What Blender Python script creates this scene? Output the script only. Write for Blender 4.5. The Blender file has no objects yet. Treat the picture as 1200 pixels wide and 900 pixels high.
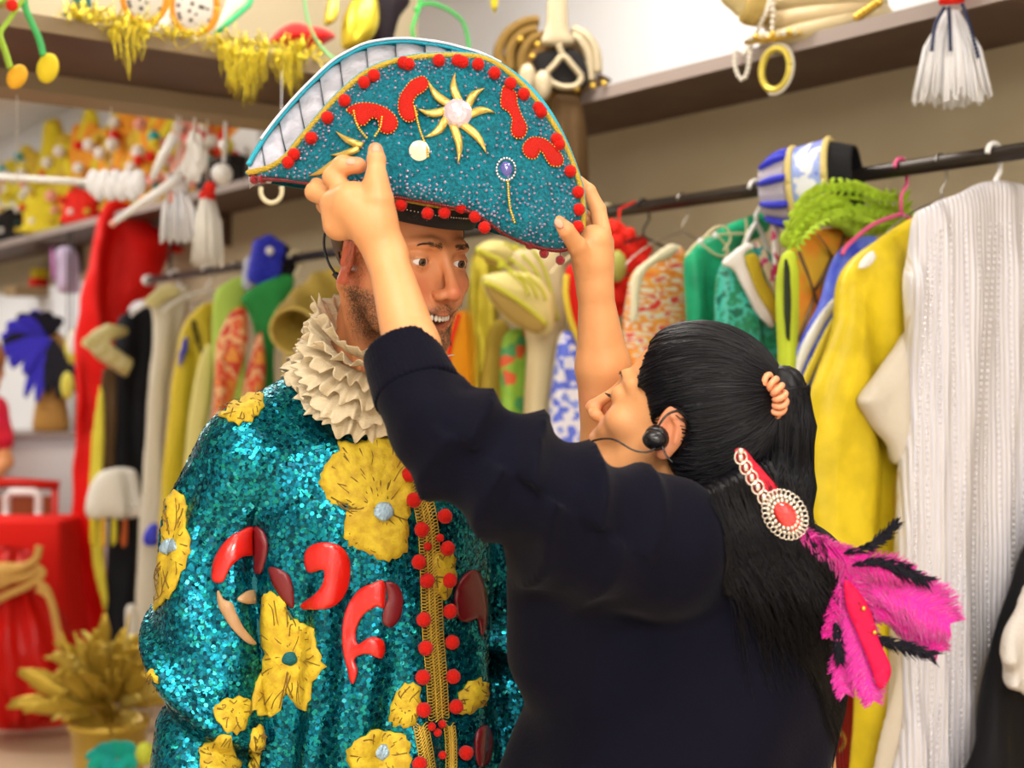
import bpy, bmesh, math, random
import numpy as np
from mathutils import Vector, Matrix
from mathutils.geometry import delaunay_2d_cdt
random.seed(7); rng = np.random.default_rng(7)
S = bpy.context.scene; COL = S.collection
PI = math.pi
# ------------------------------------------------------------ camera, world, light, exposure
F = 1620.0; CH = 1.47                      # focal length in px of a 1200 px wide frame, camera height
cam = bpy.data.objects.new('camera', bpy.data.cameras.new('camera')); COL.objects.link(cam)
cam.location = (0, 0, CH); cam.rotation_euler = (PI/2, 0, 0)
cam.data.sensor_width = 36.0; cam.data.lens = 36.0*F/1200; cam.data.clip_start = 0.05
cam.data.dof.use_dof = True; cam.data.dof.focus_distance = 1.78; cam.data.dof.aperture_fstop = 3.6
S.camera = cam
S.view_settings.view_transform = 'Standard'; S.view_settings.look = 'None'
S.view_settings.exposure = -0.28; S.view_settings.gamma = 1.0; S.view_settings.use_curve_mapping = False
W = bpy.data.worlds.new('world'); S.world = W; W.use_nodes = True
W.node_tree.nodes['Background'].inputs[0].default_value = (1.0, .86, .7, 1)
W.node_tree.nodes['Background'].inputs[1].default_value = 0.10
def area(loc, sx, sy, power, col, rot=(0, 0, 0)):
    l = bpy.data.lights.new('ceiling_light', 'AREA'); l.shape = 'RECTANGLE'; l.size = sx; l.size_y = sy
    l.energy = power; l.color = col
    o = bpy.data.objects.new('ceiling_light', l); COL.objects.link(o); o.location = loc; o.rotation_euler = rot
    return o
LIGHTS = [(-.55, .75, 1.2, .5, 20), (1.0, 1.3, 1.0, .5, 12), (-1.5, 3.2, 1.4, .6, 34), (.65, -1.9, 1.4, .8, 200), (-1.2, -1.3, 1.4, .8, 50),  # last two on this line: unseen lamps added behind the camera for front fill
          (-3.1, 5.6, 1.4, .6, 50), (-4.6, 7.4, 1.4, .6, 50), (.05, 3.2, 1.0, .4, 20)]
for (x, y, a, b, e) in LIGHTS: area((x, y, 2.985), a, b, e, (1.0, .95, .88))
# ------------------------------------------------------------ mapping between the frame and the room
def P(u, v, Y): return np.array([(u-600)/F*Y, Y, CH+(450-v)/F*Y])
def PX(p): return (600+p[0]/p[1]*F, 450-(p[2]-CH)/p[1]*F)
DN = np.array([.792, .6105, 0.]); DD = np.array([-.6105, .792, 0.]); UZ = np.array([0, 0, 1.])  # wall normal / wall direction
def N(n, t, z): return DN*n+DD*t+UZ*z       # room coordinates: n towards the rail wall, t along it, z up
def onN(u, v, n):                           # point of the plane n=const seen at (u,v)
    a = (u-600)/F; Y = n/(DN[0]*a+DN[1]); return P(u, v, Y)
def onT(u, v, t):
    a = (u-600)/F; Y = t/(DD[0]*a+DD[1]); return P(u, v, Y)
# ------------------------------------------------------------ objects
ORG = {}
def link(o, parent, loc):
    COL.objects.link(o); loc = np.array(loc, float)
    ORG[o.name] = loc
    if parent is not None:
        o.parent = parent; o.location = loc-ORG[parent.name]
    else: o.location = loc
    return o
def T(o, label=None, cat=None, group=None, kind=None):
    if label: o['label'] = label
    if cat: o['category'] = cat
    if group: o['group'] = group
    if kind: o['kind'] = kind
    return o
def root(name, loc, label, cat, group=None):
    o = bpy.data.objects.new(name, None); o.empty_display_size = .05
    link(o, None, loc); return T(o, label, cat, group)
def mesh(name, V, Fc, mats, smooth=True, uv=None, mi=None):
    V = np.asarray(V, np.float32); me = bpy.data.meshes.new(name)
    if isinstance(Fc, np.ndarray):
        nf, k = Fc.shape
        me.vertices.add(len(V)); me.vertices.foreach_set('co', V.ravel())
        me.loops.add(nf*k); me.loops.foreach_set('vertex_index', Fc.astype(np.int32).ravel())
        me.polygons.add(nf); me.polygons.foreach_set('loop_start', np.arange(0, nf*k, k, dtype=np.int32))
        me.polygons.foreach_set('loop_total', np.full(nf, k, np.int32)); me.update(calc_edges=True)
    else: me.from_pydata([tuple(map(float, v)) for v in V], [], [tuple(f) for f in Fc])
    me.validate()
    if mats is not None:
        for m in (mats if isinstance(mats, (list, tuple)) else [mats]): me.materials.append(m)
    if smooth: me.polygons.foreach_set('use_smooth', np.ones(len(me.polygons), bool))
    if mi is not None: me.polygons.foreach_set('material_index', np.asarray(mi, np.int32))
    if uv is not None:
        L = me.uv_layers.new(name='UVMap'); idx = np.zeros(len(me.loops), np.int32); me.loops.foreach_get('vertex_index', idx)
        L.data.foreach_set('uv', np.asarray(uv, np.float32)[idx].ravel())
    return me
def mk(name, V, Fc, mats, parent=None, loc=None, smooth=True, uv=None, mi=None, fl=None):
    V = np.asarray(V, float)
    if loc is None: loc = ORG[parent.name] if parent is not None else np.array([V[:, 0].mean(), V[:, 1].mean(), V[:, 2].min()])
    me = mesh(name, V-np.array(loc), Fc, mats, smooth, uv, mi)
    o = bpy.data.objects.new(name, me); link(o, parent, loc); return o
def attr(o, name, vals):
    a = o.data.attributes.new(name, 'FLOAT', 'POINT'); a.data.foreach_set('value', np.asarray(vals, np.float32))
def dup(o, parent, loc):
    c = o.copy(); c.parent = None; link(c, parent, loc); return c
# ------------------------------------------------------------ geometry collectors (lists of verts / faces)
class G:
    def __init__(s): s.V = []; s.F = []; s.M = []; s.n = 0
    def add(s, V, Fc, m=0):
        V = np.asarray(V, float); s.V.append(V); s.F += [tuple(int(i)+s.n for i in f) for f in Fc]; s.M += [m]*len(Fc); s.n += len(V); return s
    def box(s, o, ax, ay, az, m=0):      # origin corner, three edge vectors
        o, ax, ay, az = map(lambda q: np.asarray(q, float), (o, ax, ay, az))
        V = [o, o+ax, o+ax+ay, o+ay, o+az, o+ax+az, o+ax+ay+az, o+ay+az]
        return s.add(V, [(0, 3, 2, 1), (4, 5, 6, 7), (0, 1, 5, 4), (1, 2, 6, 5), (2, 3, 7, 6), (3, 0, 4, 7)], m)
    def tube(s, pts, r, n=8, m=0, cap=True, flat=1.0):
        pts = np.asarray(pts, float); k = len(pts); r = np.broadcast_to(np.asarray(r, float), (k,))
        tg = np.gradient(pts, axis=0); tg /= np.linalg.norm(tg, axis=1)[:, None]+1e-9
        up = np.array([0, 0, 1.]) if abs(tg[0][2]) < .9 else np.array([1., 0, 0])
        a = np.cross(tg[0], up); a /= np.linalg.norm(a); V = []
        for i in range(k):
            a = a-tg[i]*a.dot(tg[i]); a /= np.linalg.norm(a)+1e-9; b = np.cross(tg[i], a)
            for j in range(n):
                th = 2*PI*j/n; V.append(pts[i]+r[i]*(a*math.cos(th)+b*math.sin(th)*flat))
        Fc = [(i*n+j, i*n+(j+1) % n, (i+1)*n+(j+1) % n, (i+1)*n+j) for i in range(k-1) for j in range(n)]
        if cap: Fc += [tuple(range(n))[::-1], tuple((k-1)*n+j for j in range(n))]
        return s.add(V, Fc, m)
    def ball(s, c, r, nu=10, nv=6, m=0, ax=None):
        r = np.broadcast_to(np.asarray(r, float), (3,)); V = [[0, 0, 1]]
        for i in range(1, nv):
            for j in range(nu):
                a = PI*i/nv; b = 2*PI*j/nu; V.append([math.sin(a)*math.cos(b), math.sin(a)*math.sin(b), math.cos(a)])
        V.append([0, 0, -1]); V = np.array(V)*r
        if ax is not None: V = V @ np.asarray(ax)
        V = V+np.asarray(c); L = len(V)-1
        Fc = [(0, 1+j, 1+(j+1) % nu) for j in range(nu)]
        for i in range(nv-2):
            for j in range(nu): a = 1+i*nu; Fc.append((a+j, a+nu+j, a+nu+(j+1) % nu, a+(j+1) % nu))
        Fc += [(L, 1+(nv-2)*nu+(j+1) % nu, 1+(nv-2)*nu+j) for j in range(nu)]
        return s.add(V, Fc, m)
    def obj(s, name, mats, parent=None, loc=None, smooth=True):
        return mk(name, np.vstack(s.V), s.F, mats, parent, loc, smooth, mi=s.M)
def catmull(pts, per=8, closed=False):
    p = np.asarray(pts, float); n = len(p); out = []
    rngi = range(n) if closed else range(n-1)
    for i in rngi:
        if closed: a, b, c, d = p[(i-1) % n], p[i], p[(i+1) % n], p[(i+2) % n]
        else: a, b, c, d = p[max(i-1, 0)], p[i], p[i+1], p[min(i+2, n-1)]
        for k in range(per):
            t = k/per; out.append(.5*((2*b)+(-a+c)*t+(2*a-5*b+4*c-d)*t*t+(-a+3*b-3*c+d)*t**3))
    if not closed: out.append(p[-1])
    return np.array(out)
# ------------------------------------------------------------ implicit surfaces
f4 = np.float32
def smin(a, b, k):
    h = np.clip(.5+.5*(b-a)/k, 0, 1); return b+(a-b)*h-k*h*(1-h)
def smax(a, b, k): return -smin(-a, -b, k)
def cap(p, a, b, r1, r2=None):
    a = np.asarray(a, f4); b = np.asarray(b, f4); r2 = r1 if r2 is None else r2
    ab = b-a; t = np.clip((p-a)@ab/float(ab@ab+1e-12), 0, 1)
    q = p-a-t[:, None]*ab; return np.sqrt((q*q).sum(1))-(r1+t*(r2-r1))
def chain(p, pts, rs, k=.0):
    d = None
    for i in range(len(pts)-1):
        e = cap(p, pts[i], pts[i+1], rs[i], rs[i+1]); d = e if d is None else (smin(d, e, k) if k > 0 else np.minimum(d, e))
    return d
def ell(p, c, r, R=None):
    q = p-np.asarray(c, f4)
    if R is not None: q = q@np.asarray(R, f4).T       # rows of R: local axes
    r = np.asarray(r, f4); k0 = np.sqrt(((q/r)**2).sum(1))+1e-9; k1 = np.sqrt(((q/(r*r))**2).sum(1))+1e-9
    return k0*(k0-1)/k1
def poly2(u, v, pts):                                 # signed distance to a closed 2D polygon
    pts = np.asarray(pts, f4); d = np.full(u.shape, 1e9, f4); s = np.ones(u.shape, f4); n = len(pts); j = n-1
    for i in range(n):
        ex, ey = pts[j]-pts[i]; wx = u-pts[i][0]; wy = v-pts[i][1]
        t = np.clip((wx*ex+wy*ey)/(ex*ex+ey*ey+1e-12), 0, 1); bx = wx-ex*t; by = wy-ey*t
        d = np.minimum(d, bx*bx+by*by)
        c1 = v >= pts[i][1]; c2 = v < pts[j][1]; c3 = ex*wy > ey*wx
        fl = (c1 & c2 & c3) | (~c1 & ~c2 & ~c3); s = np.where(fl, -s, s); j = i
    return s*np.sqrt(d)
def extract(f, lo, hi, h, B=8, proj=0, lip=1.15):
    lo = np.asarray(lo, float); hi = np.asarray(hi, float); nb = np.ceil((hi-lo)/(h*B)).astype(int)
    g = np.stack(np.meshgrid(*[np.arange(k) for k in nb], indexing='ij'), -1).reshape(-1, 3)
    c = (lo+(g+.5)*B*h).astype(f4); v = np.concatenate([f(c[i:i+200000]) for i in range(0, len(c), 200000)])
    g = g[np.abs(v) < .87*B*h*lip]
    l = np.stack(np.meshgrid(*[np.arange(B+1)]*3, indexing='ij'), -1).reshape(-1, 3)
    vals = np.empty((len(g), (B+1)**3), f4); cs = max(1, 300000//(B+1)**3)
    for i in range(0, len(g), cs):
        q = (g[i:i+cs, None, :]*B+l[None]); pp = (lo+q.reshape(-1, 3)*h).astype(f4); vals[i:i+cs] = f(pp).reshape(len(q), -1)
    vals = vals.reshape(-1, B+1, B+1, B+1); ins = vals < 0
    D = nb*B+3
    def key(ix): return ((ix[:, 0]+1)*D[1]+(ix[:, 1]+1))*D[2]+(ix[:, 2]+1)
    cnt = np.zeros((len(g), B, B, B), np.int8)
    for a in (0, 1):
        for b in (0, 1):
            for e in (0, 1): cnt += ins[:, a:a+B, b:b+B, e:e+B]
    bi, i, j, k = np.nonzero((cnt > 0) & (cnt < 8)); gi = g[bi]*B+np.stack([i, j, k], 1)
    acc = np.zeros((len(bi), 3)); n = np.zeros(len(bi))
    cr = [(a, b, e) for a in (0, 1) for b in (0, 1) for e in (0, 1)]
    for A in cr:
        for ax in range(3):
            if A[ax]: continue
            Bc = list(A); Bc[ax] = 1
            va = vals[bi, i+A[0], j+A[1], k+A[2]]; vb = vals[bi, i+Bc[0], j+Bc[1], k+Bc[2]]
            m = (va < 0) != (vb < 0); t = np.where(m, va/(va-vb+1e-12), 0)
            q = np.array(A, float)[None].repeat(len(bi), 0); q[:, ax] = t; acc += q*m[:, None]; n += m
    V = lo+(gi+acc/n[:, None])*h
    kk = key(gi); o = np.argsort(kk); ks = kk[o]
    def look(ix):
        q = key(ix); p = np.searchsorted(ks, q); p = np.minimum(p, len(ks)-1); return np.where(ks[p] == q, o[p], -1)
    Q = []
    for ax in range(3):
        s0 = [slice(0, B)]*3; s1 = [slice(0, B)]*3; s1[ax] = slice(1, B+1)
        A = ins[(slice(None), *s0)]; C = ins[(slice(None), *s1)]
        bb, x, y, z = np.nonzero(A != C); e = g[bb]*B+np.stack([x, y, z], 1); sgn = A[bb, x, y, z]
        b1 = np.zeros(3, int); b2 = np.zeros(3, int); b1[(ax+1) % 3] = 1; b2[(ax+2) % 3] = 1
        q = np.stack([look(e-b1-b2), look(e-b2), look(e), look(e-b1)], 1); ok = (q >= 0).all(1); q = q[ok]; sgn = sgn[ok]
        Q.append(np.where(sgn[:, None], q, q[:, ::-1]))
    Q = np.vstack(Q)
    for _ in range(proj):
        V = V.astype(f4); f0 = f(V); gr = grad(f, V, h*.3); V = V-np.clip(f0, -h, h)[:, None]*gr
    return V, Q
def grad(f, V, e):
    V = np.asarray(V, f4); g = np.stack([f(V+np.eye(3, dtype=f4)[i]*f4(e))-f(V-np.eye(3, dtype=f4)[i]*f4(e)) for i in range(3)], 1)
    return g/(np.linalg.norm(g, axis=1)[:, None]+1e-9)
def near(p, c, r, fn):                                 # evaluate fn only close to c; elsewhere a safe distance
    c = np.asarray(c, f4); L = np.sqrt(((p-c)**2).sum(1)); m = L < r; d = L-r*.72
    if m.any(): d[m] = np.minimum(fn(p[m]), np.maximum(L[m]-r*.72, .02))
    return d.astype(f4)
def cast(f, uv, Y0, Y1=None, steps=70):               # where the sight lines through the frame points meet the surface f
    uv = np.asarray(uv, float).reshape(-1, 2); d = np.stack([(uv[:, 0]-600)/F, np.ones(len(uv)), (450-uv[:, 1])/F], 1)
    L = np.linalg.norm(d, axis=1); Y = np.full(len(uv), float(Y0)); o = np.array([0, 0, CH])
    for _ in range(steps):
        v = f((o+d*Y[:, None]).astype(f4)); Y = Y+np.clip(v, -.02, .05)/L*.8
        if Y1: Y = np.minimum(Y, Y1)
    return o+d*Y[:, None]
def cloth_noise(p, s, seed=0):
    p = p*s; return (np.sin(p[:, 0]*1.7+p[:, 1]*.9+seed+1.3*np.sin(p[:, 2]*1.1+seed))+np.sin(p[:, 1]*1.9-p[:, 2]*.8+2*seed+1.1*np.sin(p[:, 0]*1.3))+np.sin(p[:, 2]*1.6+p[:, 0]*1.2-seed+np.sin(p[:, 1]*1.5)))/3
def frame(fwd, up=(0, 0, 1)):                         # rows: right-hand local axes x (side), y (forward), z (up)
    y = np.array(fwd, float); y /= np.linalg.norm(y); x = np.cross(y, up); x /= np.linalg.norm(x); z = np.cross(x, y); return np.array([x, y, z])
def rot_about(ax, a):
    ax = np.array(ax, float); ax /= np.linalg.norm(ax); K = np.array([[0, -ax[2], ax[1]], [ax[2], 0, -ax[0]], [-ax[1], ax[0], 0]])
    return np.eye(3)+math.sin(a)*K+(1-math.cos(a))*K@K
def fill(outline, step, jag=0, per=4, smooth=True):   # triangulated flat region with inner points
    o = np.asarray(outline, float)
    if smooth: o = catmull(o, per, True)
    if jag:
        c = o.mean(0); a = np.arange(len(o)); o = o+(o-c)/np.linalg.norm(o-c, axis=1)[:, None]*(jag*np.sin(a*2.3)+jag*.7*rng.standard_normal(len(o)))[:, None]
    n = len(o); lo, hi = o.min(0), o.max(0)
    gx, gy = np.meshgrid(np.arange(lo[0], hi[0], step), np.arange(lo[1], hi[1], step)); gx[1::2] += step/2
    q = np.stack([gx.ravel(), gy.ravel()], 1); sd = poly2(q[:, 0].astype(f4), q[:, 1].astype(f4), o); q = q[sd < -step*.45]
    pts = np.vstack([o, q]); r = delaunay_2d_cdt([Vector(p) for p in pts], [(i, (i+1) % n) for i in range(n)], [], 1, 1e-6)
    V = np.array([tuple(v) for v in r[0]]); Fc = [tuple(f) for f in r[2]]
    return V, Fc, o
def rim(Fc):                                          # boundary edges of a triangulation, oriented
    E = {}
    for f in Fc:
        for a, b in zip(f, f[1:]+f[:1]): E[(a, b)] = 1
    return [(a, b) for (a, b) in E if (b, a) not in E]
def slab(top, bot, Fc):                               # closed solid from two matching sheets
    n = len(top); R = rim(Fc); FF = [tuple(f) for f in Fc]+[tuple(i+n for i in f[::-1]) for f in Fc]+[(b, a, a+n, b+n) for a, b in R]
    return np.vstack([top, bot]), FF
def decal(name, outline, f, Y0, off, th, mat, parent, step=7, jag=0, wav=0, per=4, smooth=True, label=None, dome=0, uvs=40.):
    V2, Fc, o = fill(outline, step, jag, per, smooth)
    p = cast(f, V2, Y0); nr = grad(f, p, .003)
    hit = np.abs(f(p.astype(f4))) < .004; Fc = [t for t in Fc if hit[list(t)].all()]
    if not hit.all():
        used = sorted({i for t in Fc for i in t}); rm = {a: b for b, a in enumerate(used)}; Fc = [tuple(rm[i] for i in t) for t in Fc]; V2, p, nr = V2[used], p[used], nr[used]
    c = V2.mean(0); e = np.clip(-poly2(V2[:, 0].astype(f4), V2[:, 1].astype(f4), o)/8., 0, 1)
    w = wav*(np.sin(np.arctan2(V2[:, 1]-c[1], V2[:, 0]-c[0])*9+V2[:, 0]*.2)+1)*e
    top = p+nr*(off+th+w+dome*np.sqrt(e))[:, None]; bot = p+nr*(off-.001)
    # image winding: frame y points down, so flip to face the viewer
    V, FF = slab(top, bot, [t[::-1] for t in Fc]) if np.cross(*(np.array([V2[Fc[0][1]]-V2[Fc[0][0]], V2[Fc[0][2]]-V2[Fc[0][0]]]))) < 0 else slab(top, bot, Fc)
    uv = np.vstack([(V2-c)/uvs]*2); ob = mk(name, V, FF, mat, parent, uv=uv)
    return T(ob, label)
# ------------------------------------------------------------ materials
MATS = {}
def nd(nt, kind, **k):
    n = nt.nodes.new(kind)
    for a, b in k.items(): setattr(n, a, b)
    return n
def mat(name, col, rough=.6, metal=0, sheen=0, bump=0, bscale=60, var=0, vscale=8, var2=None, spec=.5, sss=0, coat=0, emit=0, trans=0, stretch=(1, 1, 1), aniso=0):
    m = bpy.data.materials.new(name); m.use_nodes = True; nt = m.node_tree; b = nt.nodes['Principled BSDF']
    def setv(k, v):
        if k in b.inputs: b.inputs[k].default_value = v
    c = tuple(col)+(1,); setv('Base Color', c); setv('Roughness', rough); setv('Metallic', metal); setv('Specular IOR Level', spec)
    if sheen: setv('Sheen Weight', sheen); setv('Sheen Roughness', .4)
    if coat: setv('Coat Weight', coat)
    if trans: setv('Transmission Weight', trans)
    if sss: setv('Subsurface Weight', sss); setv('Subsurface Radius', (.012, .005, .002)); setv('Subsurface Scale', 1.0)
    if emit: setv('Emission Color', c); setv('Emission Strength', emit)
    tc = nd(nt, 'ShaderNodeTexCoord'); mp = nd(nt, 'ShaderNodeMapping'); mp.inputs['Scale'].default_value = stretch
    nt.links.new(tc.outputs['Object'], mp.inputs[0])
    if var or var2:
        t = nd(nt, 'ShaderNodeTexNoise'); t.inputs['Scale'].default_value = vscale; t.inputs['Detail'].default_value = 4; nt.links.new(mp.outputs[0], t.inputs[0])
        r = nd(nt, 'ShaderNodeValToRGB'); nt.links.new(t.outputs[0], r.inputs[0]); v2 = var2 or tuple(x*(1-var) for x in col)
        r.color_ramp.elements[0].position = .38; r.color_ramp.elements[1].position = .62
        r.color_ramp.elements[0].color = tuple(v2)+(1,); r.color_ramp.elements[1].color = c; nt.links.new(r.outputs[0], b.inputs['Base Color'])
    if bump:
        t = nd(nt, 'ShaderNodeTexNoise'); t.inputs['Scale'].default_value = bscale; t.inputs['Detail'].default_value = 5; nt.links.new(mp.outputs[0], t.inputs[0])
        bp = nd(nt, 'ShaderNodeBump'); bp.inputs['Strength'].default_value = min(bump, 1); bp.inputs['Distance'].default_value = .004; nt.links.new(t.outputs[0], bp.inputs['Height']); nt.links.new(bp.outputs[0], b.inputs['Normal'])
    MATS[name] = m; return m
def pattern(name, cols, scale=25, kind='voronoi', rough=.55, stretch=(1, 1, 1), metal=0, detail=2, sharp=True, bump=.3):
    m = mat(name, cols[0], rough, metal); nt = m.node_tree; b = nt.nodes['Principled BSDF']
    tc = nd(nt, 'ShaderNodeTexCoord'); mp = nd(nt, 'ShaderNodeMapping'); mp.inputs['Scale'].default_value = stretch; nt.links.new(tc.outputs['Object'], mp.inputs[0])
    if kind == 'voronoi':
        t = nd(nt, 'ShaderNodeTexVoronoi'); t.inputs['Scale'].default_value = scale; s = nd(nt, 'ShaderNodeSeparateColor'); nt.links.new(mp.outputs[0], t.inputs[0]); nt.links.new(t.outputs['Color'], s.inputs[0]); out = s.outputs[0]
    elif kind == 'wave':
        t = nd(nt, 'ShaderNodeTexWave'); t.inputs['Scale'].default_value = scale; t.inputs['Distortion'].default_value = detail; nt.links.new(mp.outputs[0], t.inputs[0]); out = t.outputs['Fac']
    elif kind == 'dots':
        t = nd(nt, 'ShaderNodeTexVoronoi'); t.inputs['Scale'].default_value = scale; nt.links.new(mp.outputs[0], t.inputs[0]); out = t.outputs['Distance']
    else:
        t = nd(nt, 'ShaderNodeTexNoise'); t.inputs['Scale'].default_value = scale; t.inputs['Detail'].default_value = detail; nt.links.new(mp.outputs[0], t.inputs[0]); out = t.outputs['Fac']
    r = nd(nt, 'ShaderNodeValToRGB'); r.color_ramp.interpolation = 'CONSTANT' if sharp else 'LINEAR'; nt.links.new(out, r.inputs[0])
    n = len(cols); E = r.color_ramp.elements
    lo, hi = (.3, .7) if kind == 'noise' else (0, 1)
    while len(E) < n: E.new(.5)
    for i, c in enumerate(cols): E[i].position = lo+(hi-lo)*i/n if i or kind != 'noise' else 0; E[i].color = tuple(c)+(1,)
    nt.links.new(r.outputs[0], b.inputs['Base Color'])
    if bump:
        bp = nd(nt, 'ShaderNodeBump'); bp.inputs['Strength'].default_value = bump; bp.inputs['Distance'].default_value = .004; nt.links.new(out, bp.inputs['Height']); nt.links.new(bp.outputs[0], b.inputs['Normal'])
    return m
def skin(name, base, lip, dark, hairc):
    m = mat(name, base, .42, sss=.12, spec=.4); nt = m.node_tree; b = nt.nodes['Principled BSDF']; L = nt.links
    def at(n): a = nd(nt, 'ShaderNodeAttribute'); a.attribute_name = n; return a.outputs['Fac']
    tc = nd(nt, 'ShaderNodeTexCoord'); ns = nd(nt, 'ShaderNodeTexNoise'); ns.inputs['Scale'].default_value = 35; ns.inputs['Detail'].default_value = 5; L.new(tc.outputs['Object'], ns.inputs[0])
    def mix(a, bcol, fac):
        x = nd(nt, 'ShaderNodeMix', data_type='RGBA'); L.new(fac, x.inputs['Factor'])
        if isinstance(a, tuple): x.inputs['A'].default_value = a+(1,)
        else: L.new(a, x.inputs['A'])
        x.inputs['B'].default_value = tuple(bcol)+(1,); return x.outputs['Result']
    mr = nd(nt, 'ShaderNodeMapRange'); L.new(ns.outputs[0], mr.inputs[0]); mr.inputs[3].default_value = 0; mr.inputs[4].default_value = .55
    c = mix(tuple(base), dark, mr.outputs[0]); c = mix(c, lip, at('blush'))
    n2 = nd(nt, 'ShaderNodeTexNoise'); n2.inputs['Scale'].default_value = 420; n2.inputs['Detail'].default_value = 3; L.new(tc.outputs['Object'], n2.inputs[0])
    mu = nd(nt, 'ShaderNodeMath', operation='MULTIPLY_ADD'); L.new(n2.outputs[0], mu.inputs[0]); mu.inputs[1].default_value = 2.4; mu.inputs[2].default_value = -.45
    cl = nd(nt, 'ShaderNodeMath', operation='MULTIPLY', use_clamp=True); L.new(mu.outputs[0], cl.inputs[0]); L.new(at('beard'), cl.inputs[1])
    c = mix(c, hairc, cl.outputs[0]); L.new(c, b.inputs['Base Color'])
    bp = nd(nt, 'ShaderNodeBump'); bp.inputs['Strength'].default_value = .25; bp.inputs['Distance'].default_value = .0008; n3 = nd(nt, 'ShaderNodeTexNoise'); n3.inputs['Scale'].default_value = 300; L.new(tc.outputs['Object'], n3.inputs[0]); L.new(n3.outputs[0], bp.inputs['Height']); L.new(bp.outputs[0], b.inputs['Normal'])
    return m
M_WALL = mat('beige_paint', (.46, .385, .25), .8, bump=.15, bscale=90, var=.08, vscale=2)
M_WHITE = mat('white_paint', (.86, .88, .92), .8)
M_CEIL = mat('ceiling_paint', (.85, .84, .82), .9)
M_FLOOR = mat('floor_wood', (.66, .52, .36), .45, bump=.1, bscale=20, var=.15, vscale=3, stretch=(1, 12, 1))
M_SHELF = mat('shelf_brown', (.10, .055, .04), .55, var=.2, vscale=6, stretch=(1, 1, 8))
M_EDGE = mat('shelf_edge', (.33, .27, .25), .5)
M_BEAM = mat('beam_tan', (.30, .22, .13), .6)
M_RAIL = mat('rail_dark', (.035, .027, .022), .3, metal=.5)
M_GOLD = mat('gold_metal', (.75, .5, .08), .3, metal=.9)
M_GOLDP = mat('gold_plastic', (.62, .42, .06), .3, metal=.4, bump=.3)
M_WPL = mat('white_plastic', (.85, .85, .85), .35)
M_BPL = mat('black_plastic', (.012, .012, .014), .25)
M_PINKPL = mat('pink_plastic', (.85, .12, .3), .3)
M_LAMP = mat('lamp_panel', (1, .95, .88), .5, emit=3)
# ------------------------------------------------------------ room
def structure(name, Gm, m): o = Gm.obj(name, m, None, smooth=False); o['kind'] = 'structure'; return o
TW = 11.2; TB = -3.0                        # the room runs from t=-3 to t=11.2 along the rail wall
structure('floor', G().box(N(-4.2, TB, -.05), DN*7.1, DD*(TW-TB), UZ*.05), M_FLOOR)
structure('ceiling', G().box(N(-4.2, TB, 3.0), DN*7.1, DD*(TW-TB), UZ*.05), M_CEIL)
structure('wall_right', G().box(N(2.75, TB, 0), DN*.1, DD*(TW-TB), UZ*2.235), M_WALL)
structure('wall_right_upper', G().box(N(2.75, TB, 2.235), DN*.1, DD*(TW-TB), UZ*.765), M_WHITE)
structure('wall_back', G().box(N(-4.2, TW, 0), DN*7.05, DD*.1, UZ*3.0), M_WHITE)
structure('wall_left', G().box(N(-4.3, TB, 0), DN*.1, DD*(TW-TB), UZ*3.0), M_WHITE)
structure('wall_front', G().box(N(-4.3, TB-.1, 0), DN*7.1, DD*.1, UZ*3.0), M_WHITE)
structure('trim_1', G().box(N(2.738, 6.55, .1), DN*.012, DD*(TW-6.6), UZ*1.93), M_WHITE)
structure('baseboard_right', G().box(N(2.735, TB, 0), DN*.014, DD*(TW-TB), UZ*.1), M_WHITE)
LAMPL = dict(zip([l[:2] for l in LIGHTS], ['between the camera and the two people', 'over the near end of the clothes rail', 'in the passage beyond the cross shelf', 'added unseen behind the camera on the right to brighten the face', 'added unseen behind the camera on the left as front fill', 'over the red draped table', 'at the far end of the shop', 'over the corner where the two shelves meet']))  # the two panels behind the camera are added to brighten faces from the front
for (x, y, a, b, e) in LIGHTS:
    r = root('ceiling_lamp', (x, y, 2.99), 'flat white ceiling light panel '+LAMPL[(x, y)], 'lamp', 'ceiling light panels')
    g = G(); w = .03
    g.box((x-a/2-w, y-b/2-w, 2.985), (a+2*w, 0, 0), (0, w, 0), (0, 0, .015)); g.box((x-a/2-w, y+b/2, 2.985), (a+2*w, 0, 0), (0, w, 0), (0, 0, .015))
    g.box((x-a/2-w, y-b/2, 2.985), (w, 0, 0), (0, b, 0), (0, 0, .015)); g.box((x+a/2, y-b/2, 2.985), (w, 0, 0), (0, b, 0), (0, 0, .015))
    g.obj('frame', M_WPL, r, smooth=False)
    G().box((x-a/2, y-b/2, 2.992), (a, 0, 0), (0, b, 0), (0, 0, .006)).obj('diffuser', M_LAMP, r, smooth=False)
# wall shelf: front edge n=2.41, underside z=2.222, 3 cm thick
ZS = CH+.752; ZT = ZS+.03
r = root('wall_shelf', N(2.58, 4, ZS), 'long dark brown shelf along the beige wall above the clothes rail', 'shelf')
G().box(N(2.418, TB+.1, ZS), DN*.33, DD*(TW-TB-.2), UZ*.03).obj('board', M_SHELF, r, smooth=False)
G().box(N(2.41, TB+.1, ZS-.001), DN*.008, DD*(TW-TB-.2), UZ*.032).obj('edge_strip', M_EDGE, r, smooth=False)
for t in (-2, -.2, 1.3, 3.75, 5.6, 7.4, 9.2):
    G().box(N(2.5, t, ZS-.02), DN*.25, DD*.03, UZ*.02).box(N(2.72, t, ZS-.14), DN*.03, DD*.03, UZ*.13).obj('bracket', M_SHELF, r, smooth=False)
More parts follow.
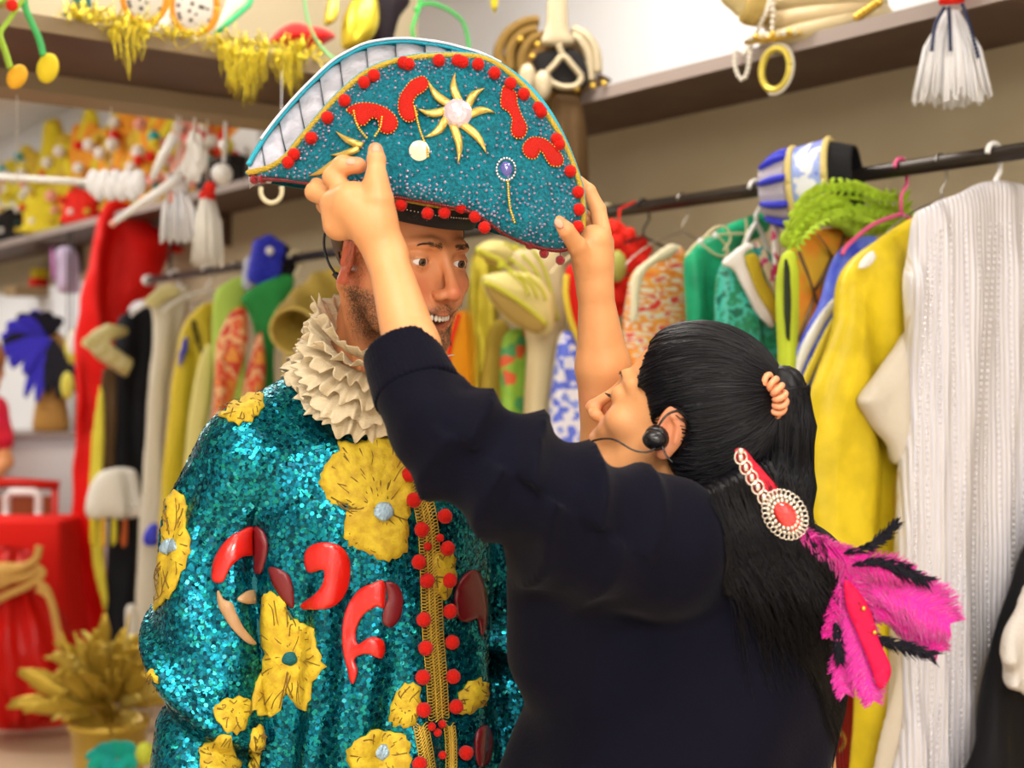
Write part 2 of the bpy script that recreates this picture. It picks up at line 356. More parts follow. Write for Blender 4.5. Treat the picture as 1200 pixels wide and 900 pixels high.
# cross shelf over the passage: t=2.94..3.345, with a beam behind
r = root('cross_shelf', N(0, 3.1, ZS), 'brown overhead shelf with tan edge crossing the passage at upper left', 'shelf')
G().box(N(-3.2, 2.95, ZS), DN*5.6, DD*.40, UZ*.03).obj('board', M_SHELF, r, smooth=False)
G().box(N(-3.2, 2.94, ZS-.001), DN*5.6, DD*.01, UZ*.034).obj('edge_strip', M_BEAM, r, smooth=False)
G().box(N(-3.2, 3.345, ZS-.045), DN*5.6, DD*.142, UZ*.075).obj('beam', M_BEAM, r, smooth=False)
G().box(N(-3.2, 3.40, ZT), DN*5.47, DD*.03, UZ*.7).obj('back_panel', mat('panel_tan', (.50, .42, .27), .7), r, smooth=False)
# clothes rail
NR = 2.40; ZR = CH+.448
tR0 = -1.0; pe = onN(175, 329, NR); tR1 = float(pe@DD)
r = root('clothes_rail', N(NR, 2.2, ZR), 'long dark metal clothes rail hung under the wall shelf', 'rail')
G().tube([N(NR, tR0, ZR), N(NR, 2, ZR), N(NR, tR1, ZR)], .0165, 16).obj('tube', M_RAIL, r)
g = G(); g.tube([N(NR, tR1, ZR), N(NR, tR1+.03, ZR)], [.024, .022], 14); g.ball(N(NR, tR1+.03, ZR), .02, 12, 8); g.obj('end_cap', M_WPL, r)
for t in (-.5, .75, 3.3, tR1-.15): G().tube([N(NR+.03, t, ZS), N(NR+.03, t, ZR+.03), N(NR, t, ZR+.012)], .008, 8).obj('hanging_rod', M_RAIL, r)
# ------------------------------------------------------------ people
HM = rot_about((0, 0, 1), 0)
def headframe(yawvec, pitch, roll):
    R = frame(yawvec); y = R[1]*math.cos(pitch)+np.array([0, 0, 1.])*math.sin(pitch); x = R[0]; z = np.cross(x, y)
    Q = rot_about(y, roll); return np.array([Q@x, y, Q@z])
def head_sdf(q, man=True, smile=1.0):
    a = q.copy(); a[:, 0] = np.abs(a[:, 0]); x, y, z = a[:, 0], a[:, 1], a[:, 2]
    j = 1.0 if man else .9
    d = ell(q, (0, -.018, .032), (.076, .098, .090))
    d = smin(d, ell(q, (0, .024, -.03), (.061*(.5+.5*j), .062, .080)), .03)
    d = smin(d, chain(a, [(.053, .005, -.045), (.044, .03, -.082), (.016, .07, -.104)], [.020*j, .018*j, .016*j]), .02)
    d = smin(d, ell(q, (0, .078, -.103), (.020*j, .015, .015)), .014)
    d = smin(d, ell(a, (.043, .055, -.03), (.021, .022, .018)), .02)                       # cheekbones / smile pads
    d = smin(d, ell(a, (.030, .071, -.048), (.015, .014, .013)), .014)
    d = smin(d, ell(q, (0, .074, -.066), (.029, .024, .022)), .018)                        # muzzle
    bo = 0 if man else -.0045
    d = smin(d, chain(a, [(.004, .084+bo, .017), (.024, .086+bo, .023), (.045, .070+bo, .018)], [.006, .0075*j, .005]), .012)
    d = smax(d, -ell(a, (.032, .100, -.003), (.019, .018 if man else .013, .0125)), .012)                   # sockets
    d = smin(d, chain(q, [(0, .084, .012), (0, .096, -.010), (0, .109, -.031)], [.0065, .0065, .0085]), .010)
    d = smin(d, ell(q, (0, .109, -.036), (.0105, .011, .0095)), .006)
    d = smin(d, ell(a, (.0125, .099, -.040), (.0072, .0105, .0075)), .006)
    d = smax(d, -ell(a, (.0066, .1045, -.0475), (.0036, .0055, .0045)), .003)
    d = smax(d, -ell(q, (0, .102, -.053), (.0035, .004, .008)), .004)                      # philtrum
    if man:                                                                                # open smile
        cz = -.0735+1.6*x*x/.03*.35
        w = np.clip(1-(x/.027)**2, 0, 1)
        up = np.sqrt((y-.093+x*x*14)**2+(z-cz-.0062*np.sqrt(w))**2)-.0042*np.sqrt(w+.02); up = np.where(x > .03, .05, up)
        lo = np.sqrt((y-.091+x*x*14)**2+(z-cz+.0115*np.sqrt(w))**2)-.0050*np.sqrt(w+.02); lo = np.where(x > .03, .05, lo)
        d = smin(d, up, .004); d = smin(d, lo, .004)
        dm = ell(np.stack([q[:, 0], y, z-1.6*x*x/.03*.35], 1), (0, .094, -.0750), (.0265, .020, .0078)); d = smax(d, -dm, .002)
    else:
        cz = -.070
        up = chain(a, [(0, .0955, cz+.0035), (.012, .0925, cz+.003), (.023, .083, cz)], [.0042, .0042, .002])
        lo = chain(a, [(0, .094, cz-.0055), (.011, .091, cz-.005), (.021, .083, cz-.001)], [.0052, .0048, .002])
        d = smin(d, up, .003); d = smin(d, lo, .003)
    ball = np.sqrt((x-.032)**2+(y-.0725)**2+(z+.001)**2)                                  # lids wrap the eyeball
    lid = np.maximum(ball-.0142, -(ball-.0118)); op = ell(a, (.0325, .088, -.0015), (.0137, .02, .0046))
    d = smin(d, smax(ball-.0142, -.001-y*0+(.066-y), .003), .005)
    if man: d = smax(d, -op, .0015); d = np.maximum(d, -(ball-.0121))
    else: d = smax(d, -chain(a, [(.021, .089, -.005), (.032, .0905, -.0075), (.043, .083, -.005)], [.0012, .0012, .001]), .002)
    # ears
    e = a-np.array([.0775, -.012, -.008], f4); ax = rot_about((0, 0, 1), .35)@rot_about((1, 0, 0), .15); 
    q2 = e@ax.T.astype(f4)
    ea = ell(q2, (0, 0, 0), (.0065, .0175, .032)); ea = smax(ea, -ell(q2, (.007, .002, .003), (.006, .0115, .022)), .004)
    ea = smin(ea, ell(q2, (.000, .010, -.004), (.006, .004, .007)), .004); ea = smin(ea, ell(q2, (0, .002, -.028), (.005, .009, .009)), .006)
    ea = smin(ea, chain(q2, [(.003, -.008, -.012), (.003, -.006, .008), (.003, .002, .017)], [.003, .003, .0025]), .003)
    d = smin(d, ea, .007)
    return d
def head_attrs(q, man):
    a = np.abs(q[:, 0]); y, z = q[:, 1], q[:, 2]
    bl = np.exp(-((a/.02)**2+((z+.0735-.4*a*a/.03)/.010)**2))*(y > .07)*.95
    bl = np.maximum(bl, .45*np.exp(-(((a-.038)/.02)**2+((z+.035)/.018)**2))*(y > .03))
    bl = np.maximum(bl, .5*np.exp(-((a/.012)**2+((z+.035)/.014)**2))*(y > .09)); bl = np.maximum(bl, .75*np.exp(-(((a-.083)/.012)**2))*(np.abs(y+.01) < .03)*(np.abs(z) < .045))
    if man:
        jaw = np.clip(((-.047-.35*(y-.06)*0+.25*(a-.05))-z)/.012, 0, 1)*np.clip((y+.02)/.02, 0, 1)*np.clip((z+.125)/.02, 0, 1)
        mo = np.exp(-(((a-.012)/.020)**2+((z+.0585+.3*a)/.007)**2))*(y > .075)
        sid = np.exp(-(((y-.005)/.012)**2))*np.clip((z+.10)/.02, 0, 1)*np.clip((.03-z)/.02, 0, 1)*(a > .05)
        be = np.clip(np.maximum(jaw*.85, mo*1.1)+sid*.5, 0, 1)*(1-np.exp(-((a/.022)**2+((z+.0745-.4*a*a/.03)/.009)**2))*(y > .08))
    else: be = np.zeros(len(q))
    return bl, be
SK_M = skin('skin_man', (.72, .30, .13), (.62, .10, .06), (.55, .19, .07), (.07, .035, .02))
SK_W = skin('skin_woman', (.78, .38, .16), (.60, .16, .10), (.62, .25, .09), (.05, .03, .02))
M_EYE = mat('eye_white', (.85, .82, .78), .15); M_IRIS = mat('iris', (.10, .055, .03), .1); M_PUP = mat('pupil', (.004, .004, .004), .05)
M_TEETH = mat('teeth', (.85, .80, .68), .2); M_HAIR = mat('black_hair', (.0022, .0022, .0045), .42, spec=.28); M_BROW = mat('brown_hair', (.09, .045, .02), .6)
def eyes(R, O, parent, gaze, sc=1.0):
    for s in (-1, 1):
        c = O+np.array([s*.032, .0725, -.001])@R*sc; g = G(); gz = np.array(gaze, float); gz /= np.linalg.norm(gz)
        fr = frame(gz); g.ball(c, .0118*sc, 20, 14, 0)
        # iris cap and pupil as raised spherical caps
        for (ang, rad, m) in ((.50, .01195, 1), (.22, .01205, 2)):
            V = [c+gz*rad*sc]; n = 18
            for k in (1, 2, 3):
                for j in range(n):
                    t = ang*k/3; b = 2*PI*j/n; V.append(c+rad*sc*(gz*math.cos(t)+math.sin(t)*(fr[0]*math.cos(b)+fr[2]*math.sin(b))))
            Fc = [(0, 1+j, 1+(j+1) % n) for j in range(n)]+[(1+k*n+j, 1+(k+1)*n+j, 1+(k+1)*n+(j+1) % n, 1+k*n+(j+1) % n) for k in range(2) for j in range(n)]
            g.add(V, Fc, m)
        g.obj('eye', [M_EYE, M_IRIS, M_PUP], parent)
def hairs(name, mats, parent, roots_dirs, r=.0002, n=3):
    g = G()
    for pts in roots_dirs: g.tube(pts, np.linspace(r, r*.35, len(pts)), n, cap=False)
    return g.obj(name, mats, parent)
# ============================================================ MAN
man = root('person', (-.2, 1.9, 0), 'smiling bearded man in turquoise sequined costume jacket being fitted with a hat', 'person')
yw = math.radians(43); RM = headframe((math.sin(yw), -math.cos(yw), 0), -.20, .02)
OM = P(519, 307, 1.745)-np.array([0, .083, 0])@RM
LM = lambda l: OM+np.array(l, float)@RM
CM = np.array([-.20, 1.90, 0.]); yb = math.radians(32); RB = np.array([[-math.cos(yb), -math.sin(yb), 0], [math.sin(yb), -math.cos(yb), 0], [0, 0, 1.]])
BM = lambda l: CM+np.array(l, float)@RB
def man_head(p):
    q = ((p-OM.astype(f4))@RM.T.astype(f4))
    d = head_sdf(q, True)
    d = smin(d, chain(p, [LM((0, -.03, -.06)), BM((0, .0, 1.47)), BM((0, -.01, 1.38))], [.054, .060, .07]), .02)
    d = smin(d, chain(p, [LM((.068, -.02, -.05)), BM((.02, .06, 1.43))], [.011, .014]), .02)
    return d
V, Q = extract(man_head, OM-[.16, .17, .30], OM+[.16, .17, .14], .0017, proj=1)
nh = len(V)
sh = {s: BM((s*.185, 0, 1.365)) for s in (1, -1)}
# right arm hangs at his side, left arm too
armR = [BM((.175, 0, 1.36)), P(248, 735, 1.83), P(243, 985, 1.76)]
armL = [BM((-.185, 0, 1.36)), BM((-.235, .0, 1.08)), BM((-.225, .05, .83))]
def hand_at(p, w, dirv, side, s=1.0):             # relaxed hanging hand
    d = np.array(dirv, float); d /= np.linalg.norm(d); x = np.array(side, float); x -= d*x.dot(d); x /= np.linalg.norm(x); nrm = np.cross(d, x)
    o = cap(p, w+d*.03*s, w+d*.075*s, .024*s, .030*s)
    for k, (off, L) in enumerate(((-.027, .072), (-.009, .08), (.010, .076), (.027, .06))):
        a = w+d*.08*s+x*off*s; b = a+d*L*.5*s+nrm*.008*s; c = b+d*L*.42*s+nrm*.022*s; o = smin(o, chain(p, [a-d*.02*s, b, c], [.0095*s, .0085*s, .007*s]), .006)
    t0 = w+d*.03*s-x*.022*s; o = smin(o, chain(p, [t0, t0+d*.035*s-x*.018*s+nrm*.012*s, t0+d*.065*s-x*.018*s+nrm*.022*s], [.013*s, .010*s, .008*s]), .008); return o
def man_body(p):
    d = chain(p, [BM((0, -.01, 1.42)), BM((0, 0, 1.30)), BM((0, 0, 1.1)), BM((0, 0, .95))], [.07, .11, .11, .11])
    for ar, s in ((armR, 1), (armL, -1)):
        d = smin(d, chain(p, ar, [.05, .042, .028]), .03)
        d = smin(d, hand_at(p, ar[2], ar[2]-ar[1], BM((0, 1, 0))-CM), .01)
    for s in (1, -1): d = smin(d, chain(p, [BM((s*.09, 0, .92)), BM((s*.10, 0, .5)), BM((s*.10, 0, .09))], [.085, .06, .042]), .03)
    return d
V2, Q2 = extract(man_body, CM-[.42, .42, -.04], CM+[.42, .42, 1.5], .008)
ob = mk('body', np.vstack([V, V2]), np.vstack([Q, Q2+nh]), SK_M, man)
q = (V-OM)@RM.T; bl, be = head_attrs(q, True); z0 = np.zeros(len(V2)); attr(ob, 'blush', np.r_[bl, z0]); attr(ob, 'beard', np.r_[be, z0])
gz = P(700, 430, 1.45)-LM((0, .07, 0)); gz = gz/np.linalg.norm(gz)*.55+RM[1]*.8
eyes(RM, OM, man, gz)
# teeth and dark mouth behind the lips
g = G()
for k in range(-4, 5):
    x = k*.0056; g.ball(LM((x, .0895-x*x*16, -.0712+.4*.4*abs(x)*.5)), (.0029, .0022, .0050), 8, 6, ax=RM)
g.obj('teeth', M_TEETH, man)
mh = lambda l: cast_local(l)
def on_head(pts, f, R, O, off=.0006):
    W3 = np.array([O+np.array(l, float)@R for l in pts]); 
    for _ in range(3): W3 = W3-f(W3.astype(f4))[:, None]*grad(f, W3, .002)
    return W3+grad(f, W3, .002)*off
# eyebrows and beard as real hair
br = []
for s in (-1, 1):
    for k in range(150):
        t = rng.random(); x = s*(.010+t*.038); z = .019+.0055*math.sin(t*2.4)-.003*t+rng.normal()*.0016*(1-.4*t); p0 = (x, .09, z)
        p1 = (x+s*.0045, .09, z+.0028*(1-1.6*t)); br.append((p0, p1))
A = on_head([b[0] for b in br], man_head, RM, OM, .0002); Bp = on_head([b[1] for b in br], man_head, RM, OM, .0013)
hairs('eyebrows', M_BROW, man, [np.array([a, (a+b)/2+.0003, b]) for a, b in zip(A, Bp)], .00035)
m = (be > .25) & (rng.random(nh) < np.clip(be, 0, 1)*.16); pb = V[m]; nb_ = grad(man_head, pb, .002)
dn = np.array([.12, 0, -1.]); bh = []
for a, n_ in zip(pb, nb_):
    L = .0035+.0035*rng.random(); t = dn-n_*n_.dot(dn)*.7+rng.normal(size=3)*.25; t /= np.linalg.norm(t)+1e-9; bh.append(np.array([a-n_*.0003, a+n_*L*.35+t*L*.45, a+n_*L*.3+t*L]))
hairs('beard', M_BROW, man, bh, .00022)
# short cropped hair at the temples and nape, under the hat
def man_hair(p):
    q = (p-OM.astype(f4))@RM.T.astype(f4); d = head_sdf(q, True)-.0035+.0008*cloth_noise(p, 400)
    y, z = q[:, 1], q[:, 2]; return np.maximum(np.maximum(d, y-.045-0*z), np.maximum(-z+.012-np.clip(-y-.03, 0, 1)*1.6, -(np.abs(q[:, 0])*0+.2)))
V, Q = extract(man_hair, OM-[.13, .15, .12], OM+[.13, .15, .14], .003)
mk('hair', V, Q, M_BROW, man)
# ---- trousers and shoes (below the frame)
M_TROU = mat('dark_trousers', (.03, .03, .035), .8, bump=.2); M_SHOE = mat('black_leather', (.01, .01, .01), .3)
f = lambda p: smin(chain(p, [BM((.085, 0, .95)), BM((.10, 0, .5)), BM((.10, 0, .12))], [.095, .085, .075]), chain(p, [BM((-.085, 0, .95)), BM((-.10, 0, .5)), BM((-.10, 0, .12))], [.095, .085, .075]), .02)
V, Q = extract(f, CM-[.25, .25, -.03], CM+[.25, .25, 1.1], .012); mk('trousers', V, Q, M_TROU, man)
for s in (1, -1):
    f = lambda p: np.maximum(smin(cap(p, BM((s*.10, -.05, .05)), BM((s*.11, .14, .035)), .045, .04), cap(p, BM((s*.10, -.02, .08)), BM((s*.10, -.02, .11)), .045), .03), -p[:, 2]+.001)
    V, Q = extract(f, BM((s*.1, 0, 0))-[.25, .25, .01], BM((s*.1, 0, 0))+[.25, .25, .2], .008); mk('shoe', V, Q, M_SHOE, man)
# ---- jacket
CI = CM.astype(f4); RBi = RB.astype(f4)
def jacket(p, fold=True):
    q = (p-CI)@RBi.T; x, y, z = q[:, 0], q[:, 1], q[:, 2]
    a = np.interp(z, [.55, .85, 1.0, 1.15, 1.3, 1.40, 1.46], [.20, .185, .17, .172, .178, .14, .08]).astype(f4)
    b = np.interp(z, [.55, .85, 1.0, 1.15, 1.3, 1.40, 1.46], [.165, .15, .142, .14, .138, .11, .07]).astype(f4)
    if fold:
        th = np.arctan2(x, y); fo = .009*np.sin(th*9+2*np.sin(z*7))*np.clip((1.22-z)*4, 0, 1)+.004*np.sin(th*5+z*22)*np.clip((1.3-z)*4, 0, 1)
        fr = np.exp(-((th-.75)/.35)**2)*np.clip((1.32-z)*6, 0, 1); fo = fo+.013*fr*np.sin(th*14+z*8)
    else: fo = 0
    k = np.sqrt((x/a)**2+((y-.01)/b)**2); d = (k-1)*np.minimum(a, b)*.93-fo; d = smax(d, z-1.415, .06); d = np.maximum(d, .62-z)
    d = smin(d, chain(p, [BM((.04, -.005, 1.445)), BM((.10, -.01, 1.418)), BM((.165, 0, 1.378))], [.054, .060, .068]), .04)
    d = smin(d, chain(p, [BM((-.04, -.005, 1.435)), BM((-.165, 0, 1.375))], [.052, .066]), .04)
    def sleeve(ar, rs):
        e = chain(p, ar, rs)
        if fold:
            ax = np.asarray(ar[1]-ar[0], f4); ax /= np.linalg.norm(ax); w = p-np.asarray(ar[0], f4); t = w@ax; r3 = w-t[:, None]*ax; ang = np.arctan2(r3@RBi[1], r3@RBi[0])
            e = e-.008*np.sin(ang*9+1.5*np.sin(t*20))*np.clip(t*9, 0, 1)*np.clip((.22-t)*12, 0, 1)
            tt = (t-.262)+.03*np.cos(ang+.6); e = e-.020*np.exp(-(tt/.018)**2)+.016*np.exp(-((tt-.040)/.018)**2)
            e = e-.005*np.sin(t*46+ang*2)*np.clip((t-.30)*10, 0, 1)
        return e
    crs = chain(p, [P(316, 590, 1.70), P(317, 640, 1.705), P(319, 720, 1.71), P(310, 800, 1.70), P(300, 900, 1.68)], [.008, .020, .030, .022, .014])
    s1 = sleeve([BM((.170, 0, 1.375)), P(260, 610, 1.83), P(250, 760, 1.80), P(240, 980, 1.76)], [.068, .071, .074, .062])
    d = smax(smin(d, s1, .003), -(crs), .012)
    s2 = sleeve([BM((-.18, 0, 1.362)), BM((-.24, .0, 1.08)), BM((-.225, .05, .84))], [.068, .068, .058]); d = smin(d, s2, .012)
    q3 = p
    d = smax(d, -cap(p, BM((.0, .015, 1.43)), BM((.0, .03, 1.60)), .050, .075), .01)
    return d
M_TEALBASE = mat('teal_knit', (.0, .12, .14), .5, metal=.3, bump=.6, bscale=400)
V, Q = extract(jacket, CM-[.42, .42, -.6], CM+[.40, .42, 1.52], .0065)
jk = T(mk('jacket', V, Q, M_TEALBASE, man), 'turquoise sequined jacket with yellow flowers and red scrolls')
# sequins: one small tilted disc per surface cell
def sequin_mat():
    m = bpy.data.materials.new('teal_sequin'); m.use_nodes = True; nt = m.node_tree; b = nt.nodes['Principled BSDF']
    b.inputs['Metallic'].default_value = .82; b.inputs['Roughness'].default_value = .24
    g = nd(nt, 'ShaderNodeNewGeometry'); r = nd(nt, 'ShaderNodeValToRGB'); nt.links.new(g.outputs['Random Per Island'], r.inputs[0])
    E = r.color_ramp.elements; E[0].color = (.0, .035, .06, 1); E[1].color = (.06, .50, .66, 1); E.new(.35).color = (.0, .12, .18, 1); E.new(.75).color = (.006, .27, .38, 1); E.new(.95).color = (.01, .30, .24, 1)
    nt.links.new(r.outputs[0], b.inputs['Base Color']); return m
M_SEQ = sequin_mat()
def sequins(f, lo, hi, h, r, keep, tilt, parent, m=None, seed=3):
    g = np.random.default_rng(seed)
    V, _ = extract(f, lo, hi, h); V = V[keep(V)]; V = V+g.uniform(-.42, .42, V.shape)*h; nr = grad(f, V, .003)
    V = V-f(V.astype(f4))[:, None]*nr; n2 = nr+g.normal(size=V.shape)*tilt; n2 /= np.linalg.norm(n2, axis=1)[:, None]
    t = np.cross(n2, np.array([.3, .2, 1.])); t /= np.linalg.norm(t, axis=1)[:, None]; b = np.cross(n2, t); K = 8; c = V+nr*.0012
    ang = np.arange(K)*2*PI/K; R = c[:, None, :]+r*(np.cos(ang)[None, :, None]*t[:, None, :]+np.sin(ang)[None, :, None]*b[:, None, :])
    VV = R.reshape(-1, 3); FF = np.arange(len(V)*K).reshape(-1, K)
    return T(mk('sequins', VV, FF, m or M_SEQ, parent, smooth=False), kind='stuff')
sequins(jacket, CM-[.42, .42, -.9], CM+[.40, .3, 1.52], .0047, .0029, lambda V: (V[:, 2] > .90) & ((V-CM)@np.array([-.1, -1, 0]) > -.17), .095, jk)
# ---- appliques on the jacket
M_YEL = mat('yellow_felt', (.66, .48, .02), .7, bump=.4, bscale=160, var=.35, vscale=70, var2=(.50, .32, .01))
M_YLINE = mat('brown_thread', (.20, .11, .01), .7); M_RED = mat('red_vinyl', (.60, .010, .005), .28, coat=.4, bump=.25, bscale=120); M_MAR = mat('maroon_vinyl', (.16, .008, .012), .3)
M_BLUEG = mat('pale_blue_gem', (.35, .5, .62), .2, metal=.3, bump=.6, bscale=300); M_TAN = mat('tan_ribbon', (.45, .26, .12), .4, bump=.4)
def rot_pts(pts, c): return [(c[0]+p[0], c[1]+p[1]) for p in pts]
flowers = [
 ([(258, 486), (268, 470), (288, 457), (305, 458), (309, 474), (303, 488), (285, 497), (270, 494)], (288, 478), 0),
 ([(377, 562), (383, 543), (398, 530), (397, 520), (418, 521), (440, 511), (460, 520), (469, 537), (482, 548), (482, 580), (478, 610), (477, 640), (463, 654), (445, 657), (430, 647), (412, 640), (403, 628), (404, 606), (408, 592), (393, 592), (382, 582)], (448, 600), 1),
 ([(196, 580), (210, 577), (220, 590), (219, 610), (223, 640), (217, 665), (203, 695), (190, 708), (182, 716), (184, 690), (190, 640), (194, 605)], (202, 640), 1),
 ([(310, 700), (322, 695), (334, 703), (338, 722), (352, 728), (368, 738), (372, 758), (379, 780), (368, 800), (360, 832), (344, 822), (334, 812), (327, 835), (305, 839), (293, 828), (299, 800), (311, 772), (307, 740)], (340, 770), 2),
 ([(250, 832), (266, 820), (288, 818), (291, 838), (280, 858), (262, 856)], (272, 838), 0),
 ([(232, 880), (245, 868), (266, 860), (276, 880), (279, 905), (262, 915), (238, 905)], (256, 888), 0),
 ([(170, 792), (181, 788), (188, 806), (180, 828), (172, 852), (168, 830)], (177, 815), 0),
 ([(409, 884), (422, 864), (450, 855), (475, 862), (481, 882), (474, 908), (440, 915), (415, 903)], (447, 880), 1),
 ([(455, 832), (468, 806), (480, 800), (491, 806), (489, 845), (473, 851), (460, 845)], (475, 828), 0),
 ([(535, 832), (540, 806), (557, 796), (568, 802), (566, 824), (549, 836)], (552, 815), 0),
 ([(293, 862), (304, 850), (308, 872), (303, 905), (291, 905)], (300, 880), 0),
 ([(508, 652), (520, 646), (530, 650), (531, 680), (520, 702), (508, 690)], (520, 672), 0)]
JF = lambda p: jacket(p)
YJ = 1.45
for pts, c, gem in flowers:
    fl = decal('flower_applique', pts, JF, YJ, .001, .0035, M_YEL, jk, step=5, jag=1.6, wav=.0016, per=4, dome=.0015)
    g = G(); n = max(7, len(pts)); pp = np.array(pts, float); cc = np.array(c, float)
    for k in range(n):                          # stitched petal veins, branching
        e = pp[k % len(pp)]; mid = (cc+e)/2+rng.normal(size=2)*4; ln = catmull([cc+(e-cc)*.22, mid, cc+(e-cc)*.9], 5); q3 = cast(JF, ln, YJ); q3 += grad(JF, q3, .003)*.0066; g.tube(q3, .0009, 4)
        o2 = cc+(e-cc)*.55; e2 = (e+pp[(k+1) % len(pp)])/2; ln = catmull([o2, (o2+e2)/2+rng.normal(size=2)*3, o2+(e2-o2)*.75], 4); q3 = cast(JF, ln, YJ); q3 += grad(JF, q3, .003)*.0066; g.tube(q3, .0007, 4)
    T(g.obj('stitched_veins', M_YLINE, fl), kind='stuff')
    if gem:
        o = [(c[0]+math.cos(a)*(11 if gem == 1 else 9)*(1+.15*math.sin(5*a)), c[1]+math.sin(a)*(10 if gem == 1 else 8)) for a in np.linspace(0, 2*PI, 12, endpoint=False)]
        decal('flower_centre', o, JF, YJ, .006, .003, M_BLUEG if gem == 1 else M_TEALBASE, fl, step=3, dome=.002)
scr = [([(251, 680), (252, 660), (262, 640), (279, 623), (298, 617), (298, 648), (281, 653), (270, 666), (262, 682)], M_RED, 'scroll_applique'),
 ([(300, 617), (311, 624), (315, 643), (309, 669), (303, 672), (297, 664), (301, 645)], M_MAR, 'scroll_applique'),
 ([(257, 692), (263, 702), (272, 706), (276, 718), (284, 736), (297, 754), (288, 753), (273, 738), (263, 722), (257, 708)], M_TAN, 'scroll_stem'),
 ([(277, 702), (290, 692), (300, 695), (300, 706), (288, 708)], M_TAN, 'scroll_stem'),
 ([(360, 645), (375, 636), (395, 638), (407, 652), (409, 675), (401, 698), (385, 712), (362, 714), (353, 708), (370, 698), (379, 684), (380, 668), (366, 671), (359, 662)], M_RED, 'scroll_applique'),
 ([(449, 681), (435, 684), (420, 692), (406, 710), (400, 735), (401, 765), (409, 790), (415, 801), (420, 786), (417, 772), (430, 766), (444, 771), (449, 762), (447, 750), (435, 746), (421, 755), (418, 740), (426, 722), (440, 711), (449, 711)], M_RED, 'scroll_applique'),
 ([(451, 682), (464, 685), (471, 700), (468, 722), (458, 734), (448, 730), (449, 712), (453, 700)], M_MAR, 'scroll_applique'),
 ([(531, 700), (536, 682), (548, 669), (558, 670), (565, 690), (568, 720), (563, 745), (558, 725), (545, 729), (534, 722)], M_MAR, 'scroll_applique'),
 ([(318, 665), (332, 668), (341, 678), (345, 700), (343, 712), (332, 702), (322, 684)], M_MAR, 'scroll_applique'),
 ([(557, 858), (568, 850), (575, 868), (571, 893), (560, 898), (555, 880)], M_MAR, 'scroll_applique')]
for pts, m, nm in scr: decal(nm, pts, JF, YJ, .0015, .0035, m, jk, step=4, per=5, dome=.002)
# gold braid down the front with red pompoms
M_BRAID = mat('gold_braid', (.62, .40, .05), .45, metal=.5, bump=.3); M_POM = mat('red_pompom', (.62, .010, .004), .9, spec=.2, sheen=.1, bump=.8, bscale=500)
M_POMD = mat('dark_red_pompom', (.30, .008, .012), .9, sheen=.4, bump=.8, bscale=500)
def braid(path, w, f, Y0, parent, name='braid_trim', loops=.62, off=.004, r=.0009):
    L = catmull(path, 14); seg = np.r_[0, np.cumsum(np.linalg.norm(np.diff(L, axis=0), axis=1))]; n = int(seg[-1]/1.2); s = np.linspace(0, seg[-1], n)
    P2 = np.stack([np.interp(s, seg, L[:, 0]), np.interp(s, seg, L[:, 1])], 1); tg = np.gradient(P2, axis=0); tg /= np.linalg.norm(tg, axis=1)[:, None]; nn = np.stack([-tg[:, 1], tg[:, 0]], 1)
    g = G()
    for k in range(5):
        ph = k*2*PI/5; wob = w*np.sin(s*loops*.55+ph); c = P2+nn*wob[:, None]+tg*(4.5*np.sin(s*loops*1.1+2*ph))[:, None]
        q3 = cast(f, c, Y0); q3 += grad(f, q3, .003)*(off+.0015*np.cos(s*loops*.55+ph))[:, None]; g.tube(q3, r, 5)
    for k in (-1, 1):
        c = P2+nn*k*w*.25; q3 = cast(f, c, Y0); q3 += grad(f, q3, .003)*(off+.001); g.tube(q3, r*1.4, 5)
    return T(g.obj(name, M_BRAID, parent), 'gold braid')
bt = braid([(484, 548), (492, 580), (500, 620), (503, 680), (505, 740), (509, 790), (512, 842)], 12, JF, YJ, jk)
bt2 = braid([(492, 850), (496, 875), (500, 905)], 8, JF, YJ, jk); braid([(524, 850), (526, 868), (527, 905)], 7, JF, YJ, jk)
pg = G(); pg.ball((0, 0, 0), 1, 14, 10); vv = pg.V[0]; vv *= (1+.06*np.sin(vv[:, :1]*17+3)*np.sin(vv[:, 1:2]*19)*np.sin(vv[:, 2:]*15+1)+.03*rng.normal(size=(len(vv), 1)))
POMME = {}
def pompom(p, r, parent, m, name='pompom'):
    key = (m.name, round(r, 4))
    if key not in POMME: POMME[key] = mesh('pompom', vv*r, pg.F, m)
    o = bpy.data.objects.new(name, POMME[key]); link(o, parent, p); o.rotation_euler = tuple(rng.uniform(0, 3, 3)); return o
for (u, v) in [(476, 558), (481, 588), (490, 620), (487, 658), (496, 680), (492, 725), (494, 758), (491.5, 792), (493, 831), (489, 895), (508, 576), (516, 605), (519, 642), (521, 679), (521, 715), (523.5, 751.5), (525, 792), (529, 827), (542, 881)]:
    p = cast(JF, [(u, v)], YJ)[0]; n_ = grad(JF, p[None], .003)[0]; pompom(p+n_*.010, .0098, jk, M_POM)
for (u, v) in [(513, 848), (513, 884), (502, 851), (508, 858), (498, 640), (512, 630), (510, 560)]:
    p = cast(JF, [(u, v)], YJ)[0]; n_ = grad(JF, p[None], .003)[0]; pompom(p+n_*.007, .0055, jk, M_POM, 'small_pompom')
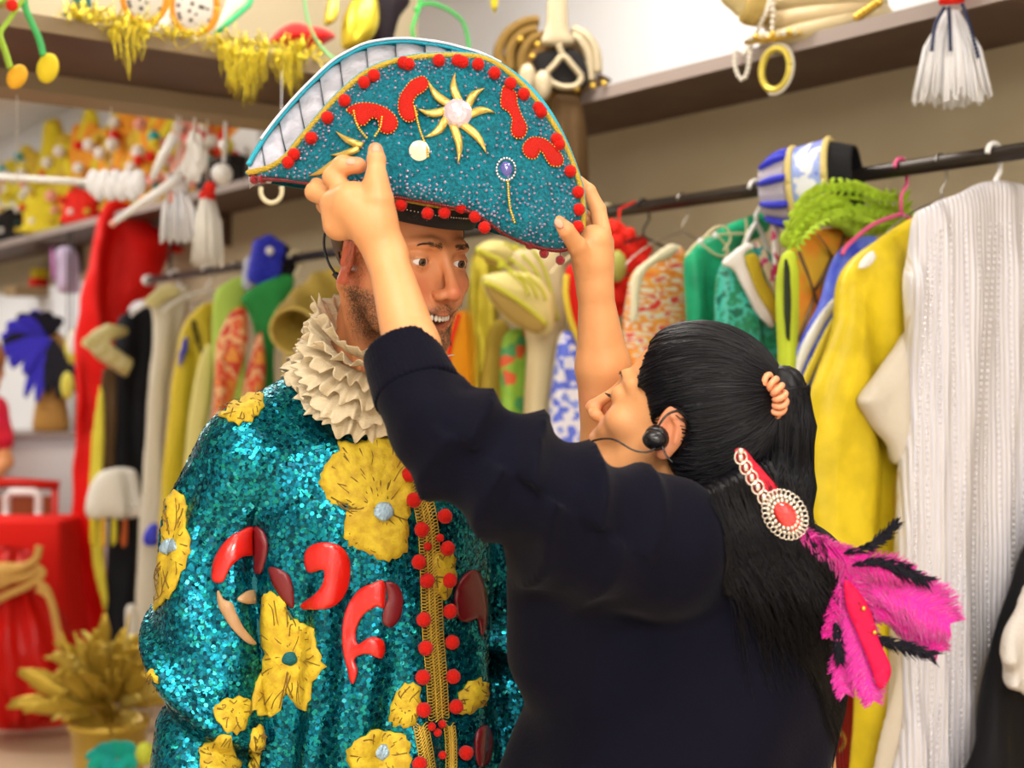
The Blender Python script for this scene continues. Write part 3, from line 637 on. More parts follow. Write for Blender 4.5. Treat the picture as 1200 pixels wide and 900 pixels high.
# ---- ruffled collar
M_CREAM = mat('cream_crepe', (.72, .60, .40), .8, bump=.5, bscale=220, stretch=(1, 1, 3), sheen=.2)
nrf = np.array([.26, -.42, .87]); nrf /= np.linalg.norm(nrf); RC = frame(np.cross(nrf, (1, 0, 0)), nrf); cc = P(436, 420, 1.835)
xa = np.cross((0, 1., 0), nrf); xa /= np.linalg.norm(xa); ya = np.cross(nrf, xa)
for k, (ax, r0, r1, up, nw) in enumerate([(.022, .056, .086, .034, 17), (.012, .058, .093, .016, 21), (.004, .060, .098, .000, 19), (-.006, .062, .102, -.016, 22), (-.015, .064, .105, -.030, 18), (-.023, .066, .103, -.044, 20)]):
    nt_ = 420; nr_ = 9; V = np.zeros((2, nr_, nt_, 3)); th = np.linspace(0, 2*PI, nt_, endpoint=False); ph = rng.random(6)*6
    for i in range(nr_):
        s = i/(nr_-1); wav = np.sin(th*nw+ph[0]+3.2*np.sin(th*3+ph[1])+1.6*np.sin(th*7+ph[2])); edge = .5+.5*np.sin(th*nw*3+ph[3])
        r = r0+(r1-r0)*s*(1+.12*np.sin(th*5+ph[4]))+.004*edge*s**4+.004*s*np.cos(th*nw*2+ph[5]); z = ax+up*s**1.3+.0075*s*wav
        for L, dz in ((0, .0007), (1, -.0007)):
            V[L, i] = cc+(r*np.cos(th))[:, None]*xa+(r*np.sin(th))[:, None]*ya*.95+(z+dz)[:, None]*nrf
    V = V.reshape(-1, 3); Fc = []
    for L in (0, 1):
        for i in range(nr_-1):
            for j in range(nt_):
                a = L*nr_*nt_+i*nt_+j; b = L*nr_*nt_+i*nt_+(j+1) % nt_; q4 = (a, b, b+nt_, a+nt_); Fc.append(q4 if L == 0 else q4[::-1])
    for i, fl_ in ((0, 0), (nr_-1, 1)):
        for j in range(nt_):
            a = i*nt_+j; b = i*nt_+(j+1) % nt_; o_ = nr_*nt_; q4 = (b, a, a+o_, b+o_); Fc.append(q4 if fl_ == 0 else q4[::-1])
    if k == 0: rc = mk('ruffled_collar', V, np.array(Fc), M_CREAM, man)
    else: mk('ruffle_tier', V, np.array(Fc), M_CREAM, rc)
# ---- behind-the-ear cable of his headset
g = G(); g.tube(catmull([P(386, 262, 1.80), P(381, 272, 1.80), P(380, 290, 1.80), P(386, 310, 1.80), P(396, 324, 1.80)], 8), .0017, 8)
g.tube([P(391, 320, 1.80), P(397, 325, 1.80), P(403, 327, 1.80)], [.0035, .005, .0035], 8); g.obj('headset_cable', M_BPL, man)
# ============================================================ WOMAN
wom = root('person', (.25, 1.67, 0), 'dark-haired person with ponytail and black sweatshirt reaching up to hold the hat', 'person')
f0 = np.array([-.93, .37, 0]); f0 /= np.linalg.norm(f0); RW = headframe(f0, .42, .0)
OW = P(786, 506, 1.60)-np.array([-.074, -.012, -.010])@RW*.96
SW = .97
LW = lambda l: OW+np.array(l, float)*SW@RW
CW = np.array([.27, 1.68, 0.])
SHN = P(775, 640, 1.54); SHF = P(885, 650, 1.78)                 # near and far shoulder
armN = [SHN, P(509, 502, 1.478), P(452, 296, 1.585)]              # shoulder, elbow, wrist
armF = [SHF, P(716, 520, 1.79), P(697, 335, 1.73)]
def hand_near(p):
    w = armN[2]
    d = chain(p, [w, P(436, 262, 1.585), P(414, 240, 1.585)], [.0225, .027, .027], .01)          # heel and palm
    d = smin(d, chain(p, [P(440, 270, 1.58), P(444, 235, 1.575), P(441, 215, 1.572)], [.020, .017, .013]), .012)
    d = smin(d, chain(p, [P(398, 262, 1.60), P(392, 240, 1.60)], [.020, .017]), .014)
    # thumb, straight up against the front of the hat
    d = smin(d, chain(p, [P(442, 232, 1.572), P(441, 203, 1.572), P(441, 187, 1.576), P(440, 176, 1.582)], [.0145, .0108, .0105, .0088], .003), .008)
    # index finger, bent so its tip presses the front panel
    fi = chain(p, [P(408, 232, 1.60), P(390, 208, 1.61), P(402, 194, 1.607), P(420, 194, 1.603)], [.013, .0115, .0115, .0095], .004); d = smin(d, fi, .005)
    # middle, ring and little finger curl round the lower edge of the brim and behind it
    fm = chain(p, [P(402, 240, 1.61), P(369, 225, 1.64), P(376, 212, 1.68), P(398, 208, 1.70)], [.0125, .0115, .010, .008], .003); d = smin(d, fm, .0035)
    fr = chain(p, [P(402, 252, 1.625), P(382, 240, 1.66), P(388, 222, 1.695), P(405, 214, 1.71)], [.0125, .0112, .0098, .008], .003); d = smin(d, fr, .0035)
    fp = chain(p, [P(408, 264, 1.63), P(398, 256, 1.665), P(402, 238, 1.70), P(414, 228, 1.715)], [.0115, .010, .0088, .007], .003); d = smin(d, fp, .0035)
    return d
def hand_far(p):
    w = armF[2]
    d = chain(p, [w, P(694, 308, 1.725), P(696, 284, 1.72)], [.0205, .0235, .022], .01)
    d = smin(d, chain(p, [P(702, 315, 1.74), P(706, 285, 1.74)], [.017, .0145]), .014)
    d = smin(d, chain(p, [P(688, 312, 1.715), P(676, 288, 1.69), P(663, 270, 1.672), P(654, 261, 1.668)], [.0155, .0118, .0105, .0090], .003), .008)
    for (a, b, c, e, r) in ((( 706, 272, 1.735), (701, 246, 1.745), (690, 224, 1.745), (678, 212, 1.755), 1.0), ((706, 284, 1.75), (696, 262, 1.765), (682, 252, 1.765), (668, 248, 1.765), .98), ((706, 294, 1.765), (694, 278, 1.785), (680, 272, 1.785), (668, 270, 1.785), .93), ((704, 304, 1.775), (692, 296, 1.80), (680, 292, 1.80), (670, 290, 1.80), .82)):
        d = smin(d, chain(p, [P(*a), P(*b), P(*c), P(*e)], [.0112*r, .0100*r, .0090*r, .0072*r], .003), .0035)
    return d
def woman_skin(p):
    d = near(p, OW, .24, lambda r: head_sdf(((r-OW.astype(f4))@RW.T.astype(f4))/f4(SW), False)*f4(SW))
    d = smin(d, chain(p, [LW((0, -.03, -.055)), CW+[-.01, -.01, 1.33], CW+[0, 0, 1.27]], [.047, .053, .07]), .02)
    a = chain(p, [armN[1]+(armN[0]-armN[1])*.15, armN[1], armN[1]+(armN[2]-armN[1])*.45, armN[2]], [.030, .031, .0315, .0220], .006)
    d = np.minimum(d, smin(a, near(p, P(420, 235, 1.62), .19, hand_near), .014))
    b = chain(p, [armF[1]+(armF[0]-armF[1])*.15, armF[1], armF[1]+(armF[2]-armF[1])*.5, armF[2]], [.040, .038, .034, .0205], .01)
    return np.minimum(d, smin(b, near(p, P(690, 280, 1.73), .17, hand_far), .014))
V, Q = extract(woman_skin, np.array([-.30, 1.40, 1.22]), np.array([.42, 1.95, 1.80]), .0021, proj=1)
nh = len(V)
def wom_body(p):
    d = chain(p, [CW+[0, 0, 1.30], CW+[0, 0, 1.15], CW+[0, 0, .9]], [.085, .11, .13])
    for sh_, ar in ((SHN, armN), (SHF, armF)): d = smin(d, chain(p, [CW+[0, 0, 1.28], sh_, ar[1]], [.05, .045, .038]), .03)
    for s in (1, -1): d = smin(d, chain(p, [CW+RW[0]*s*.09+[0, 0, .86], CW+RW[0]*s*.09+[0, 0, .47], CW+RW[0]*s*.09+[0, 0, .09]], [.09, .06, .04]), .03)
    return d
V2, Q2 = extract(wom_body, np.array([-.25, 1.3, .02]), np.array([.7, 2.1, 1.42]), .01)
ob = mk('body', np.vstack([V, V2]), np.vstack([Q, Q2+nh]), SK_W, wom)
q = (V-OW)@RW.T/SW; bl, be = head_attrs(q, False); far = np.linalg.norm(V-OW, axis=1) > .16
tips = np.zeros(len(V))
for c in (P(440, 176, 1.582), P(654, 261, 1.668), P(420, 194, 1.603)): tips = np.maximum(tips, .45*np.exp(-(np.linalg.norm(V-c, axis=1)/.014)**2))
z0 = np.zeros(len(V2)); attr(ob, 'blush', np.r_[np.where(far, tips, bl*.7), z0]); attr(ob, 'beard', np.r_[be*0, z0])
eyes(RW, OW, wom, RW[1], SW)
# nails
M_NAIL = mat('nail', (.72, .36, .24), .35, spec=.3)
def nail(c, dirv, nrm, w, l):
    d = np.array(dirv, float); d /= np.linalg.norm(d); n_ = np.array(nrm, float); n_ -= d*n_.dot(d); n_ /= np.linalg.norm(n_); x = np.cross(d, n_)
    return G().ball(c, (w, l, .0012), 12, 6, ax=[x, d, n_]).obj('fingernail', M_NAIL, wom)
def on_skin(u, v, Y0): p = cast(woman_skin, [(u, v)], Y0)[0]; return p, grad(woman_skin, p[None], .002)[0]
p, n_ = on_skin(441, 176, 1.5); nail(p-n_*.0004, P(440, 170, 1.58)-P(441, 190, 1.58), n_, .0052, .0075)
p, n_ = on_skin(411, 189, 1.5); nail(p-n_*.0004, P(420, 193, 1.60)-P(402, 194, 1.60), n_, .0045, .0065)
p, n_ = on_skin(655, 262, 1.5); nail(p-n_*.0004, P(651, 257, 1.66)-P(663, 270, 1.66), n_, .0048, .007)
# faint inked sprig on her forearm (drawn as fine raised lines)
M_INK = mat('tattoo_ink', (.16, .17, .18), .6)
g = G()
for ln in ([(427, 345), (429, 362), (433, 378), (430, 392), (436, 404)], [(429, 362), (426, 370)], [(433, 378), (438, 384), (436, 390)], [(431, 388), (427, 394), (432, 399)]):
    q3 = cast(woman_skin, catmull(ln, 4), 1.45); g.tube(q3, .0006, 4)
g.obj('tattoo_lines', M_INK, wom)
# eyelashes, brow
g = G()
lr = []
for k in range(70):
    t = rng.random(); s = -1; x = s*(.020+t*.026); z = .021+.005*math.sin(t*2.4)-.004*t+rng.normal()*.0012; lr.append(((x, .09, z), (x+s*.004, .09, z+.0015)))
A = on_head([np.array(b[0])*SW for b in lr], woman_skin, RW, OW, .0002); Bp = on_head([np.array(b[1])*SW for b in lr], woman_skin, RW, OW, .0012)
hairs('eyebrow', M_BROW, wom, [np.array([a, (a+b)/2, b]) for a, b in zip(A, Bp)], .0003)
hairs('eyelashes', M_HAIR, wom, [np.array([LW((-.032-.011*math.sin(t), .0865-.008*math.sin(t)**2, -.0070)), LW((-.032-.012*math.sin(t), .0900-.008*math.sin(t)**2, -.0078)), LW((-.033-.013*math.sin(t), .0935-.008*math.sin(t)**2, -.0065))]) for t in np.linspace(-1, 1, 22)], .0004)
# ---- sweatshirt
M_SWEAT = mat('navy_black_jersey', (.0026, .0026, .0088), .85, sheen=.05, spec=.10, bump=.25, bscale=350)
c0, c1, c2 = P(468, 408, 1.530), P(478, 434, 1.514), P(489, 460, 1.499); n0 = (c1-c0)/np.linalg.norm(c1-c0)
def crease(p, pts, r): return chain(p, pts, [r*.3]+[r]*(len(pts)-2)+[r*.3])
slv = [P(491, 465, 1.495), P(515, 505, 1.475), P(594, 556, 1.475), P(690, 615, 1.50), SHN]
def sweat(p):
    d = chain(p, slv, [.0465, .053, .064, .074, .076])
    ax = np.asarray(slv[3]-slv[1], f4); ax /= np.linalg.norm(ax); w = p-np.asarray(slv[1], f4); t = w@ax; r3 = w-t[:, None]*ax; up = np.asarray(np.cross(np.cross(ax, (0, 0, 1)), ax), f4); up /= np.linalg.norm(up); ang = np.arctan2(r3@up, r3@np.asarray(np.cross(up, ax), f4))
    env = np.clip((t+.05)*14, 0, 1)*np.clip((.30-t)*8, 0, 1)
    ph = t*88-(ang-1.2)*1.5+.8*np.sin(ang*2.3+t*20); d = d-env*(.0095*(1-np.abs(np.sin(ph*.5)))**1.2*2-.004+.004*np.sin(t*37+ang*3.1))
    # torso, loose
    q = p-CW.astype(f4); q[:, 0] += np.clip((1.30-p[:, 2])*.30, 0, .11).astype(f4); xx = q@(-RW[1]*[1, 1, 0]).astype(f4); yy = q@RW[0].astype(f4); z = p[:, 2]
    a = np.interp(z, [.7, .95, 1.1, 1.25, 1.36], [.185, .18, .17, .14, .08]).astype(f4); b = np.interp(z, [.7, .95, 1.1, 1.25, 1.36], [.18, .18, .17, .15, .09]).astype(f4)
    k = np.sqrt((xx/a)**2+(yy/b)**2); th = np.arctan2(xx, yy); to = (k-1)*np.minimum(a, b)*.95-.006*np.sin(th*7+z*9)*np.clip((1.2-z)*5, 0, 1)
    to = smax(to, z-1.31, .06); to = np.maximum(to, .66-z)
    to = smin(to, chain(p, [SHN, CW+[0, 0, 1.255], SHF], [.07, .075, .07]), .03)
    d = smin(d, to, .025)
    d = smin(d, chain(p, [SHF, P(770, 625, 1.80), armF[1]+[0, 0, -.03]], [.07, .06, .05]), .02)
    d = smin(d, cap(p, P(650, 650, 1.56), P(668, 760, 1.62), .055, .075), .05)     # cloth hanging from the raised arm
    d = smax(d, -cap(p, CW+[-.02, -.01, 1.36], LW((0, -.02, -.10)), .045, .065), .012)
    q = d
    d = smax(d, -cap(p, c2-n0*.058, c2-n0*.16, .066), .004)
    return d-.0012*cloth_noise(p, 38)
V, Q = extract(sweat, np.array([-.24, 1.32, .64]), np.array([.62, 2.02, 1.52]), .0055)
sw = mk('sweatshirt', V, Q, M_SWEAT, wom)
def cuff(p):
    d = chain(p, [c0, c1, c2], [.0425, .0455, .049]); n0 = (c1-c0)/np.linalg.norm(c1-c0); d = smax(d, -((p-c0.astype(f4))@n0.astype(f4)), .007); d = smax(d, ((p-c2.astype(f4))@n0.astype(f4))-.004, .006)
    a = (p-c0.astype(f4)); x_ = np.cross(n0, [0, 1, 0]); th = np.arctan2(a@np.cross(n0, x_).astype(f4), a@x_.astype(f4)); d = d-.0006*np.sin(th*46)
    return np.maximum(d, -chain(p, [c0-n0*.03, c1, c2+n0*.03], [.0358, .0410, .0445]))
V, Q = extract(cuff, c1-[.09, .09, .09], c1+[.09, .09, .09], .0022); T(mk('cuff', V, Q, M_SWEAT, sw))
# ---- jeans and shoes below the frame
M_JEAN = mat('dark_jeans', (.02, .03, .07), .8, bump=.3)
LG = [[CW+RW[0]*s*.085+[0, 0, .84], CW+RW[0]*s*.09+[0, 0, .46], CW+RW[0]*s*.09+[0, 0, .11]] for s in (1, -1)]
f = lambda p: smin(chain(p, LG[0], [.12, .08, .065]), chain(p, LG[1], [.12, .08, .065]), .02)
V, Q = extract(f, CW-[.3, .3, -.03], CW+[.3, .3, 1.0], .012); mk('jeans', V, Q, M_JEAN, wom)
for l in LG:
    b_ = np.array([l[2][0], l[2][1], 0]); fw = RW[1]*[1, 1, 0]
    f = lambda p: np.maximum(smin(cap(p, b_-fw*.05+[0, 0, .045], b_+fw*.14+[0, 0, .035], .042, .037), cap(p, b_+[0, 0, .07], b_+[0, 0, .10], .043), .03), -p[:, 2]+.001)
    V, Q = extract(f, b_-[.25, .25, .01], b_+[.25, .25, .2], .008); mk('shoe', V, Q, M_SHOE, wom)
# ---- hair: pulled-back cap, strands, ponytail
TIE = P(899, 466, 1.615)
ql = lambda p: ((p-OW.astype(f4))@RW.T.astype(f4))/f4(SW)
def hair_cap(p, off=.006):
    q = ql(p); a = np.abs(q[:, 0]); y, z = q[:, 1], q[:, 2]
    d = ell(q, (0, -.018, .032), (.076, .098, .090))-.0015
    d = smin(d, ell(q, (0, -.03, -.02), (.066, .075, .075)), .02)
    tl = (TIE-OW)@RW.T/SW
    d = smin(d, ell(q, tuple(tl+[0, .022, .0]), (.022, .022, .022)), .02)
    d = d*SW-off
    hl = (y-.068)+.5*np.clip(.075-z, 0, 1)+.25*np.clip(.03-z, 0, 1)-.9*np.clip(a-.045, 0, 1)*(z > .02)            # hairline: forward limit
    d = smax(d, hl*.8*SW, .006); d = smax(d, (-z-.045-.9*np.clip(-y-.02, 0, .05))*SW, .01)
    ear = ell(np.stack([a, y, z], 1), (.080, -.008, -.016), (.03, .023, .036))*SW; d = smax(d, -ear, .006)
    return d
V, Q = extract(hair_cap, OW-[.17, .16, .16], OW+[.20, .16, .17], .003)
hr = mk('hair', V, Q, M_HAIR, wom)
ss = []
tq = (TIE-OW)@RW.T/SW
vi = V[rng.integers(0, len(V), 2600)]; vl = (vi-OW)@RW.T/SW
for st in vl:
    e_ = rng.uniform(.45, 1.0); pts = []
    for i in range(9):
        s = e_*i/8; c = st*(1-s)+tq*s; ctr = np.array([0, -.018, .025])*(1-s)+tq*s*.6; v = c-ctr; v /= np.linalg.norm(v)+1e-6; pts.append(c+v*.06*math.sin(PI*s)*min(1, np.linalg.norm(st-tq)/.12))
    ss.append(np.array(pts))
A = np.array(ss)*SW@RW+OW; sh_ = A.shape; fl = A.reshape(-1, 3)
for _ in range(5): fl = fl-hair_cap(fl.astype(f4))[:, None]*grad(hair_cap, fl, .003)
fl = fl+grad(hair_cap, fl, .003)*rng.uniform(-.0003, .0009, (len(vi), 1)).repeat(9, 0); A = fl.reshape(sh_)
okc = (np.abs(hair_cap(fl.astype(f4))) < .012).reshape(sh_[:2]).all(1)
T(hairs('hair_strands', M_HAIR, hr, [a for a in A[okc]], .0009, 4), kind='stuff')
# ponytail lock
pt = [TIE+[.0, 0, .0], P(917, 456, 1.625), P(921, 500, 1.63), P(915, 570, 1.64), P(895, 650, 1.60), P(915, 720, 1.60), P(940, 800, 1.62), P(955, 880, 1.65), P(958, 960, 1.66)]
pr = [.013, .024, .028, .034, .050, .050, .030, .014, .004]
def pony(p): d = chain(p, pt, pr, .015); d = smin(d, cap(p, P(905, 655, 1.60), P(982, 672, 1.62), .045, .010), .03); d = smin(d, chain(p, [P(880, 560, 1.60), P(800, 600, 1.52), P(860, 680, 1.52)], [.02, .012, .02], .02), .03); return d-.0015*np.sin((p[:, 0]+p[:, 1])*420+8*np.sin(p[:, 2]*13))
V, Q = extract(pony, np.array([.12, 1.42, .9]), np.array([.46, 1.75, 1.52]), .0035); mk('ponytail', V, Q, M_HAIR, wom)
cur = catmull([tuple(x) for x in pt], 6); ss = []
for k in range(1300):
    a = rng.random()*6.28; w = rng.uniform(.6, 1.06); n = len(cur); rr = np.interp(np.arange(n)/6, range(len(pr)), pr); off = np.array([math.cos(a), math.sin(a), 0]); e = rng.integers(n*2//3, n+1)
    jit = rng.normal(size=3)*.012; pp = cur[:e]+off*(rr[:e, None]*w)+jit*(np.linspace(0, 1, n)[:e, None])**2; ss.append(pp[::2] if len(pp[::2]) > 3 else pp)
    if k < 420:                                  # fine hair falling over her back and shoulder
        s0 = P(rng.uniform(830, 940), rng.uniform(560, 640), 1.50); x = rng.uniform(-.3, 1)
        l = catmull([s0, s0+[.012+x*.01, -.0, -.04], s0+[.03+x*.03, .0, -.085], s0+[.045+x*.06, .03, -.13-.05*rng.random()]], 4); ss.append(l)
hs = np.array([x for x in range(1)])
for i in range(1, 1): pass
ns = [len(l) for l in ss]; fl = np.vstack(ss); fm = lambda p: np.minimum(sweat(p), pony(p))
for _ in range(2):
    dv = fm(fl.astype(f4)); m = dv < .0025; gg = grad(fm, fl[m], .004); fl[m] += gg*np.clip(.0025-dv[m], 0, .05)[:, None]
fixed = np.split(fl, np.cumsum(ns)[:-1])
T(hairs('loose_strands', M_HAIR, hr, fixed, .0007, 3), kind='stuff')
# scrunchie: a coiled peach hair tie
M_PEACH = mat('peach_coil', (.88, .36, .18), .35, sss=.1)
tdir = P(922, 455, 1.62)-P(884, 472, 1.59); tdir /= np.linalg.norm(tdir); sx = np.cross(tdir, (0, 0, 1)); sx /= np.linalg.norm(sx); sz = np.cross(sx, tdir)
tt = np.linspace(0, 2*PI*15, 15*14); R_ = .0205; c = P(899, 464, 1.600)
pts = [c+(R_+.0058*math.cos(t))*(sx*math.cos(t/15)+sz*math.sin(t/15))+tdir*.0075*math.sin(t) for t in tt]
G().tube(np.array(pts), .0038, 7).obj('coil_hair_tie', M_PEACH, wom)
# headset: black ear pad, hook and microphone boom
ep, en = on_skin(771, 512, 1.45); ear = np.array(ep)
g = G(); g.ball(ear+en*.010, (.0145, .0145, .0125), 18, 12, ax=frame(en)); g.tube([ear+en*.004, ear+en*.012], [.0155, .0135], 18); g.obj('ear_pad', M_BPL, wom)
G().tube(catmull([P(768, 526, 1.545), P(757, 530, 1.54), P(741, 527, 1.54), P(722, 516, 1.545), P(708, 514, 1.56), P(694, 517, 1.58)], 6), .0012, 6).obj('microphone_boom', M_BPL, wom)
g = G(); g.tube(catmull([P(771, 500, 1.56), P(782, 486, 1.56), P(797, 482, 1.57), P(806, 494, 1.585)], 6), .0016, 6); g.tube(catmull([P(776, 523, 1.548), P(781, 534, 1.545), P(788, 542, 1.54)], 5), .0012, 6); g.obj('ear_hook', M_BPL, wom)
# ============================================================ HAT (held by the person with the ponytail)
hat = root('pirate_hat', P(480, 262, 1.78), 'large turquoise glittering bicorne hat with red pompoms held over the bearded head', 'hat')
M_HTEAL = mat('teal_glitter', (.0, .27, .37), .38, metal=.35, bump=.9, bscale=900, var=.45, vscale=260, var2=(.0, .13, .18))
front = [(291, 203), (300, 201), (317, 196), (335, 184), (350, 166), (372, 140), (397, 112.5), (427, 87), (456, 74), (485, 68), (515, 65.6), (544, 65.6), (566, 68.5), (588, 79.5), (610, 98), (628, 118), (647, 144), (661, 169), (672, 195), (680, 221), (683, 250), (681.5, 272), (674, 286), (660, 293), (640, 292), (621, 287), (592, 274), (570, 259), (548, 247), (518, 240), (485, 234), (460, 230), (427, 226), (392, 220), (364, 215), (335, 211), (305, 209)]
def hY(u, v): s = (u-485)/200.; return 1.635+.075*s*s+.00032*np.clip(235-v, -20, 200)
def hP(u, v, d=0): Y = hY(u, v)+d; return np.stack([(u-600)/F*Y, Y, CH+(450-v)/F*Y], -1)
V2, Fc, o = fill(front, 6, per=4); e = np.clip(-poly2(V2[:, 0].astype(f4), V2[:, 1].astype(f4), o), 0, 60); bul = .020*np.sqrt(np.clip(e/60, 0, 1)*(2-np.clip(e/60, 0, 1)))
puck = .0012*np.sin(V2[:, 0]*.13+2*np.sin(V2[:, 1]*.05))+.0015*np.sin(V2[:, 1]*.09+V2[:, 0]*.03)
HD = lambda u, v: -.020*np.sqrt(np.clip(np.clip(-poly2(np.asarray(u, f4), np.asarray(v, f4), o), 0, 60)/60, 0, 1)*(2-np.clip(np.clip(-poly2(np.asarray(u, f4), np.asarray(v, f4), o), 0, 60)/60, 0, 1)))
top = hP(V2[:, 0], V2[:, 1], -bul+puck); bot = hP(V2[:, 0], V2[:, 1], .006+bul*.2)
tri = np.array(Fc); a_, b_, c_ = (V2[tri[:, i]] for i in range(3)); cr = np.cross(b_-a_, c_-a_)
Fo = [tuple(t) if k > 0 else tuple(t[::-1]) for t, k in zip(Fc, cr)]      # towards the viewer: frame y is down
V, FF = slab(top, bot, Fo); mk('front_panel', V, FF, M_HTEAL, hat)
def onhat(uv, off=0): uv = np.asarray(uv, float).reshape(-1, 2); return hP(uv[:, 0], uv[:, 1], HD(uv[:, 0], uv[:, 1])-off)
def hdecal(name, outline, m, parent, th=.003, step=4, jag=0, per=4, dome=.001, smooth=True):
    V2, Fc, oo = fill(outline, step, jag, per, smooth); e = np.clip(-poly2(V2[:, 0].astype(f4), V2[:, 1].astype(f4), oo)/5., 0, 1)
    tp = onhat(V2)-np.array([0, 1, 0])*(th+dome*np.sqrt(e))[:, None]; bt = onhat(V2)+[0, .0015, 0]
    tri = np.array(Fc); cr = np.cross(V2[tri[:, 1]]-V2[tri[:, 0]], V2[tri[:, 2]]-V2[tri[:, 0]]); Fo = [tuple(t) if k > 0 else tuple(t[::-1]) for t, k in zip(Fc, cr)]
    V, FF = slab(tp, bt, Fo); return mk(name, V, FF, m, parent)
# back panel, rising behind, its teal edge, and the pleated white lining between the two
back = [(291, 192), (302, 173), (317, 151), (335, 129), (353, 109), (371, 91), (390, 74), (408, 63), (427, 54), (445, 50), (463, 48), (482, 48), (500, 50), (520, 53), (540, 58)]
bk = np.array(catmull(back+[(566, 66), (600, 84), (630, 112), (655, 150), (675, 200), (681, 255)], 6))
def bP(u, v): s = (u-485)/200.; Y = 1.89-.15*s*s; return P(u, v, Y)
fr_ = np.array(catmull([(291, 203), (300, 201), (317, 196), (335, 184), (350, 166), (372, 140), (397, 112.5), (427, 87), (456, 74), (485, 68), (515, 65.6), (544, 65.6), (566, 68.5), (588, 79.5), (610, 98), (628, 118), (647, 144), (661, 169), (672, 195), (680, 221), (683, 250)], 6))
def resamp(L, n): s = np.r_[0, np.cumsum(np.linalg.norm(np.diff(L, axis=0), axis=1))]; t = np.linspace(0, s[-1], n); return np.stack([np.interp(t, s, L[:, i]) for i in range(L.shape[1])], 1)
n = 150; A = np.array([bP(*x) for x in resamp(bk, n)]); B = np.array([hP(np.array(x[0]), np.array(x[1]), .004) for x in resamp(fr_, n)])
A[:, 2] -= .003
C_ = np.array([bP(*x) for x in resamp(np.array([(300, 212), (360, 222), (430, 238), (500, 250), (560, 268), (610, 282), (670, 288)], float), n)])
M_LIN = mat('white_satin', (.56, .56, .64), .42, bump=.9, bscale=60, sheen=.1, var=.3, vscale=40)
# back panel solid: between its top edge A and lower edge C_
rows = 9; V = []
for L in (0, 1):
    for i in range(rows):
        s = i/(rows-1); q3 = A*(1-s)+C_*s; q3[:, 1] += .02*math.sin(PI*s)+L*.006; V.append(q3)
V = np.vstack(V); Fc = [(i*n+j, i*n+j+1, (i+1)*n+j+1, (i+1)*n+j) for i in range(rows-1) for j in range(n-1)]
V, Fc = V, Fc+[tuple(k+rows*n for k in f[::-1]) for f in Fc]+[(b, a, a+rows*n, b+rows*n) for a, b in rim(Fc)]
mk('back_panel', V, Fc, M_HTEAL, hat)
# pleated lining
pl = G(); npl = 17
for k in range(npl):
    i0 = int(k*(n-1)/npl); i1 = int((k+1)*(n-1)/npl)+1; m_ = max(i1-i0, 2); rows2 = 6; VV = []
    for L in (0, 1):
        for i in range(rows2):
            s = i/(rows2-1)
            for j in range(m_):
                t = j/(m_-1); a = A[min(i0+j, n-1)]; b = B[min(i0+j, n-1)]; q3 = a*(1-s)+b*s; dip = -.022*math.sin(PI*s)+.005*math.sin(PI*t)*(.4+.6*math.sin(PI*s))-.013*t*(.3+.7*s)
                VV.append(q3+np.array([0, -.3, 1.])*dip-np.array([0, 0, .002])*L)
    Fq = [(i*m_+j, (i+1)*m_+j, (i+1)*m_+j+1, i*m_+j+1) for i in range(rows2-1) for j in range(m_-1)]; o_ = rows2*m_
    Fq = Fq+[tuple(x+o_ for x in f[::-1]) for f in Fq]+[(b, a, a+o_, b+o_) for a, b in rim(Fq)]
    o2 = mk('lining_pleat', np.array(VV), Fq, M_LIN, hat)
M_TTRIM = mat('turquoise_piping', (.02, .42, .55), .5, bump=.6, bscale=500); M_GTRIM = mat('gold_rope', (.58, .40, .04), .5, metal=.35, bump=.7, bscale=500); M_WTRIM = mat('white_piping', (.75, .82, .9), .5)
def rope(name, L3, r, m, parent, tw=2, amp=.45, pitch=.006):
    L3 = resamp(np.asarray(L3), int(np.linalg.norm(np.diff(L3, axis=0), axis=1).sum()/.0012)); g = G(); s = np.arange(len(L3))*.0012
    tg = np.gradient(L3, axis=0); tg /= np.linalg.norm(tg, axis=1)[:, None]; a = np.cross(tg, (0, 1, 0)); a /= np.linalg.norm(a, axis=1)[:, None]+1e-9; b = np.cross(tg, a)
    for k in range(tw):
        ph = 2*PI*k/tw; g.tube(L3+r*amp*(np.cos(s/pitch*2*PI+ph)[:, None]*a+np.sin(s/pitch*2*PI+ph)[:, None]*b), r*.62, 6)
    return g.obj(name, m, parent)
rope('turquoise_piping', A+[0, 0, .002], .0035, M_TTRIM, hat); rope('white_piping', A[8:95]+[0, -.004, .0055], .0020, M_WTRIM, hat)
fo = np.array(catmull(front, 4, True)); edge3 = hP(fo[:, 0], fo[:, 1], -.002); edge3 = np.vstack([edge3, edge3[:1]])
rope('gold_rope_trim', edge3[:84], .0042, M_GTRIM, hat, 3)
ins = np.array([x for x in fr_]); cN = np.array([485, 190.]); ins = ins+(cN-ins)/np.linalg.norm(cN-ins, axis=1)[:, None]*-3.0
rope('turquoise_inner_piping', hP(ins[:, 0], ins[:, 1], .010), .0022, M_TTRIM, hat)
bot_ = fo[88:]; rope('maroon_edge', hP(bot_[:, 0], bot_[:, 1], -.0), .0030, M_MAR, hat)
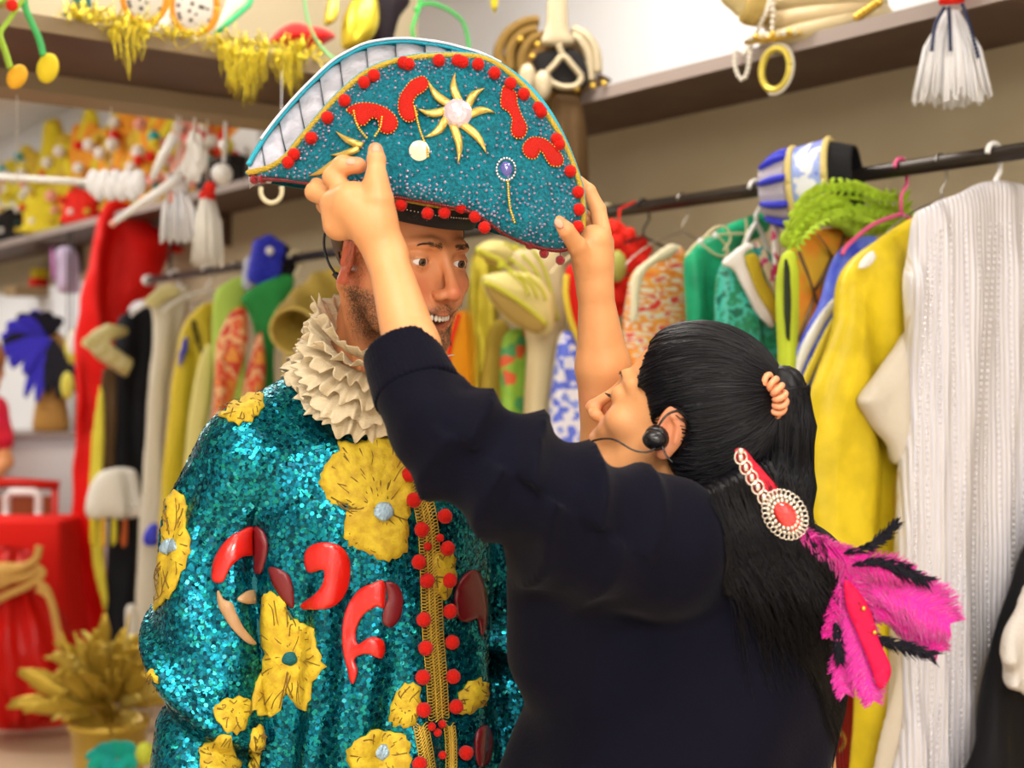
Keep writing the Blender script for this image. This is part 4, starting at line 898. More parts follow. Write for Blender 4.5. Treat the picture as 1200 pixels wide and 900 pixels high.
# head band round his forehead
M_BAND = mat('black_sequin_band', (.012, .010, .014), .35, bump=.8, bscale=700)
bc = LM((0, -.006, .066)); ring = lambda t, rr, h: bc+np.array([math.cos(t)*(.0795+rr), math.sin(t)*(.1005+rr), h-.012*math.sin(t)])@RM
g = G(); nb2 = 64; V = [ring(2*PI*j/nb2, rr, h) for (rr, h) in ((.0, -.012), (.0045, -.012), (.0075, .0), (.0075, .018), (.0045, .03), (.0, .03)) for j in range(nb2)]
Fc = [(i*nb2+j, i*nb2+(j+1) % nb2, ((i+1) % 6)*nb2+(j+1) % nb2, ((i+1) % 6)*nb2+j) for i in range(6) for j in range(nb2)]
hb = mk('head_band', V, [f[::-1] for f in Fc], M_BAND, hat)
# soft crown above the band
f = lambda p: np.maximum(ell((p-bc.astype(f4))@RM.T.astype(f4), (0, 0, .01), (.088, .106, .088)), -(((p-bc.astype(f4))@RM.T.astype(f4))[:, 2]-.02))
V, Q = extract(f, bc-[.14, .14, .05], bc+[.14, .14, .13], .006); mk('crown', V, Q, M_HTEAL, hat)
rope('gold_braid', [ring(t, .0085, .016) for t in np.linspace(.2, 2.9, 60)], .0036, M_GTRIM, hb, 3)
g = G(); [g.ball(ring(t, .009, .004), .0012, 6, 4) for t in np.linspace(.6, 2.7, 46)]; T(g.obj('silver_beads', mat('silver_bead', (.8, .75, .65), .2, metal=.9), hb), kind='stuff')
# gem and golden sun rays
ctr = np.array([536, 134.]); M_RAY = mat('gold_foil', (.72, .50, .12), .28, metal=.6, bump=.3, bscale=120)
T2 = lambda x, y: (x/2.727+280, y/2.727+30)
sun = root  # name kept free
def ray(base, tip, w, bend, parent):
    b, t = np.array(base, float), np.array(tip, float); d = t-b; nrm_ = np.array([-d[1], d[0]])/np.linalg.norm(d); up = []; dn = []
    for s in np.linspace(0, 1, 8): c = b+d*s+nrm_*bend*math.sin(PI*s*.9)*1.; ww = w*(1-s)**.75*(.8+.5*math.sin(PI*s)); up.append(c+nrm_*ww); dn.append(c-nrm_*ww)
    return hdecal('gold_ray', up+dn[::-1][1:], M_RAY, parent, .0045, 4, smooth=False, dome=.003)
for tip, ba in (((608, 172), 215), ((697, 150), 265), ((790, 205), 310), ((820, 285), 350), ((788, 415), 45), ((695, 445), 95), ((590, 355), 140), ((572, 262), 180)):
    a = math.radians(ba+18); ray(ctr+14*np.array([math.cos(a), math.sin(a)]), T2(*tip), 5.5, -5.5 if ba < 400 else 5, hat)
for b_, t_ in (((395, 385), (310, 335)), ((385, 393), (293, 412)), ((315, 432), (222, 480))): ray(T2(*b_), T2(*t_), 4.5, -3, hat)
M_GEM = mat('pink_silver_gem', (.66, .56, .62), .12, metal=.35, coat=1)
def gem(name, c, rx, ry, m, parent, off=.004, rings=3, seg=10, h=.007):
    g = G(); c3 = onhat([c])[0]-np.array([0, off, 0]); s_ = 1/F*c3[1]; V = [c3-np.array([0, h, 0])]
    for k in range(1, rings+1):
        rr = k/rings
        for j in range(seg): a = 2*PI*(j+.5*(k % 2))/seg; V.append(c3+np.array([math.cos(a)*rx*rr*s_, -h*(1-rr**2.2), math.sin(a)*ry*rr*s_]))
    for j in range(seg): a = 2*PI*(j+.5*(rings % 2))/seg; V.append(c3+np.array([math.cos(a)*rx*s_, off+.001, math.sin(a)*ry*s_]))
    Fc = [(0, 1+j, 1+(j+1) % seg) for j in range(seg)]
    for k in range(rings):
        for j in range(seg): a = 1+k*seg; Fc += [(a+j, a+seg+j, a+(j+1) % seg), (a+(j+1) % seg, a+seg+j, a+seg+(j+1) % seg)]
    return g.add(V, [f[::-1] for f in Fc]).obj(name, m, parent, smooth=False)
gem('round_gem', ctr, 17.5, 17.5, M_GEM, hat, .006, 3, 12)
M_SIL = mat('silver_bead2', (.75, .70, .72), .25, metal=.8); M_SAPH = mat('blue_gem', (.10, .09, .35), .1, coat=1); M_SHELL = mat('shell_disc', (.75, .66, .45), .25, coat=.6)
g = G(); [g.ball(onhat([(593+11*math.cos(a), 199+13*math.sin(a))])[0]-[0, .003, 0], .0018, 6, 4) for a in np.linspace(0, 2*PI, 22)]; T(g.obj('gem_bezel', M_SIL, hat), kind='stuff')
gem('oval_gem', (593, 199), 7.5, 9.5, M_SAPH, hat, .003, 3, 10, .004)
gem('shell_disc', (491.6, 177), 12, 12, M_SHELL, hat, .003, 2, 20, .001)
g = G()
for ln in ([(486, 126), (489, 140), (492, 152), (496, 163), (500, 172), (502, 184)], [(595, 213), (596, 228), (598, 245), (603, 261)], [(415, 131), (418, 145), (424, 155), (430, 162)], [(448, 138), (446, 150), (440, 160)]):
    for c in resamp(catmull(ln, 5), int(np.linalg.norm(np.diff(ln, axis=0), axis=1).sum()/2.6)): g.ball(onhat([c])[0]-[0, .004, 0], .0017, 6, 4)
T(g.obj('beaded_chains', M_GOLD, hat), kind='stuff')
M_REDG = mat('red_glitter', (.58, .012, .004), .6, spec=.25, bump=.9, bscale=700)
mot = [[(345, 270), (380, 250), (430, 250), (480, 270), (508, 305), (500, 335), (475, 348), (450, 335), (445, 305), (425, 298), (402, 320), (378, 315), (365, 290)],
 [(555, 175), (590, 163), (607, 188), (592, 212), (570, 225), (558, 250), (572, 282), (560, 305), (535, 308), (512, 280), (512, 235), (535, 195)],
 [(848, 195), (885, 215), (890, 250), (905, 290), (921, 325), (912, 355), (887, 362), (870, 340), (872, 300), (860, 277), (838, 260), (838, 222)],
 [(910, 380), (935, 358), (975, 362), (1005, 385), (1035, 420), (1032, 447), (1000, 450), (982, 430), (965, 403), (950, 425), (925, 425), (908, 405)]]
mm = [[T2(*x) for x in m_] for m_ in mot]
for m_ in mm:
    o2 = hdecal('scroll_motif', m_, M_REDG, hat, .003, 4, dome=.0015, per=5)
    L = resamp(catmull(m_, 5, True), 40); g = G(); [g.ball(onhat([c])[0]-[0, .003, 0], .0011, 5, 4) for c in L]; T(g.obj('bead_outline', M_GOLD, o2), kind='stuff')
# pompoms
HP = [(543, 127), (640, 115), (700, 115), (765, 127), (817, 155), (868, 188), (910, 222), (965, 278), (1014, 366), (1022, 382), (1058, 468), (1083, 535), (1085, 590), (1082, 645), (433, 163), (402, 185), (340, 243), (285, 297), (233, 362), (178, 415), (160, 440), (527, 122), (715, 120), (957, 266)]
for x in HP: p = onhat([T2(*x)])[0]-[0, .006, 0]; pompom(p, .0078, hat, M_POM)
for x in [(518, 573), (603, 600), (657, 597), (710, 580), (755, 610), (785, 645)]:
    u, v = T2(*x); pompom(P(u, v, 1.640), .0075, hat, M_POM)
g = G()
for x, dy in (((975, 728), 25), ((1027, 750), 40), ((50, 492), 20), ((75, 490), 20), ((930, 700), 8), ((345/1*1, 0), 0)):
    if not dy: continue
    u, v = T2(*x); Y = float(hY(np.array(u), np.array(v)))+.004; pompom(P(u, v, Y), .0060, hat, M_POMD, 'dark_pompom'); g.tube([P(u, v-dy/2.727, Y), P(u, v, Y)], .0006, 5)
T(g.obj('pompom_threads', M_MAR, hat), kind='stuff')
# rhinestones
g = G(); bl_ = mm+[[(ctr[0]+20*math.cos(a), ctr[1]+20*math.sin(a)) for a in np.linspace(0, 6.2, 12)]]
cu, cv = rng.uniform(295, 683, 9000).astype(f4), rng.uniform(68, 296, 9000).astype(f4); dd_ = -poly2(cu, cv, o); ok_ = dd_ > 3
for b in bl_: ok_ &= poly2(cu, cv, b) > 1.5
pr_ = np.where(dd_ < 17, 1.0, np.where((cv > 215) | (dd_ < 24), .42, .14)); ok_ &= rng.random(9000) < pr_
kk = np.zeros((0, 2))
for u, v, d in zip(cu[ok_], cv[ok_], dd_[ok_]):
    if len(kk) and (((kk-[u, v])**2).sum(1) < (4.0 if d < 20 or v > 215 else 6.5)**2).any(): continue
    kk = np.vstack([kk, [u, v]])
    if len(kk) > 700: break
C3 = onhat(kk)
for c in C3:
    r = .0013+.0005*rng.random(); n5 = 6; V = [c+[0, -.0026, 0]]+[c+np.array([math.cos(2*PI*j/n5)*r*1.0, -.0012, math.sin(2*PI*j/n5)*r]) for j in range(n5)]+[c+np.array([math.cos(2*PI*j/n5)*r*1.1, .001, math.sin(2*PI*j/n5)*r*1.1]) for j in range(n5)]
    g.add(V, [(0, 1+(j+1) % n5, 1+j) for j in range(n5)]+[(1+j, 1+(j+1) % n5, 1+n5+(j+1) % n5, 1+n5+j) for j in range(n5)])
g2 = g
T(g.obj('rhinestones', mat('rhinestone', (.42, .38, .55), .2, metal=.5), hat, smooth=False), kind='stuff')
# ============================================================ cloth and goods
def solid(name, outline, plane, pos, T_, m, parent=None, fold=.006, freq=45, h=None, smooth=True, round_=.6, seed=None, lab=None, cat=None, grp=None, drop=0, hollow=None, zf=.14):
    """a filled cloth body: outline seen in the frame, laid in a vertical plane of the room, with thickness and hanging folds"""
    o = catmull(outline, 4, True) if smooth else np.array(outline, float)
    ax, nm = {'T': (DN, DD), 'N': (DD, DN), 'Y': (np.array([1., 0, 0]), np.array([0, 1., 0]))}[plane]
    pt = {'T': lambda u, v: onT(u, v, pos), 'N': lambda u, v: onN(u, v, pos), 'Y': lambda u, v: P(u, v, pos)}[plane]
    W3 = np.array([pt(u, v) for u, v in o]); ab = np.stack([W3@ax, W3[:, 2]], 1).astype(f4)
    lo2, hi2 = ab.min(0), ab.max(0); Y = W3[:, 1].mean(); h = h or Y*.0019; sd = rng.random()*9 if seed is None else seed
    cut = np.array([ax, nm, UZ]); R3 = cut.astype(f4); r_ = T_*round_; zt = hi2[1]; um = ab[:, 0].mean()
    def f(p):
        q = p@R3.T; a, w, z = q[:, 0], q[:, 1], q[:, 2]; g = np.clip((zt-z)*5, .25, 1)
        wv = np.sin(a*freq+sd+1.2*np.sin(z*6+sd)+1.5*np.sin(a*freq*.37)); a2 = a+zf*.6*fold*np.sin(z*23+sd*3)
        d2 = poly2(a2, z, ab); w2 = w-pos-fold*wv*g-fold*zf*np.sin(z*31+a*freq*.6+sd)
        tk = T_*(.75+.35*g); return smax(d2*.9+r_*.3, np.abs(w2)-tk*(.55+.45*np.clip(-d2/(T_*1.2+.004), 0, 1)), r_)*.85
    c = ab.mean(0); e = T_*1.4+fold*2+.02
    cor = np.array([ax*a+nm*(pos+s)+UZ*z for a in (lo2[0]-.01, hi2[0]+.01) for s in (-e, e) for z in (lo2[1]-.01, hi2[1]+.01)])
    V, Q = extract(f, cor.min(0), cor.max(0), h, lip=1.25)
    ob = mk(name, V, Q, m, parent)
    if lab: T(ob, lab, cat or 'costume', grp)
    return ob
def tt_(u): return float(onN(u, 450, NR)@DD)                 # place along the rail seen at column u
def hanger(u, m, lab, thick=.0035, drop=.105, arms=.19, hook=True, bar=False):
    t = tt_(u); r = root('clothes_hanger', N(NR, t, ZR), lab, 'hanger', None); z = ZR; R_ = .0165+thick+.001
    pts = [N(NR+R_*math.cos(a), t, z+R_*math.sin(a)) for a in np.linspace(-.5, PI*.98, 14)][::-1]
    G().tube(pts+[N(NR+.020, t, z-.03), N(NR, t, z-.055), N(NR, t, z-drop*.72)], thick, 10).obj('hook', m, r)
    c = N(NR, t, z-drop*.72)
    for s in (-1, 1): G().tube(catmull([c, c+DN*s*arms*.5-UZ*.03, c+DN*s*arms*.9-UZ*.075, c+DN*s*arms-UZ*.095], 5), thick*1.15, 8).obj('arm', m, r)
    return r
C_ = lambda name, col, **k: mat(name, col, **{'rough': .7, 'bump': .3, 'bscale': 90, 'sheen': .0, 'spec': .22, **k})
# ---- right part of the rail
tW = tt_(1165)
M_WG = pattern('white_sequin_gauze', [(.74, .74, .80), (.60, .52, .42), (.80, .80, .86), (.70, .70, .80)], 30, 'wave', .35, (1, 1, .06), .0, 3, False, .6)
wg = solid('sequined_gown', [(1165, 208), (1120, 224), (1085, 239), (1074, 252), (1071, 300), (1065, 335), (1070, 400), (1070, 470), (1062, 560), (1056, 640), (1061, 720), (1060, 800), (1050, 900), (1046, 1010), (1125, 1010), (1146, 820), (1168, 740), (1200, 640), (1240, 500), (1250, 300), (1215, 225)], 'T', tW, .028, M_WG, None, .011, 62, lab='long white sequined gown at the right end of the rail', cat='gown')
g = G(); gown_f = None
for k in range(11):                                            # strings of beads running down the gown
    u0 = 1086+k*11.5; 
    for v in np.arange(262+max(0, 20-k*6), 900, 7.5):
        u = u0+6*math.sin(v*.008+k)-(v-250)*.02+((k-5)*.0); 
        if u < 1062 or u > 1225: continue
        p = onT(u, v, tW-.040+.010*math.sin(u*.2)); g.ball(p, .0026, 6, 4)
T(g.obj('bead_strings', mat('clear_bead', (.85, .85, .92), .12, metal=.5), wg), kind='stuff')
solid('puff_sleeve', [(1074, 385), (1048, 405), (1026, 440), (1007, 468), (1020, 492), (1038, 520), (1050, 548), (1072, 520)], 'T', tW+.04, .025, C_('cream_voile', (.62, .56, .46)), wg, .007, 70)
solid('train', [(1080, 560), (1062, 600), (1056, 700), (1045, 800), (1030, 1010), (1110, 1010), (1110, 700)], 'T', tW+.03, .02, C_('ivory_voile', (.66, .58, .46)), wg, .012, 80)
hanger(1165, M_WPL, 'white plastic hanger holding the sequined gown', .0055)
hanger(1103, mat('steel_wire', (.5, .5, .5), .3, metal=1), 'thin steel wire hanger between the white gown and pink hanger', .0017)
bk_ = solid('black_costume', [(1250, 560), (1212, 630), (1193, 690), (1172, 760), (1150, 840), (1130, 930), (1120, 1010), (1250, 1010)], 'T', tW-.10, .03, C_('black_velvet', (.004, .004, .006), sheen=0), None, .01, 40, lab='black costume at the lower right edge beside the white gown', cat='costume')
solid('ruffled_cuff', [(1225, 680), (1200, 690), (1192, 715), (1180, 745), (1171, 776), (1184, 790), (1180, 806), (1196, 813), (1230, 815)], 'T', tW-.17, .02, C_('white_lace', (.70, .66, .62), bump=.8, bscale=200), None, .012, 120, lab='white frilled sleeve end in front of the black costume', cat='sleeve')
tY = tt_(1108)
M_YS = C_('yellow_satin', (.74, .56, .02), rough=.38, sheen=0, bump=.5, bscale=28, var=.22, vscale=14)
ys = solid('satin_costume', [(1078, 250), (1045, 266), (1012, 288), (990, 318), (979, 365), (962, 420), (947, 480), (944, 560), (946, 640), (962, 690), (990, 740), (1006, 790), (1008, 860), (1004, 1010), (1075, 1010), (1085, 700), (1090, 500), (1090, 300)], 'T', tY, .035, M_YS, None, .013, 38, lab='bright yellow satin costume hanging left of the white gown', cat='costume')
solid('side_seam', [(1060, 520), (1066, 600), (1064, 680), (1050, 640), (1046, 570)], 'T', tY-.035, .008, C_('ochre_satin', (.50, .34, .02)), ys, .004, 60)
solid('white_shoulder_patch', [(1022, 292), (1010, 302), (1005, 316), (1018, 314), (1026, 303)], 'T', tY-.045, .006, C_('white_patch', (.8, .8, .78)), ys, .002)
tP = tt_(1062); hanger(1056, M_PINKPL, 'pink plastic hanger above the yellow satin costume', .0040, .13)
M_BS = C_('blue_satin', (.05, .08, .62), rough=.35, var=.6, vscale=18, var2=(.16, .24, .85))
bs = solid('satin_costume', [(1026, 276), (1002, 276), (981, 292), (969, 322), (962, 352), (948, 392), (934, 430), (922, 462), (925, 620), (990, 620), (995, 450), (1000, 380), (1020, 320)], 'T', tP+.05, .03, M_BS, None, .012, 50, lab='royal blue satin costume between lime ruffles and yellow satin', cat='costume')
for pts, m in (([(984, 342), (966, 360), (940, 402), (921, 455), (929, 462), (948, 416), (972, 372), (990, 350)], C_('white_ribbon', (.82, .82, .8))), ([(990, 352), (974, 374), (952, 418), (934, 462), (940, 468), (960, 425), (982, 382), (994, 362)], C_('yellow_ribbon', (.8, .65, .06))), ([(1000, 352), (990, 370), (975, 410), (960, 462), (980, 480), (990, 430), (1000, 400)], C_('taupe_panel', (.42, .33, .2)))):
    solid('ribbon_band', pts, 'T', tP+.005, .008, m, bs, .003, 60)
# lime ruffled cape with orange body
tL = tt_(1010); M_LIME = C_('lime_tulle', (.50, .72, .05), var=.25, vscale=35, bump=.8, bscale=120)
lm = root('ruffled_costume', N(NR, tL, ZR-.5), 'orange costume with lime green ruffled collar under the blue striped sleeve', 'costume')
def ruffle_strip(name, path, depth, m, parent, w=.03, nw=14, amp=.012, seed=0):
    L = resamp(np.array(path, float), 160); k = 7; VV = []
    for Ls in (0, 1):
        for i in range(k):
            s = i/(k-1); wv = np.sin(np.linspace(0, nw*2*PI, 160)+seed+2*np.sin(np.linspace(0, 7, 160)))
            VV.append(L+depth*w*s+np.array([0, 0, 1.])*(amp*s*wv)[:, None]-DD*(.012*s*np.cos(np.linspace(0, nw*2*PI, 160)))[:, None]+np.array([0, -.0018, 0])*Ls)
    V = np.vstack(VV); n = 160; Fc = [(i*n+j, i*n+j+1, (i+1)*n+j+1, (i+1)*n+j) for i in range(k-1) for j in range(n-1)]
    return mk(name, V, Fc+[tuple(x+k*n for x in f[::-1]) for f in Fc]+[(b, a, a+k*n, b+k*n) for a, b in rim(Fc)], m, parent)
solid('shoulder_cape', [(920, 292), (917, 272), (935, 247), (958, 231), (985, 228), (1012, 238), (1035, 236), (1066, 244), (1070, 262), (1045, 274), (1020, 280), (1000, 281), (985, 272), (966, 266), (950, 272), (932, 292)], 'T', tL-.03, .02, M_LIME, lm, .010, 130, h=.0045)
pth = catmull([onT(920, 285, tL-.06), onT(938, 252, tL-.06), onT(965, 234, tL-.06), (onT(1000, 232, tL-.06)), onT(1030, 242, tL-.06), onT(1062, 244, tL-.06)], 8)
for k in range(4): ruffle_strip('ruffle', pth+np.array([.004*k, 0, -.016*k+.012]), np.array([-.1, -.45, .75-.35*k]), M_LIME, lm, .028, 17+k*2, .006, k)
solid('body', [(940, 270), (985, 264), (1003, 281), (995, 330), (975, 390), (960, 450), (955, 620), (925, 620), (926, 420), (924, 330), (930, 290)], 'T', tL+.02, .03, C_('orange_cotton', (.80, .22, .02), var=.4, vscale=16, var2=(.72, .42, .03)), lm, .012, 40)
M_STRAP = C_('brown_strap', (.16, .09, .04), rough=.4)
for a, b in (((935, 290), (955, 345)), ((958, 275), (975, 300)), ((990, 275), (972, 330)), ((975, 300), (955, 340)), ((955, 345), (935, 400)), ((935, 295), (960, 360))):
    G().tube([onT(a[0], a[1], tL-.012), onT((a[0]+b[0])/2+1, (a[1]+b[1])/2, tL-.025), onT(b[0], b[1], tL-.012)], .0042, 8, flat=.5).obj('strap', M_STRAP, lm)
li = solid('tunic', [(915, 302), (928, 292), (936, 320), (937, 380), (932, 430), (930, 520), (908, 520), (910, 430), (908, 360)], 'T', tL-.10, .02, C_('lime_cotton', (.48, .60, .04)), None, .008, 60, lab='narrow lime green tunic with dark slit beside the white lapel', cat='costume')
solid('dark_slit', [(919, 304), (925, 310), (928, 350), (926, 400), (921, 390), (919, 350)], 'T', tL-.125, .006, C_('dark_lining', (.02, .03, .015)), li, .002)
# green jacket with white lapel
tG = tt_(925); gj = solid('lapel_jacket', [(846, 308), (880, 282), (903, 296), (918, 335), (928, 400), (938, 480), (940, 620), (880, 620), (850, 480), (842, 380)], 'T', tG, .03, pattern('green_floral', [(.02, .38, .22), (.01, .25, .12), (.05, .5, .4), (.0, .16, .10)], 30, 'noise', .4, detail=3), None, .010, 45, lab='green shiny jacket with white lapel and yellow panel', cat='costume')
solid('white_lapel', [(844, 309), (866, 288), (879, 283), (884, 292), (872, 300), (880, 325), (892, 350), (906, 376), (904, 386), (890, 372), (870, 338), (860, 318)], 'T', tG-.045, .010, C_('white_satin_lapel', (.85, .85, .84)), gj, .003, 60)
solid('yellow_panel', [(872, 300), (886, 296), (896, 325), (908, 350), (910, 380), (902, 370), (886, 342), (878, 322)], 'T', tG-.050, .010, C_('old_gold_satin', (.55, .44, .03)), gj, .003, 60)
solid('trimmed_edge', [(884, 282), (896, 290), (908, 320), (914, 350), (906, 345), (894, 318), (886, 296)], 'T', tG-.052, .008, pattern('teal_trim', [(.02, .3, .35), (.6, .55, .4), (.5, .05, .2)], 60, 'voronoi'), gj, .002, 60)
gt = pattern('pink_dot_trim', [(.8, .8, .8), (.55, .02, .15)], 70, 'voronoi')
solid('dotted_trim', [(905, 262), (913, 262), (914, 290), (912, 325), (906, 325), (904, 290)], 'T', tG-.06, .006, gt, gj, .002, 60)
tg2 = tt_(868); M_GR = C_('emerald_satin', (.02, .42, .20), rough=.4, var=.35, vscale=14)
ge = solid('satin_costume', [(800, 306), (815, 286), (842, 266), (872, 252), (893, 246), (902, 258), (895, 278), (870, 292), (858, 320), (860, 400), (868, 620), (815, 620), (806, 420)], 'T', tg2, .03, M_GR, None, .010, 45, lab='emerald green costume with looping gold cord on its shoulder', cat='costume')
for ln in ([(803, 300), (820, 282), (838, 276), (852, 290), (850, 300), (838, 298), (820, 284)], [(820, 284), (836, 268), (850, 266), (856, 280), (848, 294)], [(836, 276), (855, 274), (874, 274)], [(874, 256), (875, 272), (870, 290)]):
    G().tube([onT(u, v, tg2-.040) for u, v in catmull(ln, 5)], .0028, 7).obj('gold_cord', C_('pale_gold_cord', (.75, .68, .42)), ge)
for (u, v) in [(838, 276), (821, 283)]: G().ball(onT(u, v, tg2-.045), .007, 10, 7).obj('pearl_button', M_WPL, ge)
for (u, v) in [(847, 330), (868, 336), (862, 352), (872, 362), (866, 372), (850, 380)]: G().ball(onT(u, v, tg2-.048), .005, 8, 6).obj('flower_bead', C_('pale_bead', (.75, .8, .75)), ge)
hanger(886, M_WPL, 'white plastic hanger left of the blue striped sleeve', .0050, arms=.05)
hanger(800, mat('steel_wire2', (.55, .52, .48), .3, metal=1), 'thin wire hanger over the orange patterned costume', .0016)
hanger(754, M_BPL, 'black hanger beside the red silk flowers', .0028)
hanger(712, mat('cream_plastic', (.7, .6, .35), .4), 'cream hanger by the raised forearm at right', .0030)
tO = tt_(800); M_OP = pattern('orange_print', [(.85, .75, .55), (.80, .20, .03), (.85, .35, .05), (.75, .70, .55), (.75, .05, .03)], 22, 'noise', .5, (1, 1, 3), detail=1.5)
oc = solid('printed_costume', [(735, 420), (737, 350), (742, 318), (765, 298), (787, 284), (800, 291), (812, 312), (818, 345), (820, 400), (826, 620), (742, 620)], 'T', tO, .03, M_OP, None, .010, 48, lab='orange and cream printed costume above the black-haired head', cat='costume')
solid('cream_shoulder', [(738, 345), (742, 318), (765, 298), (787, 284), (797, 292), (785, 304), (765, 312), (752, 330), (746, 370), (738, 380)], 'T', tO-.040, .010, C_('cream_satin', (.74, .66, .46)), oc, .003, 50)
# red silk flowers
rf = root('flower_garland', onT(722, 320, tt_(745)), 'garland of red silk flowers with green centre beside the raised forearm', 'garland')
def flower(c, r, m, parent, n=9, nm=(0.3, -1, .1)):
    fr = frame(nm); g = G()
    for k in range(n):
        a = 2*PI*k/n+rng.random()*.4; dr = fr[0]*math.cos(a)+fr[2]*math.sin(a); g.ball(c+dr*r*.55+fr[1]*r*.1*(k % 2), (r*.5, r*.14, r*.34), 8, 6, ax=[dr, fr[1], np.cross(dr, fr[1])])
    return g.obj('flower', m, parent)
M_RSILK = C_('red_silk', (.75, .02, .01))
for (u, v, r) in [(727, 285, .05), (742, 298, .055), (715, 300, .05), (735, 322, .05), (712, 338, .055), (728, 350, .05), (715, 275, .04)]: flower(onT(u, v, tt_(745)+rng.uniform(-.03, .03)), r, M_RSILK, rf)
G().ball(onT(723, 312, tt_(745)-.05), (.025, .025, .04), 12, 8).obj('green_centre', C_('moss', (.35, .36, .08), bump=.9), rf)
G().tube([onT(724, 300, tt_(745)), onT(726, 245, tt_(745)), N(NR, tt_(745), ZR+.017)], .003, 6).obj('cord', M_RSILK, rf)
def gar(name, pts, u, T_, m, lab, cat='costume', fold=.01, freq=50, dt=0): return solid(name, pts, 'T', tt_(u)+dt, T_, m, None, fold, freq, lab=lab, cat=cat)
rd = gar('red_costume', [(662, 320), (670, 306), (690, 312), (700, 350), (700, 400), (690, 412), (676, 396), (668, 362)], 700, .03, C_('red_velvet', (.75, .015, .01)), 'small red costume with yellow edge hanging behind the raised forearm', fold=.008)
G().tube([onT(u, v, tt_(700)-.03) for u, v in catmull([(664, 322), (663, 345), (668, 372), (678, 398), (688, 412)], 5)], .008, 8).obj('yellow_piping', C_('yellow_pipe', (.8, .62, .06)), rd)
gar('patterned_costume', [(652, 405), (664, 384), (682, 398), (694, 430), (700, 480), (705, 620), (640, 620), (646, 480)], 690, .035, pattern('blue_toile', [(.72, .74, .85), (.10, .16, .75), (.78, .78, .86), (.22, .30, .80)], 18, 'noise', .5, detail=5), 'blue and white patterned costume between the cream satin and the forearm')
M_CS = C_('cream_satin2', (.72, .60, .34), rough=.4)
cs = gar('satin_robe', [(598, 300), (625, 288), (648, 286), (660, 310), (662, 370), (656, 430), (654, 620), (608, 620), (616, 450), (620, 390)], 660, .035, M_CS, 'cream satin robe with yellow piping hanging right of the bearded face', 'robe', .012, 40)
for s in range(4): G().tube([onT(u, v, tt_(660)-.055) for u, v in catmull([(585+s*13, 308-s*5), (610+s*9, 325-s*4), (628+s*6, 352-s*3), (642+s*4, 376)], 5)], .006, 8, flat=.6).obj('piping', C_('citron_piping', (.62, .66, .05)), cs)
def horn(name, pts, rs, m, inner, lab, cat='sleeve', hole=1, squash=None):
    """an empty sleeve lying open: a tapering tube with a hollow mouth"""
    pts = [np.array(p) for p in pts]; d0 = pts[0]-pts[1]; d0 /= np.linalg.norm(d0)
    def f(p): d = chain(p, pts, rs); d = smax(d, (p-pts[0].astype(f4))@d0.astype(f4), .004); d = d-.004*np.sin(p[:, 0]*70+p[:, 2]*50); return np.maximum(d, -chain(p, [pts[0]+d0*.05]+pts[:2], [rs[0]*.93, rs[0]*.88, rs[1]*.5]))
    A_ = np.array(pts); m_ = max(rs)+.02; V, Q = extract(f, A_.min(0)-m_, A_.max(0)+m_, A_[:, 1].mean()*.0018); o = mk(name, V, Q, m); T(o, lab, cat)
    g = G(); fr = frame(d0); g.tube([pts[0]+rs[0]*.96*(fr[0]*math.cos(a)+fr[2]*math.sin(a)) for a in np.linspace(0, 2*PI, 25)], .006, 8); g.obj('rim', inner, o); return o
M_CIT = C_('citron_edge', (.62, .60, .06)); M_TANS = C_('tan_gold_satin', (.50, .36, .07), rough=.4)
tc_ = tt_(650)-.10
M_PG = C_('pale_gold_satin', (.74, .64, .26), rough=.4); M_INN = C_('tan_inside', (.40, .27, .07))
for pts, inn, dt, lab in (([(562, 326), (572, 317), (600, 314), (628, 320), (648, 345), (650, 378), (640, 396), (624, 394), (598, 380), (575, 358)], [(567, 331), (584, 338), (612, 356), (640, 380), (634, 391), (620, 390), (598, 376), (576, 354)], 0, 'pale gold pointed sleeve with tan inside lying open right of the bearded face'), ([(556, 288), (572, 277), (596, 280), (614, 298), (612, 314), (594, 316), (574, 310), (560, 302)], [(558, 292), (570, 298), (590, 308), (584, 314), (568, 308)], .12, 'smaller pale gold pointed sleeve just under the hat brim')):
    o = solid('pointed_sleeve', pts, 'T', tc_+dt, .045, M_PG, None, .006, 40, lab=lab, cat='sleeve'); solid('open_end', inn, 'T', tc_+dt-.050, .010, M_INN, o, .002)
    L = [onT(u, v, tc_+dt-.056) for u, v in catmull(inn[:4], 6)]; G().tube(L, .007, 8).obj('rim', M_CIT, o)
    for k in range(3): G().tube([onT(u, v, tc_+dt-.052) for u, v in catmull([(pts[2][0]+k*11-4, pts[2][1]+5+k*2), (pts[2][0]+12+k*11, pts[2][1]+16+k*4), (pts[2][0]+20+k*10, pts[2][1]+32+k*3)], 5)], .0045, 8).obj('stripe', M_CIT, o)
gar('printed_tunic', [(586, 400), (604, 382), (622, 392), (624, 440), (618, 500), (620, 620), (585, 620), (586, 480)], 634, .03, pattern('green_flower_print', [(.30, .55, .06), (.25, .50, .05), (.75, .12, .04), (.08, .35, .12), (.28, .52, .05)], 32, 'voronoi', .6), 'light green tunic with small red flowers behind the raised sleeve')
gar('bronze_costume', [(568, 420), (575, 380), (590, 372), (600, 400), (592, 470), (585, 620), (560, 620), (562, 480)], 612, .025, C_('bronze_satin', (.42, .30, .04)), 'bronze yellow costume strip left of the green flowered tunic')
gar('gold_ruffle_costume', [(548, 330), (560, 290), (585, 300), (590, 350), (580, 400), (572, 440), (566, 620), (552, 620), (552, 430)], 600, .03, C_('gold_lame', (.62, .52, .05), rough=.3, metal=.5, bump=.8, bscale=50), 'shiny gold ruffled costume close beside the bearded chin', fold=.018, freq=90)
